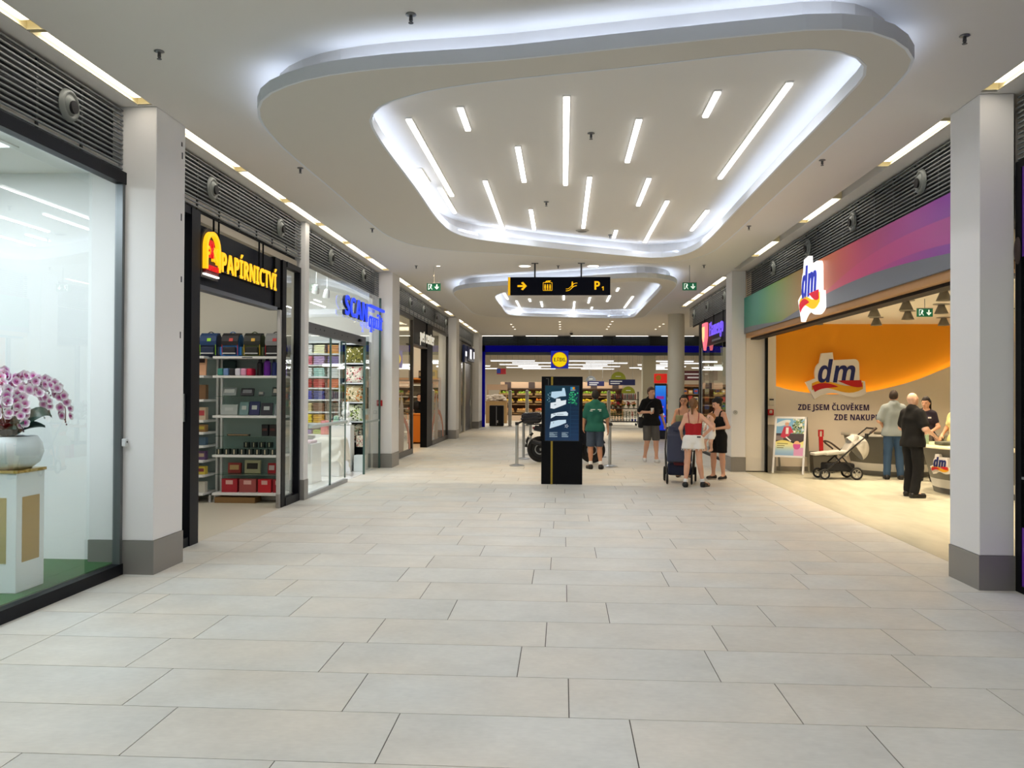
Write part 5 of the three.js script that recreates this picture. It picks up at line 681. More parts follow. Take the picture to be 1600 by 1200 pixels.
// ---- prams ----
function wheelParts(t, name, x, y, z, r, w, hub, spokes = 6) { const g = obj(name, to(r - 0.02, 0.02, 0, 0, 0, 0, 0, 0, 8, 28), M(0x121214, 0.7), t); g.position.set(x, y, z); obj('rim', [to(r * 0.68, 0.008, 0, 0, 0), cy(0.025, 0.025, 0.03, 0, 0, 0, 12, PI / 2), ...Array.from({ length: spokes }, (_, k) => bar([0, 0, 0], [r * 0.68 * Math.cos(k * 2 * PI / spokes), r * 0.68 * Math.sin(k * 2 * PI / spokes), 0], 0.008, 5))], hub, g); return g; }
{ // pale pushchair, pointing to the left
  const t = thing('pushchair', 'light grey pushchair with black frame beside the man in jeans', 'pushchair', [5.42, 0, -17.3], 0.05), fr2 = M(0x1b1b1d, 0.4), fab = M(0xc9c6bd, 0.9), hub = M(0xb5b2ac, 0.35, 0.7);
  for (const s of [-1, 1]) { wheelParts(t, 'wheel', -0.32, 0.105, s * 0.2, 0.105, 0.04, hub); wheelParts(t, 'wheel', 0.28, 0.125, s * 0.25, 0.125, 0.04, hub); }
  obj('frame', [-1, 1].flatMap(s => [bar([-0.32, 0.14, s * 0.17], [0.34, 0.74, s * 0.22], 0.016), bar([0.34, 0.74, s * 0.22], [0.66, 1.0, s * 0.22], 0.015), bar([0.28, 0.14, s * 0.22], [0.02, 0.44, s * 0.2], 0.015)]).concat([bar([0.66, 1.0, -0.22], [0.66, 1.0, 0.22], 0.017), bar([0.28, 0.125, -0.24], [0.28, 0.125, 0.24], 0.012)]), fr2, t); obj('grip', bar([0.55, 0.92, 0.23], [0.67, 1.02, 0.23], 0.026), M(0x3a2c22, 0.6), t);
  obj('basket', (() => { const g = rb(0.56, 0.16, 0.36, 0.04, 0, 0.24, 0); return g; })(), M(0x17171a, 0.85), t);
  obj('seat', [rb(0.42, 0.07, 0.34, 0.03, -0.08, 0.52, 0, 0, 0, 0.08), rb(0.07, 0.5, 0.34, 0.03, 0.22, 0.66, 0, 0, 0, -0.55), rb(0.24, 0.05, 0.3, 0.02, -0.38, 0.5, 0, 0, 0, 0.12)], fab, t); obj('bumper_bar', tube([[-0.02, 0.58, 0.2], [-0.2, 0.72, 0.18], [-0.2, 0.72, -0.18], [-0.02, 0.58, -0.2]], 0.018, 20, 8), M(0x3a2c22, 0.6), t);
  const hd = new THREE.SphereGeometry(0.27, 20, 12, 0, PI * 2, 0, PI * 0.52).scale(1, 1, 0.8); obj('hood', tr(hd, 0.34, 0.6, 0, 0, 0, -0.95), new THREE.MeshStandardMaterial({ color: 0xc9c6bd, roughness: 0.9, side: THREE.DoubleSide }), t); obj('cup_holder', cy(0.035, 0.03, 0.1, 0.46, 0.86, 0.28, 12), fr2, t);
}
{ // navy pram seen from behind
  const t = thing('pram', 'navy blue pram in front of the woman in the red top', 'pushchair', [2.2, 0, -16.3], -0.15), fr2 = M(0x141416, 0.4), nav = M(0x262c42, 0.9), hub = M(0xc9ccd0, 0.3, 0.7);
  for (const s of [-1, 1]) { const a = wheelParts(t, 'wheel', s * 0.29, 0.14, -0.24, 0.14, 0.05, hub); a.rotation.y = PI / 2; const b = wheelParts(t, 'wheel', s * 0.22, 0.1, 0.36, 0.1, 0.05, hub); b.rotation.y = PI / 2; }
  obj('frame', [-1, 1].flatMap(s => [bar([s * 0.26, 0.16, -0.22], [s * 0.27, 0.62, -0.02], 0.016), bar([s * 0.27, 0.62, -0.02], [s * 0.26, 1.0, -0.46], 0.016), bar([s * 0.22, 0.12, 0.36], [s * 0.27, 0.62, -0.02], 0.016)]).concat([bar([-0.26, 1.0, -0.46], [0.26, 1.0, -0.46], 0.02), bar([-0.29, 0.14, -0.24], [0.29, 0.14, -0.24], 0.014)]), fr2, t);
  obj('basket', rb(0.44, 0.24, 0.5, 0.05, 0, 0.27, 0.02), M(0x1b2138, 0.9), t); obj('backrest_panel', rb(0.46, 0.5, 0.12, 0.05, 0, 0.74, -0.1, 0.25), M(0x3a3f54, 0.9), t); obj('seat', rb(0.42, 0.1, 0.44, 0.04, 0, 0.58, 0.12), nav, t); obj('hood', tr(new THREE.SphereGeometry(0.31, 22, 12, 0, PI * 2, 0, PI * 0.5).scale(0.8, 1, 1), 0, 0.84, 0.04, -0.5), new THREE.MeshStandardMaterial({ color: 0x2b3044, roughness: 0.9, side: THREE.DoubleSide }), t); obj('apron', [rb(0.46, 0.52, 0.1, 0.045, 0, 0.66, 0.33, -0.2), rb(0.44, 0.3, 0.08, 0.04, 0, 0.92, 0.25, -0.35)], M(0x3b3f52, 0.9), t); obj('bag', rb(0.26, 0.16, 0.1, 0.04, 0.02, 0.42, 0.29), M(0x5a1a22, 0.8), t); obj('front_dot', cy(0.018, 0.018, 0.01, 0.08, 0.88, 0.322, 12, PI / 2 - 0.3), M(0xd8d8d8, 0.4), t);
}
// ---- florist ----
{
  const t = facadeR('storefront', 'black-framed florist storefront with glass corner', 'storefront', 3.9, -24.95), zf = z => z + 24.95;
  obj('fascia', bb(0, zf(-19.3), 2.95, 3.66, -0.1, 0.0), blackM, t); obj('corner_post', bb(0, 0.3, 0, 2.95, -0.12, 0.0), blackM, t); obj('steel_edge', bb(0.3, 0.36, 0, 2.95, -0.06, -0.02), steel, t); obj('pane', bb(0.36, zf(-21.4), 0.06, 2.95, -0.031, -0.029), glassM, t); obj('kick', bb(0.36, zf(-21.4), 0, 0.06, -0.06, 0.0), blackM, t); objs('hanger_rod', [1.2, 2.6, 3.9].map(x => bar([x, 3.4, 0.03], [x, 3.7, 0.03], 0.012)), blackM, t);
  obj('side_pane', bb(-0.001, 0.001, 0.06, 3.0, -5.4, -0.12), glassM, t); objs('side_post', [bb(-0.05, 0.05, 0, 3.0, -0.42, -0.3), bb(-0.05, 0.05, 0, 3.0, -2.6, -2.5), bb(-0.05, 0.05, 3.0, 3.66, -5.4, -0.12)], blackM, t);
  const s = thing('shop_sign', 'purple glowing Flamengo letters on the black fascia', 'shop sign', [3.87, 3.3, -22.0], -PI / 2); obj('letters', txt('Flamengo', 0.34, 0.01, fontSerif, 2.0), glow(0x7a5cff, 1.0, 0x6040d0), s); obj('small_line', bx(1.2, 0.05, 0.02, 0.1, -0.27, 0.01), M(0x6a6a78, 0.6), s);
  const b = thing('shop_logo', 'pink and yellow shield logo left of the Flamengo letters', 'shop sign', [3.87, 3.26, -23.55], -PI / 2); obj('shield', ext(shapeOf([[-0.28, 0.3], [0.28, 0.3], [0.28, -0.1], [0, -0.42], [-0.28, -0.1]]), 0.05, 0.01), glow(0xff7a8c, 1.0, 0xe06070), b); obj('yellow_inset', ext(shapeOf([[-0.16, 0.2], [0.16, 0.2], [0.14, -0.05], [0, -0.2], [-0.14, -0.05]]), 0.02).translate(0, 0, 0.062), glow(0xffd890, 1.0, 0xffd890), b);
  const d = thing('hanging_decoration', 'white curved panel with green print hanging inside the florist', 'decoration', [4.35, 2.2, -23.2], -0.5); obj('panel', new THREE.CylinderGeometry(0.5, 0.3, 0.75, 24, 1, true, 0, PI).translate(0, 0.3, 0), new THREE.MeshStandardMaterial({ color: 0xc9c9b8, roughness: 0.8, side: THREE.DoubleSide }), d); obj('cable', bar([0, 0.67, 0.3], [0, 2.2, 0.3], 0.006, 5), greyM, d);
  const tb = thing('flower_table', 'wooden flower table inside the florist', 'table', [4.75, 0, -22.6]); obj('top', bx(1.0, 0.05, 1.8, 0, 0.72, 0), M(0xa8813f, 0.6), tb); for (const [x, z] of [[-0.45, -0.8], [0.45, -0.8], [-0.45, 0.8], [0.45, 0.8]]) obj('leg', bx(0.06, 0.7, 0.06, x, 0.35, z), M(0x8a6a36, 0.6), tb);
  for (let i = 0; i < 10; i++) { const p = thing('potted_plant', ord[i] + ' potted plant on the florist table', 'potted plant', [4.5 + (i % 2) * 0.42, 0.746, -21.85 - Math.floor(i / 2) * 0.36], i, 'plants on the florist table'); obj('pot', cy(0.08, 0.06, 0.15, 0, 0.075, 0, 14), M([0xd9d4c8, 0x6a4a3a, 0x3a3a3c][i % 3], 0.6), p); const gs = []; for (let k = 0; k < 24; k++) { const L = rr(0.07, 0.11); gs.push(tr(new THREE.SphereGeometry(1, 6, 4).scale(L, 0.008, 0.03).translate(L * 0.8, 0, 0), 0, 0.16 + k * 0.016, 0, 0, k * 2.4, rr(0.2, 1))); } obj('leaves', gs, M([0x3a5a2c, 0x5a6a34, 0x7a2a3a][i % 3], 0.7), p); }
  const bg = thing('gift_bag', 'pink gift bag on the florist floor', 'bag', [4.15, 0.001, -20.6], 0.3); obj('bag_body', rb(0.3, 0.32, 0.14, 0.01, 0, 0.16, 0), M(0xc0405a, 0.6), bg); obj('bag_handle', tube([[-0.06, 0.32, 0], [0, 0.42, 0], [0.06, 0.32, 0]], 0.006, 10, 5), M(0x8a2a3c, 0.6), bg);
}
panelLamp('light panel in the florist ceiling', [6.2, 4.5, -22.2], 1.6, 2.6, 4, 0xfff0dc);
// ---- round column, blue info screen ----
{ const c = structGroup('pillar'); c.userData.label = 'round cream column beyond the florist'; obj('shaft', cy(0.275, 0.275, 4.0, 3.78, 2.299, -29, 40), M(0xd6d2c2, 0.6), c); obj('base_cladding', cy(0.282, 0.282, 0.3, 3.78, 0.15, -29, 40), cladding, c); }
{ const t = thing('info_screen', 'tall blue advertising screen with red header left of the round column', 'screen', [3.5, 0, -31.1]); obj('housing', rb(0.44, 2.0, 0.12, 0.02, 0, 1.0, 0), M(0x0c1224, 0.4), t);
  const tex = canvasTex(128, 512, (g, w, h) => { const gr = g.createLinearGradient(0, 0, 0, h); gr.addColorStop(0, '#2f8fe6'); gr.addColorStop(0.4, '#1452d8'); gr.addColorStop(1, '#0a2cb8'); g.fillStyle = gr; g.fillRect(0, 0, w, h); g.fillStyle = '#8a2a8c'; g.fillRect(14, 120, 90, 34); g.fillStyle = '#d86ac0'; g.fillRect(30, 236, 70, 16); g.fillStyle = '#0a1a60'; g.beginPath(); g.ellipse(50, 320, 26, 30, 0, 0, 7); g.fill(); g.fillStyle = '#9ad2ff'; g.beginPath(); g.arc(96, 330, 14, 0, 7); g.arc(30, 380, 9, 0, 7); g.fill(); g.fillStyle = '#e04a6a'; g.beginPath(); g.arc(112, 350, 10, 0, 7); g.fill(); });
  obj('display', new THREE.PlaneGeometry(0.38, 1.6).translate(0, 1.12, 0.0615), new THREE.MeshStandardMaterial({ color: 0x111111, emissive: 0xffffff, emissiveMap: tex, emissiveIntensity: 1.1, roughness: 0.2 }), t); obj('header', rb(0.46, 0.34, 0.1, 0.02, 0, 2.18, 0), glow(0xe8281c, 0.6, 0xd0201a), t); obj('emblem', cy(0.1, 0.1, 0.02, 0, 0, 0, 20, PI / 2).translate(-0.08, 2.2, 0.06), M(0xe0a030, 0.5), t); }
// ================= middle of the corridor =================
{ // information kiosk
  const t = thing('info_kiosk', 'tall black touch-screen kiosk with a gold stripe', 'kiosk', [-0.015, 0, -15.76]);
  obj('body', rb(0.75, 1.97, 0.12, 0.008, 0, 0.985, 0), M(0x05060a, 0.3, 0, { specularIntensity: 0.3 }), t); for (const [h, y] of [[0.8, 0.4], [0.16, 1.885]]) obj('gold_stripe', bx(0.035, h, 0.004, -0.185, y, 0.062), M(0x9a8424, 0.4, 0.3), t); obj('top_mark', [bx(0.006, 0.12, 0.003, -0.25, 1.87, 0.062), bx(0.05, 0.006, 0.003, -0.27, 1.93, 0.062)], M(0x6a6a60, 0.5), t);
  const tex = canvasTex(384, 640, (g, w, h) => {
    const gr = g.createLinearGradient(0, 0, w, h); gr.addColorStop(0, '#0d3d4c'); gr.addColorStop(0.5, '#0b2740'); gr.addColorStop(1, '#0c3358'); g.fillStyle = gr; g.fillRect(0, 0, w, h);
    g.strokeStyle = 'rgba(70,150,200,0.35)'; g.lineWidth = 2; for (let i = 0; i < 8; i++) { g.beginPath(); g.moveTo(290, 260 + i * 44); g.lineTo(w, 260 + i * 44); g.stroke(); } g.beginPath(); g.moveTo(290, 180); g.lineTo(290, 600); g.stroke();
    let s = 9; const R = () => (s = (s * 16807) % 2147483647) / 2147483647; for (let i = 0; i < 60; i++) { g.fillStyle = ['#1c8a5c', '#2fae6c', '#146a52', '#3fc080'][Math.floor(R() * 4)]; g.beginPath(); g.arc(270 + R() * 100, 70 + R() * 150, 2 + R() * 9, 0, 7); g.fill(); }
    const P = (c, pts) => { g.fillStyle = c; g.beginPath(); pts.forEach(([x, y], i) => i ? g.lineTo(x, y) : g.moveTo(x, y)); g.fill(); };
    P('#c4e2f4', [[70, 70], [190, 60], [195, 25], [220, 25], [230, 70], [238, 120], [170, 125], [110, 150], [64, 130]]); P('#eef6fa', [[60, 200], [120, 190], [125, 150], [170, 150], [180, 175], [240, 165], [236, 215], [100, 270], [58, 262]]); P('#e4f1f8', [[66, 330], [150, 310], [240, 300], [262, 320], [258, 350], [120, 350], [64, 382]]); P('#d2e8f6', [[64, 420], [150, 400], [238, 396], [240, 432], [170, 462], [50, 500]]);
    g.fillStyle = '#203a50'; g.font = 'bold 18px sans-serif'; g.fillText('NP', 100, 228); g.fillText('mp', 90, 338); g.fillRect(130, 330, 80, 4); g.fillText('P', 90, 440); g.strokeStyle = '#ffffff'; g.lineWidth = 6; for (let i = 0; i < 5; i++) { const a = i * 1.257; g.beginPath(); g.moveTo(245 + 8 * Math.cos(a), 470 + 8 * Math.sin(a)); g.lineTo(245 + 22 * Math.cos(a), 470 + 22 * Math.sin(a)); g.stroke(); }
    g.fillStyle = '#a8d8e0'; for (let i = 0; i < 14; i++) g.fillRect(20 + R() * 30, 80 + i * 8, 10, 4); ['#2f8fd8', '#28b0d0', '#f0b020', '#e07a2a'].forEach((c, i) => { g.fillStyle = c; g.fillRect(288 + i * 13, 14, 12, 26); }); g.fillStyle = '#cfe6ee'; g.fillRect(288, 46, 56, 6); for (let i = 0; i < 6; i++) { g.fillRect(48, 545 + i * 10, 40 + R() * 60, 3); g.fillRect(190, 545 + i * 10, 40 + R() * 50, 3); }
  });
  obj('screen', new THREE.PlaneGeometry(0.61, 1.0).translate(0, 1.3, 0.0625), new THREE.MeshStandardMaterial({ color: 0x050505, emissive: 0xffffff, emissiveMap: tex, emissiveIntensity: 1.0, roughness: 0.15 }), t); obj('screen_bezel', [bx(0.63, 0.012, 0.006, 0, 0.794, 0.062), bx(0.63, 0.012, 0.006, 0, 1.806, 0.062), bx(0.012, 1.0, 0.006, -0.311, 1.3, 0.062), bx(0.012, 1.0, 0.006, 0.311, 1.3, 0.062)], M(0x15202c, 0.3), t);
}
// barrier posts with belts
const st = thing('barrier_post', 'steel barrier post with round base left of the kiosk, nearest the viewer', 'barrier post', [-1.04, 0, -19.5], 0, 'barrier posts around the motorcycle');
obj('base', lathe([[0.001, 0], [0.17, 0], [0.175, 0.012], [0.12, 0.03], [0.04, 0.05], [0.001, 0.05]], 28), steel, st); obj('pole', cy(0.036, 0.036, 0.9, 0, 0.49, 0, 18), steel, st); obj('head', cy(0.042, 0.042, 0.07, 0, 0.96, 0, 18), M(0x22242a, 0.4), st);
[[1.07, -19.6, 'steel barrier post right of the man in green'], [-0.98, -21.5, 'steel barrier post behind the motorcycle tail'], [-0.86, -22.9, 'farthest steel barrier post on the left side'], [0.96, -22.3, 'steel barrier post behind the man in green']].forEach(([x, z, l]) => dup(st, [x, 0, z], 0, l));
const beltM = M(0x17171b, 0.8);
const belt = (l, a, b) => one('barrier_belt', l, 'belt', (() => { const d = [b[0] - a[0], b[1] - a[1]], L = Math.hypot(...d); return bx(L - 0.1, 0.05, 0.004, (a[0] + b[0]) / 2, 0.955, (a[1] + b[1]) / 2, 0, -Math.atan2(d[1], d[0]), 0); })(), beltM, 'barrier belts');
belt('black barrier belt between the two near left posts', [-1.04, -19.5], [-0.98, -21.5]); belt('black barrier belt between the two far left posts', [-0.98, -21.5], [-0.86, -22.9]); belt('black barrier belt between the two right posts', [1.07, -19.6], [0.96, -22.3]); belt('black barrier belt across behind the motorcycle', [-0.86, -22.9], [0.96, -22.3]);
{ // motorcycle, nose to the right
  const t = thing('motorcycle', 'black motorcycle with top case half hidden behind the kiosk', 'motorcycle', [0.08, 0, -20.5], -0.06), bk = M(0x0e0f14, 0.3), gl = M(0x14161f, 0.18), sv = M(0xaeb2b6, 0.3, 0.8);
  for (const x of [-0.62, 0.62]) { const w = obj('wheel', [to(0.25, 0.062, 0, 0, 0, 0, 0, 0, 12, 32)], M(0x0b0b0c, 0.8), t); w.position.set(x, 0.312, 0); obj('rim', [to(0.19, 0.016, 0, 0, 0), cy(0.05, 0.05, 0.09, 0, 0, 0, 14, PI / 2), ...Array.from({ length: 5 }, (_, k) => bar([0, 0, 0], [0.19 * Math.cos(k * 1.2566), 0.19 * Math.sin(k * 1.2566), 0], 0.014, 6))], M(0x0d0d10, 0.6), w); obj('brake_disc', to(0.11, 0.014, 0, 0, 0.055), sv, w); obj('hub_plate', cy(0.2, 0.2, 0.03, 0, 0, 0, 28, PI / 2), M(0x0a0a0c, 0.6), w); }
  objs('swingarm', [bar([-0.62, 0.31, 0.09], [-0.1, 0.42, 0.09], 0.035), bar([-0.62, 0.31, -0.09], [-0.1, 0.42, -0.09], 0.035)], sv, t); objs('fork', [bar([0.62, 0.31, 0.09], [0.4, 0.98, 0.08], 0.028), bar([0.62, 0.31, -0.09], [0.4, 0.98, -0.08], 0.028)], sv, t);
  obj('engine', [rb(0.46, 0.34, 0.3, 0.06, 0.05, 0.42, 0), cy(0.1, 0.1, 0.34, -0.05, 0.4, 0, 18, PI / 2), rb(0.22, 0.2, 0.24, 0.04, 0.18, 0.6, 0, 0, 0, -0.4)], M(0x24262a, 0.45, 0.5), t); obj('tank', sp(0.2, 0.12, 0.82, 0, 1.45, 0.8, 0.75), gl, t);
  obj('seat', [rb(0.56, 0.1, 0.24, 0.05, -0.34, 0.8, 0, 0, 0, -0.06), rb(0.3, 0.1, 0.2, 0.05, -0.5, 0.86, 0, 0, 0, -0.12)], M(0x141416, 0.7), t); obj('tail', ext(shapeOf([[-0.75, 0.78], [-0.2, 0.66], [0.05, 0.6], [-0.1, 0.78], [-0.72, 0.86]]), 0.2, 0.02).translate(0, 0, -0.1), gl, t); obj('tail_light', rb(0.05, 0.05, 0.16, 0.015, -0.77, 0.82, 0), M(0x8a1018, 0.3), t);
  objs('side_panel', [rb(0.4, 0.24, 0.02, 0.01, -0.3, 0.58, 0.15, 0, 0, -0.25), rb(0.4, 0.24, 0.02, 0.01, -0.3, 0.58, -0.15, 0, 0, -0.25), rb(0.44, 0.34, 0.02, 0.01, 0.32, 0.66, 0.17, 0, 0, -0.35), rb(0.44, 0.34, 0.02, 0.01, 0.32, 0.66, -0.17, 0, 0, -0.35)], gl, t); obj('exhaust', [bar([0.1, 0.28, 0.16], [-0.3, 0.3, 0.18], 0.025), bar([-0.28, 0.36, 0.2], [-0.78, 0.52, 0.22], 0.065, 14)], M(0x2c2e33, 0.3, 0.6), t);
  obj('rear_body', [rb(0.5, 0.26, 0.3, 0.09, -0.36, 0.68, 0, 0, 0, -0.12), rb(0.36, 0.22, 0.24, 0.07, -0.2, 0.5, 0, 0, 0, 0.3)], gl, t); obj('rear_mudguard', tube([[-0.96, 0.36, 0], [-0.92, 0.55, 0], [-0.8, 0.7, 0]], 0.03, 14, 8), bk, t); obj('number_plate', bx(0.01, 0.14, 0.18, -0.97, 0.5, 0, 0, 0, 0.3), M(0xd6d8da, 0.5), t); objs('indicator', [sp(0.03, -0.86, 0.62, 0.14), sp(0.03, -0.86, 0.62, -0.14)], M(0xd8d4c8, 0.3), t);
  obj('top_case', [rb(0.48, 0.26, 0.44, 0.08, -0.82, 1.06, 0, 0, 0, 0.05), rb(0.5, 0.04, 0.46, 0.018, -0.82, 1.05, 0, 0, 0, 0.05), bx(0.3, 0.03, 0.2, -0.78, 0.91, 0)], gl, t); obj('case_latch', rb(0.02, 0.06, 0.1, 0.008, -1.065, 1.03, 0), sv, t);
  obj('handlebar', [bar([0.36, 1.04, 0.36], [0.4, 1.06, 0], 0.015), bar([0.36, 1.04, -0.36], [0.4, 1.06, 0], 0.015), bar([0.36, 1.04, 0.28], [0.36, 1.04, 0.42], 0.022), bar([0.36, 1.04, -0.28], [0.36, 1.04, -0.42], 0.022)], bk, t); obj('headlight_fairing', [sp(0.16, 0.5, 0.92, 0, 1, 1.1, 1), rb(0.03, 0.26, 0.26, 0.012, 0.52, 1.14, 0, 0, 0, 0.4)], gl, t); obj('front_mudguard', to(0.33, 0.03, 0.62, 0.312, 0, 0, 0, 0.5, 6, 20, 1.6), bk, t); obj('mirror', [sp(0.07, 0.34, 1.22, 0.36, 0.4, 0.7, 1), sp(0.07, 0.34, 1.22, -0.36, 0.4, 0.7, 1), bar([0.36, 1.05, 0.3], [0.34, 1.2, 0.35], 0.008, 6), bar([0.36, 1.05, -0.3], [0.34, 1.2, -0.35], 0.008, 6)], bk, t); obj('side_stand', bar([-0.05, 0.28, 0.1], [-0.12, 0.0, 0.26], 0.014), sv, t);
}
// hanging direction sign
{
  const t = thing('direction_sign', 'dark hanging sign with yellow arrow, lift, escalator and P1 symbols', 'direction sign', [-0.09, 3.83, -17.4]), y = glow(0xffc40a, 0.9, 0xf0b000);
  obj('board', rb(2.07, 0.365, 0.08, 0.008), M(0x060a1c, 0.5, 0, { specularIntensity: 0.25 }), t); obj('yellow_edge', bx(0.045, 0.365, 0.084, -1.01, 0, 0), glow(0xffc000, 0.6, 0xf0b000), t); objs('rod', [bar([-0.49, 0.18, 0], [-0.49, 0.46, 0], 0.016), bar([0.45, 0.18, 0], [0.45, 0.46, 0], 0.016), bx(0.14, 0.01, 0.08, -0.49, 0.464, 0), bx(0.14, 0.01, 0.08, 0.45, 0.464, 0)], M(0x2a2c30, 0.5), t);
  obj('arrow', ext(shapeOf([[-0.09, 0.018], [0.03, 0.018], [-0.02, 0.065], [0.02, 0.085], [0.1, 0], [0.02, -0.085], [-0.02, -0.065], [0.03, -0.018], [-0.09, -0.018]]), 0.006).translate(-0.75, 0, 0.041), y, t);
  const fig = (x, yy, s) => [sp(0.016 * s, x, yy + 0.05 * s, 0.042, 1, 1, 0.3, 10, 6), bx(0.035 * s, 0.055 * s, 0.006, x, yy + 0.005 * s, 0.043), bx(0.012 * s, 0.05 * s, 0.006, x - 0.009 * s, yy - 0.045 * s, 0.043), bx(0.012 * s, 0.05 * s, 0.006, x + 0.009 * s, yy - 0.045 * s, 0.043)];
  obj('lift_symbol', [...fig(-0.28, -0.02, 0.85), ...fig(-0.25 + 0.02, -0.02, 0.85), ...fig(-0.18, -0.02, 0.85), bx(0.18, 0.008, 0.006, -0.23, -0.09, 0.043), bx(0.008, 0.16, 0.006, -0.32, -0.01, 0.043), bx(0.008, 0.16, 0.006, -0.14, -0.01, 0.043), bx(0.05, 0.008, 0.006, -0.295, 0.07, 0.043), bx(0.05, 0.008, 0.006, -0.165, 0.07, 0.043), ext(shapeOf([[-0.27, 0.07], [-0.23, 0.11], [-0.19, 0.07]]), 0.006).translate(-0.02, 0, 0.04), ext(shapeOf([[-0.27, 0.11], [-0.23, 0.07], [-0.19, 0.11]]), 0.006).translate(0.03, 0, 0.04)], y, t);
  obj('escalator_symbol', [...fig(0.27, 0.03, 0.9), tube([[0.14, -0.1, 0.043], [0.2, -0.09, 0.043], [0.3, -0.01, 0.043], [0.36, 0.01, 0.043]], 0.007, 14, 5), tube([[0.14, -0.06, 0.043], [0.19, -0.055, 0.043], [0.31, 0.05, 0.043], [0.37, 0.06, 0.043]], 0.006, 14, 5)], y, t); obj('parking_symbol', [txt('P', 0.17, 0.006).translate(0.77, 0.01, 0.041), txt('1', 0.08, 0.006).translate(0.88, -0.05, 0.041)], y, t);
}
function exitSign(x, y, z, ry, label, s = 1, top) { const t = thing('exit_sign', label, 'exit sign', [x, y, z], ry), w = glow(0xeafff2, 0.9, 0xffffff); t.scale.setScalar(s); obj('box', rb(0.3, 0.16, 0.05, 0.006), glow(0x0a6a4a, 0.35, 0x0a6a48), t); obj('arrow', [ext(shapeOf([[0.055, 0.055], [0.075, 0.055], [0.075, -0.015], [0.1, 0.01], [0.112, -0.004], [0.065, -0.055], [0.018, -0.004], [0.03, 0.01], [0.055, -0.015]]), 0.003).translate(0.005, 0, 0.026)], w, t); obj('running_figure', [sp(0.013, -0.055, 0.045, 0.027, 1, 1, 0.3, 10, 6), bx(0.022, 0.045, 0.003, -0.062, 0.008, 0.027, 0, 0, -0.3), bx(0.011, 0.05, 0.003, -0.045, -0.035, 0.027, 0, 0, 0.5), bx(0.011, 0.05, 0.003, -0.088, -0.035, 0.027, 0, 0, -0.7), bx(0.05, 0.01, 0.003, -0.06, 0.018, 0.027, 0, 0, 0.5), bx(0.008, 0.12, 0.003, -0.115, 0, 0.027), bx(0.05, 0.008, 0.003, -0.095, 0.058, 0.027)], w, t); obj('bracket', [bx(0.3, 0.012, 0.06, 0, 0.086, 0), bar([0, 0.09, 0], [0, (top - y) / s, 0], 0.006, 6)], M(0x8a8c8a, 0.5), t); return t; }
exitSign(-2.7, 3.86, -17.75, 0, 'green exit sign at the left between the ceiling rings', 0.95, 4.3); exitSign(2.58, 3.86, -17.75, 0, 'green exit sign at the right between the ceiling rings', 0.95, 4.3); exitSign(5.74, 2.98, -14, 0, 'green exit sign hanging in the drugstore', 0.8, 3.2);
function alarm(x, y, z, ry, label) { const t = thing('fire_alarm_box', label, 'alarm box', [x, y, z], ry); obj('box', rb(0.13, 0.13, 0.05, 0.01, 0, 0, 0.025), M(0xb01218, 0.4), t); obj('glass_plate', bx(0.055, 0.06, 0.006, 0, 0.012, 0.053), M(0xe4e2de, 0.3), t); obj('button', cy(0.012, 0.012, 0.006, 0, 0, 0, 12, PI / 2).translate(0, 0.005, 0.058), blackM, t); }
alarm(-4.02, 1.42, -18.65, 0, 'red fire alarm box on the left pier by the bedding shop'); alarm(4.48, 1.27, -18.855, 0, 'red fire alarm box beside the advertising board');
{ const t = thing('wall_switch', 'small grey switch plate under the left fire alarm box', 'switch', [-4.12, 1.22, -18.65]); obj('plate', rb(0.1, 0.08, 0.015, 0.004, 0, 0, 0.0075), M(0xb8bab6, 0.5), t); obj('rocker', rb(0.04, 0.05, 0.008, 0.002, 0, 0, 0.018), M(0xd8d8d4, 0.5), t); }
{ const t = thing('intercom', 'small white access panel above the right fire alarm box', 'control panel', [4.5, 1.49, -18.855]); obj('plate', rb(0.11, 0.16, 0.03, 0.006, 0, 0, 0.015), M(0xdad6ce, 0.5), t); obj('display', bx(0.09, 0.03, 0.004, 0, 0.055, 0.031), M(0x2c3444, 0.3), t); }
{ const t = thing('key_switch', 'round steel key switch on the right pier', 'key switch', [3.68, 1.27, -18.594]); obj('rosette', cy(0.045, 0.045, 0.02, 0, 0, 0, 20, PI / 2).translate(0, 0, 0.01), steel, t); obj('keyhole', bx(0.008, 0.02, 0.004, 0, 0, 0.022), blackM, t); }
{ const t = thing('security_camera', 'small dome camera before the supermarket grille', 'camera', [0.35, 4.3, -37]); obj('mount', cy(0.06, 0.08, 0.08, 0, -0.04, 0, 16), white, t); obj('dome', sp(0.08, 0, -0.1, 0), M(0x1a1a1e, 0.2), t); }
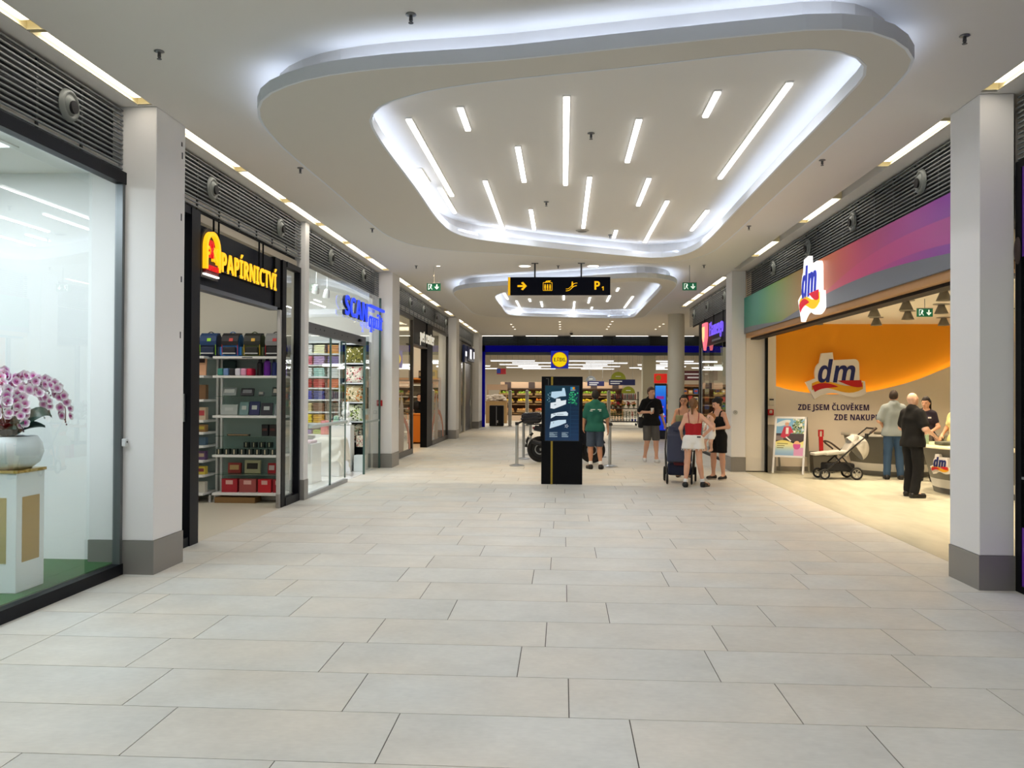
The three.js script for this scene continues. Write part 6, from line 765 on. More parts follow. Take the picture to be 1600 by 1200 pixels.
// ================= people =================
// surface of a distance field on a grid (surface nets)
function netMesh(f, lo, hi, c) {
  const n = [0, 1, 2].map(i => Math.ceil((hi[i] - lo[i]) / c) + 1), [nx, ny, nz] = n, v = new Float32Array(nx * ny * nz), id = (i, j, k) => i + nx * (j + ny * k);
  for (let k = 0; k < nz; k++) for (let j = 0; j < ny; j++) for (let i = 0; i < nx; i++) v[id(i, j, k)] = f(lo[0] + i * c, lo[1] + j * c, lo[2] + k * c);
  const at = new Int32Array(nx * ny * nz).fill(-1), pos = [], idx = [], E = [[0, 1], [2, 3], [4, 5], [6, 7], [0, 2], [1, 3], [4, 6], [5, 7], [0, 4], [1, 5], [2, 6], [3, 7]];
  for (let k = 0; k < nz - 1; k++) for (let j = 0; j < ny - 1; j++) for (let i = 0; i < nx - 1; i++) {
    const q = []; let s = 0; for (let a = 0; a < 8; a++) { const w = v[id(i + (a & 1), j + (a >> 1 & 1), k + (a >> 2))]; q.push(w); if (w < 0) s++; } if (!s || s === 8) continue;
    let x = 0, y = 0, z = 0, m = 0; for (const [a, b] of E) if ((q[a] < 0) !== (q[b] < 0)) { const t = q[a] / (q[a] - q[b]); x += (a & 1) + t * ((b & 1) - (a & 1)); y += (a >> 1 & 1) + t * ((b >> 1 & 1) - (a >> 1 & 1)); z += (a >> 2) + t * ((b >> 2) - (a >> 2)); m++; }
    at[id(i, j, k)] = pos.length / 3; pos.push(lo[0] + (i + x / m) * c, lo[1] + (j + y / m) * c, lo[2] + (k + z / m) * c);
  }
  const quad = (a, b, d, e, flip) => { if (a < 0 || b < 0 || d < 0 || e < 0) return; flip ? idx.push(a, d, b, a, e, d) : idx.push(a, b, d, a, d, e); };
  for (let k = 1; k < nz - 1; k++) for (let j = 1; j < ny - 1; j++) for (let i = 1; i < nx - 1; i++) {
    const s = v[id(i, j, k)] < 0;
    if (s !== (v[id(i + 1, j, k)] < 0)) quad(at[id(i, j - 1, k - 1)], at[id(i, j, k - 1)], at[id(i, j, k)], at[id(i, j - 1, k)], !s);
    if (s !== (v[id(i, j + 1, k)] < 0)) quad(at[id(i - 1, j, k - 1)], at[id(i - 1, j, k)], at[id(i, j, k)], at[id(i, j, k - 1)], !s);
    if (s !== (v[id(i, j, k + 1)] < 0)) quad(at[id(i - 1, j - 1, k)], at[id(i, j - 1, k)], at[id(i, j, k)], at[id(i - 1, j, k)], !s);
  }
  const g = new THREE.BufferGeometry(); g.setAttribute('position', new THREE.BufferAttribute(new Float32Array(pos), 3)); g.setIndex(idx); g.computeVertexNormals();
  g.setAttribute('uv', new THREE.BufferAttribute(new Float32Array(pos.length / 3 * 2), 2)); return g;
}
const smin = (a, b, k) => { const h = Math.max(k - Math.abs(a - b), 0) / k; return Math.min(a, b) - h * h * k * 0.25; };
// bone: tapered capsule; fz flattens it front to back
const bone = (a, b, ra, rbb, fz = 1) => ({ a, d: [b[0] - a[0], b[1] - a[1], b[2] - a[2]], ra, rb: rbb, fz });
function boneD(o, x, y, z) {
  const { a, d } = o, px = x - a[0], py = y - a[1], pz = (z - a[2]), dz = d[2], l = d[0] * d[0] + d[1] * d[1] + dz * dz; let t = l ? (px * d[0] + py * d[1] + pz * dz) / l : 0; t = t < 0 ? 0 : t > 1 ? 1 : t;
  const qx = px - t * d[0], qy = py - t * d[1], qz = (pz - t * dz) * o.fz; return (Math.sqrt(qx * qx + qy * qy + qz * qz) - (o.ra + (o.rb - o.ra) * t)) / (o.fz > 1 ? 1 + (o.fz - 1) * 0.4 : 1);
}
const fieldOf = (bones, k, grow = 0) => (x, y, z) => { let d = 9; for (const b of bones) d = smin(d, boneD(b, x, y, z), k); return d - grow; };
const lerp3 = (a, b, t) => [a[0] + (b[0] - a[0]) * t, a[1] + (b[1] - a[1]) * t, a[2] + (b[2] - a[2]) * t];
function boundsOf(bones, pad) { const lo = [9, 9, 9], hi = [-9, -9, -9]; for (const b of bones) for (const p of [b.a, [b.a[0] + b.d[0], b.a[1] + b.d[1], b.a[2] + b.d[2]]]) for (let i = 0; i < 3; i++) { const r = Math.max(b.ra, b.rb) + pad; lo[i] = Math.min(lo[i], p[i] - r); hi[i] = Math.max(hi[i], p[i] + r); } return [lo, hi]; }
const ell = (x, y, z, cx, cyy, cz, rx, ry, rz) => { const a = (x - cx) / rx, b = (y - cyy) / ry, c = (z - cz) / rz, l = Math.sqrt(a * a + b * b + c * c); return (l - 1) * Math.min(rx, ry, rz); };
function handGeo(wrist, elbow, n, curl, mirror) { // palm, four unequal bent fingers and a thumb from the side of the palm
  const w = V3(...wrist), d = w.clone().sub(V3(...elbow)).normalize(), nn = V3(...n); nn.addScaledVector(d, -nn.dot(d)).normalize(); const s = nn.clone().cross(d).multiplyScalar(mirror), P = (a, b, c) => w.clone().addScaledVector(d, a).addScaledVector(s, b).addScaledVector(nn, c).toArray(), B = [];
  for (let i = 0; i < 4; i++) B.push(bone(P(-0.01, (i - 1.5) * 0.012, 0), P(0.075, (i - 1.5) * 0.02, 0), 0.018, 0.012));
  const main = fieldOf(B.slice(), 0.02), F = [];
  [0.07, 0.082, 0.076, 0.058].forEach((L, i) => { const y0 = (i - 1.5) * 0.02, a1 = curl * 0.55, a2 = curl * 1.3, x1 = 0.078 + 0.5 * L * Math.cos(a1), z1 = 0.5 * L * Math.sin(a1), x2 = x1 + 0.5 * L * Math.cos(a2), z2 = z1 + 0.5 * L * Math.sin(a2); F.push(bone(P(0.07, y0, 0), P(x1, y0 * 1.08, z1), 0.0098, 0.009), bone(P(x1, y0 * 1.08, z1), P(x2, y0 * 1.1, z2), 0.009, 0.0072)); });
  F.push(bone(P(0.015, -0.03, 0.004), P(0.05, -0.052, 0.018), 0.013, 0.0105), bone(P(0.05, -0.052, 0.018), P(0.08, -0.052 + 0.01 * curl, 0.026 + 0.012 * curl), 0.0105, 0.008));
  const f = (x, y, z) => { let q = main(x, y, z); for (const b of F) q = smin(q, boneD(b, x, y, z), 0.006); return q; };
  const [lo, hi] = boundsOf([...B, ...F], 0.012); return netMesh(f, lo, hi, 0.0042);
}
const skinM = { fair: M(0xd9a68a, 0.55), tan: M(0xc48e6e, 0.55), pale: M(0xe3b79f, 0.55) };
function person(label, x, z, ry, H, o) {
  const J = { hipL: [0.09, 0.92, 0], kneeL: [0.105, 0.5, 0.015], ankL: [0.11, 0.085, -0.02], toeL: [0.135, 0.03, 0.13], shL: [0.165, 1.405, 0], elL: [0.235, 1.15, -0.03], wrL: [0.25, 0.91, 0.05], nL: [-1, 0, 0.3], curlL: 0.5, ...(o.J || {}) };
  for (const k of ['hip', 'knee', 'ank', 'toe', 'sh', 'el', 'wr', 'n']) J[k + 'R'] = J[k + 'R'] || [-J[k + 'L'][0], J[k + 'L'][1], J[k + 'L'][2]]; J.curlR = J.curlR ?? J.curlL;
  const f = o.female, wS = f ? 0.88 : 1, wide = o.wide ?? 1, S = H / 1.75, hy = J.hy ?? 0, hz = J.hz ?? 0;
  for (const k of ['shL', 'shR']) J[k] = [J[k][0] * wS * Math.min(1.08, wide), J[k][1], J[k][2]];
  const torso = [bone(lerp3(J.hipL, J.hipR, 0.12), lerp3(J.hipL, J.hipR, 0.88), f ? 0.105 : 0.1, f ? 0.105 : 0.1, 1.2), bone([-0.055 * wide, 0.98, 0.005], [-0.075 * wide, 1.3, 0], (f ? 0.075 : 0.092) * wide, (f ? 0.085 : 0.1) * Math.sqrt(wide), 1.25 / Math.sqrt(wide)), bone([0.055 * wide, 0.98, 0.005], [0.075 * wide, 1.3, 0], (f ? 0.075 : 0.092) * wide, (f ? 0.085 : 0.1) * Math.sqrt(wide), 1.25 / Math.sqrt(wide)), bone(lerp3(J.shR, J.shL, 0.1), lerp3(J.shR, J.shL, 0.9), 0.056, 0.056, 1), bone([0, 1.34, -0.01], [0, 1.46, -0.01], 0.1, 0.06, 1.1), bone([0, 1.49, -0.015], lerp3(J.shR, J.shL, 0.85), 0.045, 0.04), bone([0, 1.49, -0.015], lerp3(J.shR, J.shL, 0.15), 0.045, 0.04)];
  if (f) torso.push(bone([0.07, 1.28, 0.07], [0.07, 1.27, 0.075], 0.055, 0.05), bone([-0.07, 1.28, 0.07], [-0.07, 1.27, 0.075], 0.055, 0.05));
  if (o.belly) torso.push(bone([0, 1.02, 0.035], [0, 1.16, 0.03], o.belly, o.belly * 0.95));
  const aw = o.arm ?? (f ? 0.88 : 1), lw = o.leg ?? 1, arms = {}, legs = {};
  for (const s of ['L', 'R']) { arms[s] = [bone(J['sh' + s], J['el' + s], 0.052 * aw, 0.041 * aw), bone(J['el' + s], J['wr' + s], 0.041 * aw, 0.027)]; legs[s] = [bone(J['hip' + s], J['knee' + s], 0.088 * lw, 0.058 * lw), bone(J['knee' + s], J['ank' + s], 0.056 * lw, 0.036), bone(lerp3(J['knee' + s], J['ank' + s], 0.25).map((q, i) => q - (i === 2 ? 0.018 : 0)), lerp3(J['knee' + s], J['ank' + s], 0.5), 0.05 * lw, 0.036), bone(J['ank' + s], [J['toe' + s][0], 0.045, J['toe' + s][2] - 0.03], 0.038, 0.03)]; }
  const neckTop = [0, 1.57 + hy, 0.015 + hz], neck = bone([0, 1.45, -0.012], neckTop, 0.056 * (f ? 0.85 : 1), 0.054 * (f ? 0.85 : 1));
  const all = [...torso, ...arms.L, ...arms.R, ...legs.L, ...legs.R, neck];
  // head in its own axes, turned about the top of the neck
  const HM = new THREE.Matrix4().makeRotationFromEuler(new THREE.Euler(o.headPitch || 0, o.headYaw || 0, o.headRoll || 0, 'YXZ')).setPosition(0, 1.555 + hy, 0.005 + hz), toHead = g => g.applyMatrix4(HM);
  const headF = (x, y, z) => { let d = ell(x, y, z, 0, 0.1, -0.008, 0.074, 0.098, 0.092); d = smin(d, ell(x, y, z, 0, 0.035, 0.03, 0.055, 0.062, 0.058), 0.04); d = smin(d, boneD(NOSE, x, y, z), 0.014); d = smin(d, ell(Math.abs(x), y, z, 0.076, 0.075, -0.005, 0.009, 0.028, 0.018), 0.012); d = smin(d, boneD(BROW, Math.abs(x), y, z), 0.02); d = smin(d, boneD(NK, x, y, z), 0.03); const e = ell(Math.abs(x), y, z, 0.031, 0.082, 0.092, 0.016, 0.009, 0.014); return Math.max(d, -e * 0.9 - 0.003); };
  const g = thing('person', label, 'person', [x, o.y || 0, z], ry); g.scale.setScalar(S); const skin = o.skin || skinM.fair;
  const [lo, hi] = boundsOf(all, 0.03), parts = [netMesh(fieldOf(all, 0.045), lo, hi, 0.016), toHead(netMesh(headF, [-0.1, -0.06, -0.115], [0.1, 0.21, 0.13], 0.006)), handGeo(J.wrL, J.elL, J.nL, J.curlL, -1), handGeo(J.wrR, J.elR, J.nR, J.curlR, 1)];
  obj('body', parts, skin, g);
  for (const s of [-1, 1]) { obj('eye', toHead(sp(0.0105, s * 0.031, 0.082, 0.077, 1, 0.75, 0.8, 10, 8)), M(0x2a1c14, 0.2), g); obj('eyebrow', toHead(bx(0.028, 0.006, 0.006, s * 0.032, 0.104, 0.086, 0, s * 0.25, s * -0.1)), M(o.hairColor ?? 0x2a1d14, 0.9), g); }
  obj('lips', toHead(sp(0.018, 0, 0.022, 0.085, 1.1, 0.28, 0.4, 10, 6)), M(0xa8584e, 0.5), g);
  const wr = (x, y, z, a) => a * (Math.sin(y * 31 + x * 17) * 0.5 + Math.sin(x * 43 + z * 29 + y * 11) * 0.5);
  const T = { // garments: bones they follow, how far they stand off, where they end
    cloth(name, bones, grow, clip, m, wrinkle = 0.004, k = 0.05, cell = 0.014) { const F0 = fieldOf(bones, k, grow), [l, h] = boundsOf(bones, grow + 0.03); return obj(name, netMesh((x, y, z) => Math.max(F0(x, y, z) - wr(x, y, z, wrinkle), clip ? clip(x, y, z) : -1), l, h, cell), m, g); },
    arm: (s, t) => { const a = arms[s][0], e = lerp3(J['sh' + s], J['el' + s], Math.min(1, t)); return [bone(J['sh' + s], e, a.ra, a.ra + (a.rb - a.ra) * Math.min(1, t))]; },
    leg: (s, t) => { const a = legs[s][0]; return t <= 1 ? [bone(J['hip' + s], lerp3(J['hip' + s], J['knee' + s], t), a.ra, a.ra + (a.rb - a.ra) * t)] : [a, bone(J['knee' + s], lerp3(J['knee' + s], J['ank' + s], t - 1), 0.06 * lw, 0.05)]; },
    tee(m, sleeve = 0.7, hem = 0.86, grow = 0.02, neckR = 0.075, sg = 0.0) { const st = sleeve > 0 ? ['L', 'R'].flatMap(s => T.arm(s, sleeve).map(b => ({ ...b, ra: b.ra - 0.008, rb: b.rb - 0.004 + sg * 0.5 }))) : []; const low = bone([-0.07, hem + 0.03, 0.005], [0.07, hem + 0.03, 0.005], 0.122 * wide, 0.122 * wide, 1.12); return T.cloth('shirt', [...torso, low, ...st], grow, (x, y, z) => Math.max(hem - y, neckR - Math.hypot(x, (y - 1.525) * 1.1, z - 0.025)), m); },
    shorts(m, len = 0.85, waist = 1.0, grow = 0.022, flare = 0.015, name = 'shorts') { const b = ['L', 'R'].flatMap(s => T.leg(s, len).map(q => ({ ...q, rb: q.rb + flare }))); const cutY = Math.min(...['L', 'R'].map(s => lerp3(J['hip' + s], J['knee' + s], Math.min(1, len))[1])); return T.cloth(name, [torso[0], ...b], grow, (x, y, z) => Math.max(y - waist, len <= 1 ? cutY - 0.03 - y : 0.05 - y), m, 0.005, 0.012); },
    shoe(m, soleM, name = 'shoe', sockM, sockH = 0.12) { for (const s of ['L', 'R']) { const a = J['ank' + s], t = J['toe' + s], dy = o.lift && o.lift[s] || 0, heel = [a[0], a[1] - 0.035, a[2] - 0.035], toe = [t[0], t[1] + 0.01, t[2]]; const up = [bone(heel, toe, 0.046, 0.04), bone(a, heel, 0.046, 0.05)], base = Math.min(a[1] - 0.085, t[1] - 0.03); const sh = obj(name, netMesh((x, y, z) => Math.max(fieldOf(up, 0.03)(x, y, z), base + 0.012 - y, y - a[1] - 0.03), ...boundsOf(up, 0.02), 0.008), m, g); obj('sole', netMesh((x, y, z) => Math.max(fieldOf(up, 0.03, 0.006)(x, y, z), y - base - 0.026, base - y), ...boundsOf(up, 0.03), 0.009), soleM, sh); if (sockM) { const sb = [bone(a, lerp3(a, J['knee' + s], sockH / 0.42), 0.045, 0.047)]; obj('sock', netMesh(fieldOf(sb, 0.01), ...boundsOf(sb, 0.02), 0.009), sockM, g); } } },
    hair(color, cut, extra = [], grow = 0.014) { const m = M(color, 0.75), B = extra.map(e => bone(...e)); const F0 = (x, y, z) => { let d = ell(x, y, z, 0, 0.102, -0.012, 0.074 + grow * 0.7, 0.104 + grow, 0.094 + grow); d = Math.max(d, cut(x, y, z)); for (const b of B) d = smin(d, boneD(b, x, y, z), 0.02); return d - 0.0015 * Math.sin(x * 220 + y * 40) * 1; }; const [l, h] = B.length ? boundsOf(B, 0.03) : [[0, 0, 0], [0, 0, 0]]; return obj('hair', toHead(netMesh(F0, [Math.min(-0.11, l[0]), Math.min(-0.03, l[1]), Math.min(-0.13, l[2])], [Math.max(0.11, h[0]), Math.max(0.235, h[1]), Math.max(0.12, h[2])], 0.0075)), m, g); },
    short: (x, y, z) => Math.max(z - hairLine(y), 0.068 - y - Math.max(0, -z) * 0.9), full: (x, y, z) => Math.max(z - hairLine(y) - 0.006, 0.03 - y - Math.max(0, -z) * 0.8), toHead, J, g, lerp3, torso, arms, legs,
  };
  if (o.dress) o.dress(T); return g;
}
const hairLine = y => -0.012 + 0.45 * Math.max(0, y - 0.05) + 6 * Math.max(0, y - 0.138);
const NOSE = bone([0, 0.085, 0.082], [0, 0.058, 0.102], 0.009, 0.013), BROW = bone([0.014, 0.102, 0.078], [0.045, 0.103, 0.066], 0.009, 0.007), NK = bone([0, -0.03, 0.0], [0, 0.04, -0.005], 0.05, 0.05);
const blackCloth = M(0x050506, 0.95), whiteShoe = M(0xdcdcda, 0.6), blackShoe = M(0x121214, 0.5), whiteSole = M(0xe6e4df, 0.6), blackSole = M(0x1c1c1e, 0.7), whiteSock = M(0xe9e9e7, 0.9), denim = M(0x3d4a5c, 0.9), jeansM = M(0x2f4a68, 0.9);
// man in the green T-shirt behind the kiosk, seen from behind
person('man in green T-shirt and denim shorts standing right of the black kiosk', 0.71, -18.9, PI + 0.05, 1.71, { skin: skinM.tan, hairColor: 0x17120e, headPitch: 0.12, J: { kneeL: [0.1, 0.5, 0.02], ankL: [0.1, 0.085, -0.02], toeL: [0.16, 0.03, 0.12], elR: [-0.26, 1.15, -0.03], wrR: [-0.29, 0.9, 0.02], elL: [0.245, 1.15, 0.0], wrL: [0.25, 0.93, 0.12], ankR: [-0.12, 0.085, -0.05], toeR: [-0.17, 0.03, 0.09] },
  dress(T) { T.tee(M(0x145a4e, 0.9), 0.85, 0.84, 0.028, 0.068, 0.012); T.shorts(denim, 0.92, 0.85, 0.02, 0.016); T.shoe(blackShoe, blackSole, 'shoe', whiteSock, 0.07); T.hair(0x15110e, T.short);
    obj('back_print', [[-0.075, 0.1, 0.015], [0.06, 0.11, 0.015], [-0.1, 0.045, 0.012], [0.1, 0.06, 0.012]].map(([x, w, h], i) => bx(w, h, 0.004, x, 1.335 - (i > 1 ? 0.03 : 0), -0.128 + 0.004 * Math.abs(x) * 20)), M(0xd9e2dc, 0.8), T.g); } });
// man in black walking with a cup
person('man in black T-shirt and grey shorts walking with a paper cup', 2.13, -20.9, 0.08, 1.8, { skin: skinM.fair, hairColor: 0x5a4030, headYaw: 0.55, headPitch: 0.08, J: { hipL: [0.09, 0.92, 0], kneeL: [0.1, 0.51, 0.1], ankL: [0.12, 0.085, 0.05], toeL: [0.15, 0.03, 0.2], kneeR: [-0.1, 0.5, 0.06], ankR: [-0.11, 0.1, -0.2], toeR: [-0.13, 0.03, -0.06], elR: [-0.27, 1.17, 0.0], wrR: [-0.06, 1.18, 0.24], nR: [0.2, 0.2, 1], curlR: 1.1, elL: [0.25, 1.15, -0.08], wrL: [0.31, 0.92, -0.02] },
  dress(T) { T.tee(blackCloth, 0.85, 0.86, 0.026, 0.07, 0.012); T.shorts(M(0x595653, 0.9), 0.9, 0.87, 0.018, 0.014); T.shoe(whiteShoe, whiteSole, 'shoe'); T.hair(0x5a4232, T.short);
    obj('shoulder_bag', rb(0.1, 0.26, 0.2, 0.03, -0.235, 0.93, -0.06), M(0x101013, 0.7), T.g); obj('bag_strap', tube([[-0.22, 1.05, -0.02], [-0.1, 1.35, 0.13], [0.08, 1.49, 0.05]], 0.012, 16, 6), M(0x151518, 0.7), T.g); } });
{ const c = thing('paper_cup', 'white paper cup held by the walking man in black', 'cup', [2.13, 1.2, -20.62]); obj('cup', lathe([[0.001, 0], [0.028, 0], [0.038, 0.1], [0.034, 0.1]], 18), M(0xe8e6e0, 0.6), c); obj('lid', cy(0.036, 0.04, 0.014, 0, 0.107, 0, 18), M(0xf2f0ea, 0.5), c); }
// woman with glasses behind
person('long-haired woman with dark glasses facing the viewer behind the navy pram', 2.42, -17.35, -0.1, 1.63, { female: true, skin: skinM.tan, hairColor: 0x1c1512, headYaw: -0.1, J: { elR: [-0.23, 1.14, 0.02], wrR: [-0.14, 1.02, 0.24], nR: [0.5, 0.5, 0.5], elL: [0.23, 1.14, 0.02], wrL: [0.12, 1.05, 0.25], nL: [-0.5, 0.5, 0.5], curlL: 0.9 },
  dress(T) { const m = new THREE.MeshStandardMaterial({ color: 0x8c8a64, roughness: 0.9 }); T.cloth('dress', [...T.torso.slice(0, 3), ...T.torso.slice(7), bone([-0.08, 0.6, 0.0], [0.08, 0.6, 0], 0.17, 0.17)], 0.022, (x, y, z) => Math.max(0.55 - y, y - 1.33), m, 0.006, 0.08); objs('strap', [tube([[0.1, 1.33, 0.1], [0.11, 1.45, 0.05], [0.1, 1.4, -0.09]], 0.007, 10, 5), tube([[-0.1, 1.33, 0.1], [-0.11, 1.45, 0.05], [-0.1, 1.4, -0.09]], 0.007, 10, 5)], M(0x3c3428, 0.9), T.g); T.shoe(M(0x8a6a50, 0.7), blackSole, 'shoe');
    T.hair(0x1d1613, T.full, [[[0.07, 0.12, -0.03], [0.085, -0.2, -0.0], 0.03, 0.022], [[-0.07, 0.12, -0.03], [-0.085, -0.2, 0.0], 0.03, 0.022], [[0, 0.1, -0.08], [0, -0.2, -0.08], 0.06, 0.05]]);
    obj('glasses', [-1, 1].map(s => to(0.022, 0.0035, s * 0.031, 0.08, 0.094, 0, s * 0.2, 0, 6, 16)).concat([bx(0.018, 0.004, 0.004, 0, 0.084, 0.098)]).map(T.toHead), M(0x141414, 0.3), T.g); } });
// woman in red top and white shorts
person('woman in red camisole and white denim shorts seen from behind, hand on hip', 2.33, -15.5, PI - 0.1, 1.58, { female: true, skin: skinM.fair, hairColor: 0x6b4a2c, headYaw: -0.1, leg: 0.95, J: { hipL: [0.095, 0.93, 0], kneeL: [0.115, 0.5, 0.0], ankL: [0.15, 0.085, -0.03], toeL: [0.17, 0.03, 0.12], kneeR: [-0.12, 0.5, 0.0], ankR: [-0.19, 0.085, 0.06], toeR: [-0.3, 0.03, 0.17], elR: [-0.36, 1.2, -0.14], wrR: [-0.2, 1.02, 0.0], nR: [0.6, 0, 0.6], elL: [0.245, 1.16, -0.02], wrL: [0.22, 1.0, 0.2], nL: [-1, 0, 0] },
  dress(T) { T.cloth('camisole', [...T.torso.slice(0, 3), ...T.torso.slice(7)], 0.014, (x, y, z) => Math.max(1.03 - y, y - 1.27 - (z > 0 ? 0.05 : 0)), M(0xa50d18, 0.85), 0.003); objs('strap', [-1, 1].map(s => tube([[s * 0.085, 1.27, -0.1], [s * 0.1, 1.4, -0.085], [s * 0.105, 1.475, -0.01], [s * 0.09, 1.36, 0.09]], 0.007, 14, 5)), M(0x8a0c16, 0.85), T.g);
    T.shorts(M(0xeae8e2, 0.95), 0.33, 1.06, 0.026, 0.03); obj('frayed_hem', Array.from({ length: 44 }, (_, i) => { const s = i % 2 ? 1 : -1, a = i * 0.29, cx = s * 0.098; return bar([cx + 0.128 * Math.cos(a), 0.775, 0.12 * Math.sin(a)], [cx + 0.132 * Math.cos(a), 0.745 - 0.012 * (i % 3), 0.124 * Math.sin(a)], 0.004, 4); }), M(0xefede8, 0.95), T.g);
    obj('phone', rb(0.075, 0.03, 0.012, 0.004, -0.1, 1.0, -0.145), M(0x17181c, 0.3), T.g); T.shoe(blackShoe, blackSole, 'shoe', whiteSock, 0.06); T.hair(0x6e4c2e, T.full, [[[0, 0.1, -0.1], [0.015, 0.06, -0.135], 0.025, 0.035], [[0.015, 0.06, -0.135], [0.02, -0.1, -0.12], 0.036, 0.018]]); } });
// woman in black with a baby
person('woman in black shorts overall holding a baby in front of the right pier', 3.02, -16.9, -0.8, 1.58, { female: true, skin: skinM.fair, hairColor: 0x120e0c, headYaw: -0.5, headPitch: 0.42, J: { kneeL: [0.1, 0.5, 0.0], ankL: [0.1, 0.085, -0.05], kneeR: [-0.1, 0.5, 0.03], ankR: [-0.1, 0.085, 0.03], toeR: [-0.13, 0.03, 0.18], elL: [0.27, 1.14, 0.02], wrL: [0.09, 1.1, 0.27], nL: [-0.3, 0.3, -1], elR: [-0.27, 1.14, 0.02], wrR: [-0.1, 1.0, 0.27], nR: [0.3, 0.3, -1] },
  dress(T) { T.cloth('overall', [...T.torso.slice(0, 3), ...T.torso.slice(7), ...['L', 'R'].flatMap(s => T.leg(s, 0.75).map(q => ({ ...q, rb: q.rb + 0.02 })))], 0.022, (x, y, z) => Math.max(0.58 - y, y - 1.36), blackCloth, 0.005, 0.06); objs('strap', [-1, 1].map(s => tube([[s * 0.085, 1.35, 0.09], [s * 0.095, 1.47, 0.01], [s * 0.085, 1.36, -0.09]], 0.022, 14, 7)), blackCloth, T.g); T.shoe(M(0x1a1a1c, 0.6), M(0xd9d2c8, 0.7), 'sandal');
    T.hair(0x130f0d, T.full, [[[0, 0.13, -0.1], [0, 0.12, -0.13], 0.045, 0.04]]); } });
{ // baby: its own small figure
  const b = thing('person', 'baby in white held against the woman in black', 'person', [2.84, 0.8, -16.66], -0.9), F = [bone([0, 0.1, 0], [0, 0.28, 0], 0.075, 0.065), bone([0, 0.28, 0], [0, 0.34, 0], 0.04, 0.045), bone([0, 0.4, 0.0], [0, 0.42, 0.01], 0.075, 0.072), bone([0.05, 0.07, 0.02], [0.08, -0.06, 0.1], 0.045, 0.035), bone([-0.05, 0.07, 0.02], [-0.08, -0.06, 0.1], 0.045, 0.035), bone([0.08, -0.06, 0.1], [0.07, -0.2, 0.07], 0.034, 0.026), bone([-0.08, -0.06, 0.1], [-0.07, -0.2, 0.07], 0.034, 0.026), bone([0.07, -0.2, 0.07], [0.075, -0.22, 0.13], 0.026, 0.02), bone([-0.07, -0.2, 0.07], [-0.075, -0.22, 0.13], 0.026, 0.02), bone([0.07, 0.28, 0], [0.12, 0.17, 0.06], 0.03, 0.022), bone([-0.07, 0.28, 0], [-0.12, 0.17, 0.06], 0.03, 0.022), bone([0, 0.4, 0.075], [0, 0.395, 0.085], 0.01, 0.01)];
  obj('body', netMesh(fieldOf(F, 0.025), ...boundsOf(F, 0.03), 0.009), skinM.pale, b); obj('romper', netMesh((x, y, z) => Math.max(fieldOf([F[0], F[3], F[4]], 0.04, 0.014)(x, y, z), 0.0 - y, y - 0.27), ...boundsOf([F[0], F[3], F[4]], 0.05), 0.01), M(0xeeeeec, 0.9), b); obj('hair', netMesh((x, y, z) => Math.max(ell(x, y, z, 0, 0.42, -0.005, 0.082, 0.085, 0.085), (z - 0.03) - (y - 0.43)), [-0.1, 0.3, -0.11], [0.1, 0.52, 0.1], 0.009), M(0xa8744a, 0.8), b);
  for (const s of [-1, 1]) obj('eye', sp(0.008, s * 0.026, 0.415, 0.078, 1, 1, 0.6, 8, 6), M(0x1c1512, 0.3), b);
}
// man in jeans at the drugstore counter
person('man in pale grey T-shirt and blue jeans at the drugstore counter', 6.5, -17.3, PI - 0.15, 1.74, { skin: skinM.fair, hairColor: 0x2a1d16, headPitch: 0.3, headYaw: -0.3, wide: 1.0, J: { ankL: [0.13, 0.085, -0.02], ankR: [-0.13, 0.085, 0.0], elL: [0.27, 1.16, 0.0], wrL: [0.16, 1.08, 0.24], nL: [-0.4, -0.5, 0.3], elR: [-0.27, 1.16, 0.0], wrR: [-0.14, 1.08, 0.26], nR: [0.4, -0.5, 0.3] },
  dress(T) { T.tee(M(0x8b9598, 0.9), 0.8, 0.86, 0.03, 0.066, 0.014); T.shorts(jeansM, 1.95, 0.87, 0.02, 0.0, 'jeans'); T.shoe(blackShoe, blackSole, 'shoe'); T.hair(0x2b1e17, T.short); obj('collar', to(0.062, 0.008, 0, 1.495, 0.0, PI / 2 + 0.15, 0, 0, 6, 20), M(0x4a2230, 0.9), T.g); } });
// bald man in black
person('bald man in black T-shirt and black trousers at the drugstore till', 5.72, -14.42, PI / 2 + 0.35, 1.7, { skin: skinM.pale, hairColor: 0xc09a80, wide: 1.16, belly: 0.135, headYaw: -0.05, arm: 1.15, J: { kneeL: [0.1, 0.5, 0.03], ankL: [0.12, 0.085, 0.02], toeL: [0.16, 0.03, 0.17], ankR: [-0.13, 0.085, -0.08], toeR: [-0.18, 0.03, 0.07], elL: [0.28, 1.16, 0.02], wrL: [0.2, 1.1, 0.3], nL: [-0.5, -0.6, 0.2], elR: [-0.29, 1.16, 0.0], wrR: [-0.2, 1.04, 0.27], nR: [0.5, -0.6, 0.2], curlR: 1.0 },
  dress(T) { T.tee(blackCloth, 0.75, 0.85, 0.026, 0.068, 0.012); T.shorts(M(0x060608, 0.95), 1.96, 0.86, 0.02, 0.005, 'trousers'); T.shoe(M(0x17130f, 0.4), blackSole, 'shoe'); } });
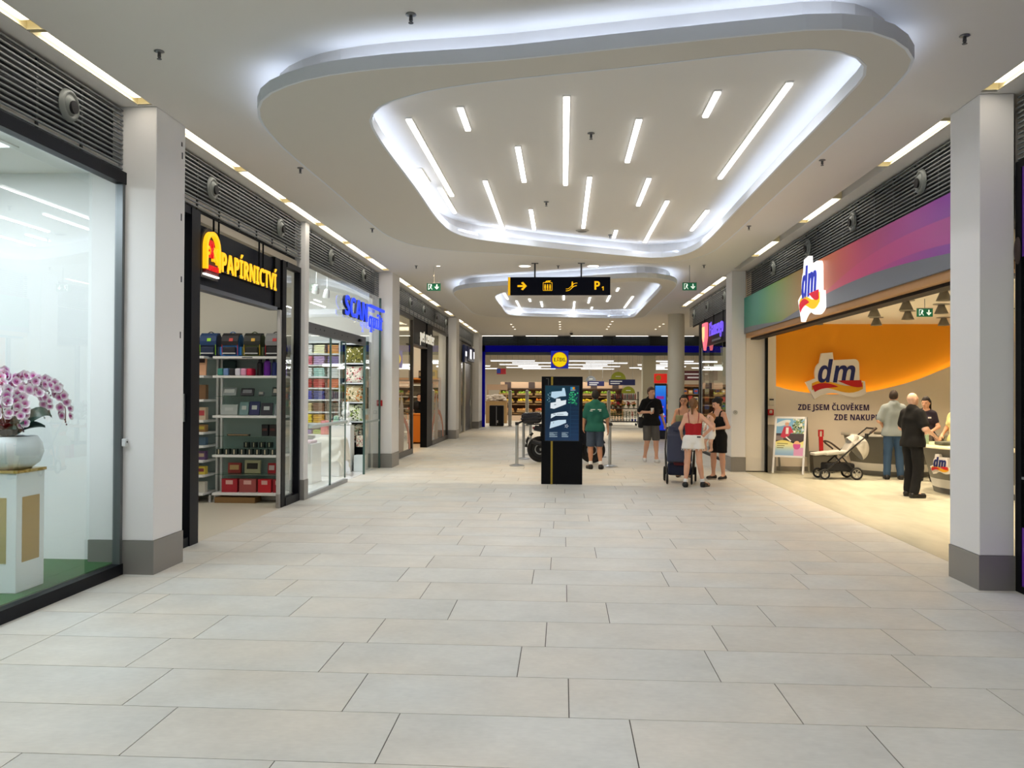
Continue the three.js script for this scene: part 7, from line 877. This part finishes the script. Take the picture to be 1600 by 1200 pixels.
// staff
person('dark-haired cashier in a dark patterned top between the two tills', 7.0, -17.0, -0.5, 1.62, { female: true, skin: skinM.fair, hairColor: 0x1d1411, headYaw: -0.25, headPitch: 0.15, y: -0.14 + 0.14, J: { elR: [-0.23, 1.14, 0.03], wrR: [-0.12, 1.05, 0.26], nR: [0.3, -0.5, 0.3], elL: [0.23, 1.14, 0.03], wrL: [0.1, 1.03, 0.26], nL: [-0.3, -0.5, 0.3] },
  dress(T) { T.tee(M(0x241c2b, 0.9), 0.6, 0.86, 0.018, 0.08); T.shorts(M(0x15151a, 0.9), 1.95, 0.87, 0.016, 0, 'trousers'); T.shoe(blackShoe, blackSole, 'shoe'); T.hair(0x1f1613, T.full, [[[0.06, 0.1, -0.05], [0.06, -0.06, -0.06], 0.03, 0.02], [[0, 0.08, -0.09], [0, -0.08, -0.09], 0.045, 0.03]]); obj('name_badge', bx(0.06, 0.03, 0.005, 0.08, 1.33, 0.14), M(0xd8d4d0, 0.5), T.g); } });
person('person in pale yellow top half hidden by the right pier', 7.18, -16.1, -1.2, 1.6, { female: true, skin: skinM.tan, hairColor: 0x17110e, headYaw: -0.2, J: { elR: [-0.24, 1.14, 0.03], wrR: [-0.12, 1.0, 0.28], nR: [0.3, -0.5, 0.3] }, dress(T) { T.tee(M(0xe8dc9a, 0.9), 0.6, 0.86, 0.02, 0.075); T.shorts(M(0x23252c, 0.9), 1.95, 0.87, 0.016, 0, 'trousers'); T.shoe(blackShoe, blackSole, 'shoe'); T.hair(0x17110e, T.full, [[[0, 0.14, -0.1], [0, 0.14, -0.12], 0.04, 0.04]]); } });
person('pet shop clerk behind the orange counter', -4.72, -28.0, 0.5, 1.6, { female: true, skin: skinM.fair, hairColor: 0x2a1a12, dress(T) { T.tee(M(0x15161a, 0.9), 0.7, 0.86, 0.02, 0.075); T.shorts(M(0x1c1d22, 0.9), 1.95, 0.87, 0.016, 0, 'trousers'); T.shoe(blackShoe, blackSole, 'shoe'); T.hair(0x2a1a12, T.full, [[[0, 0.1, -0.09], [0, -0.08, -0.09], 0.05, 0.03]]); } });
renderer.render(scene, camera);
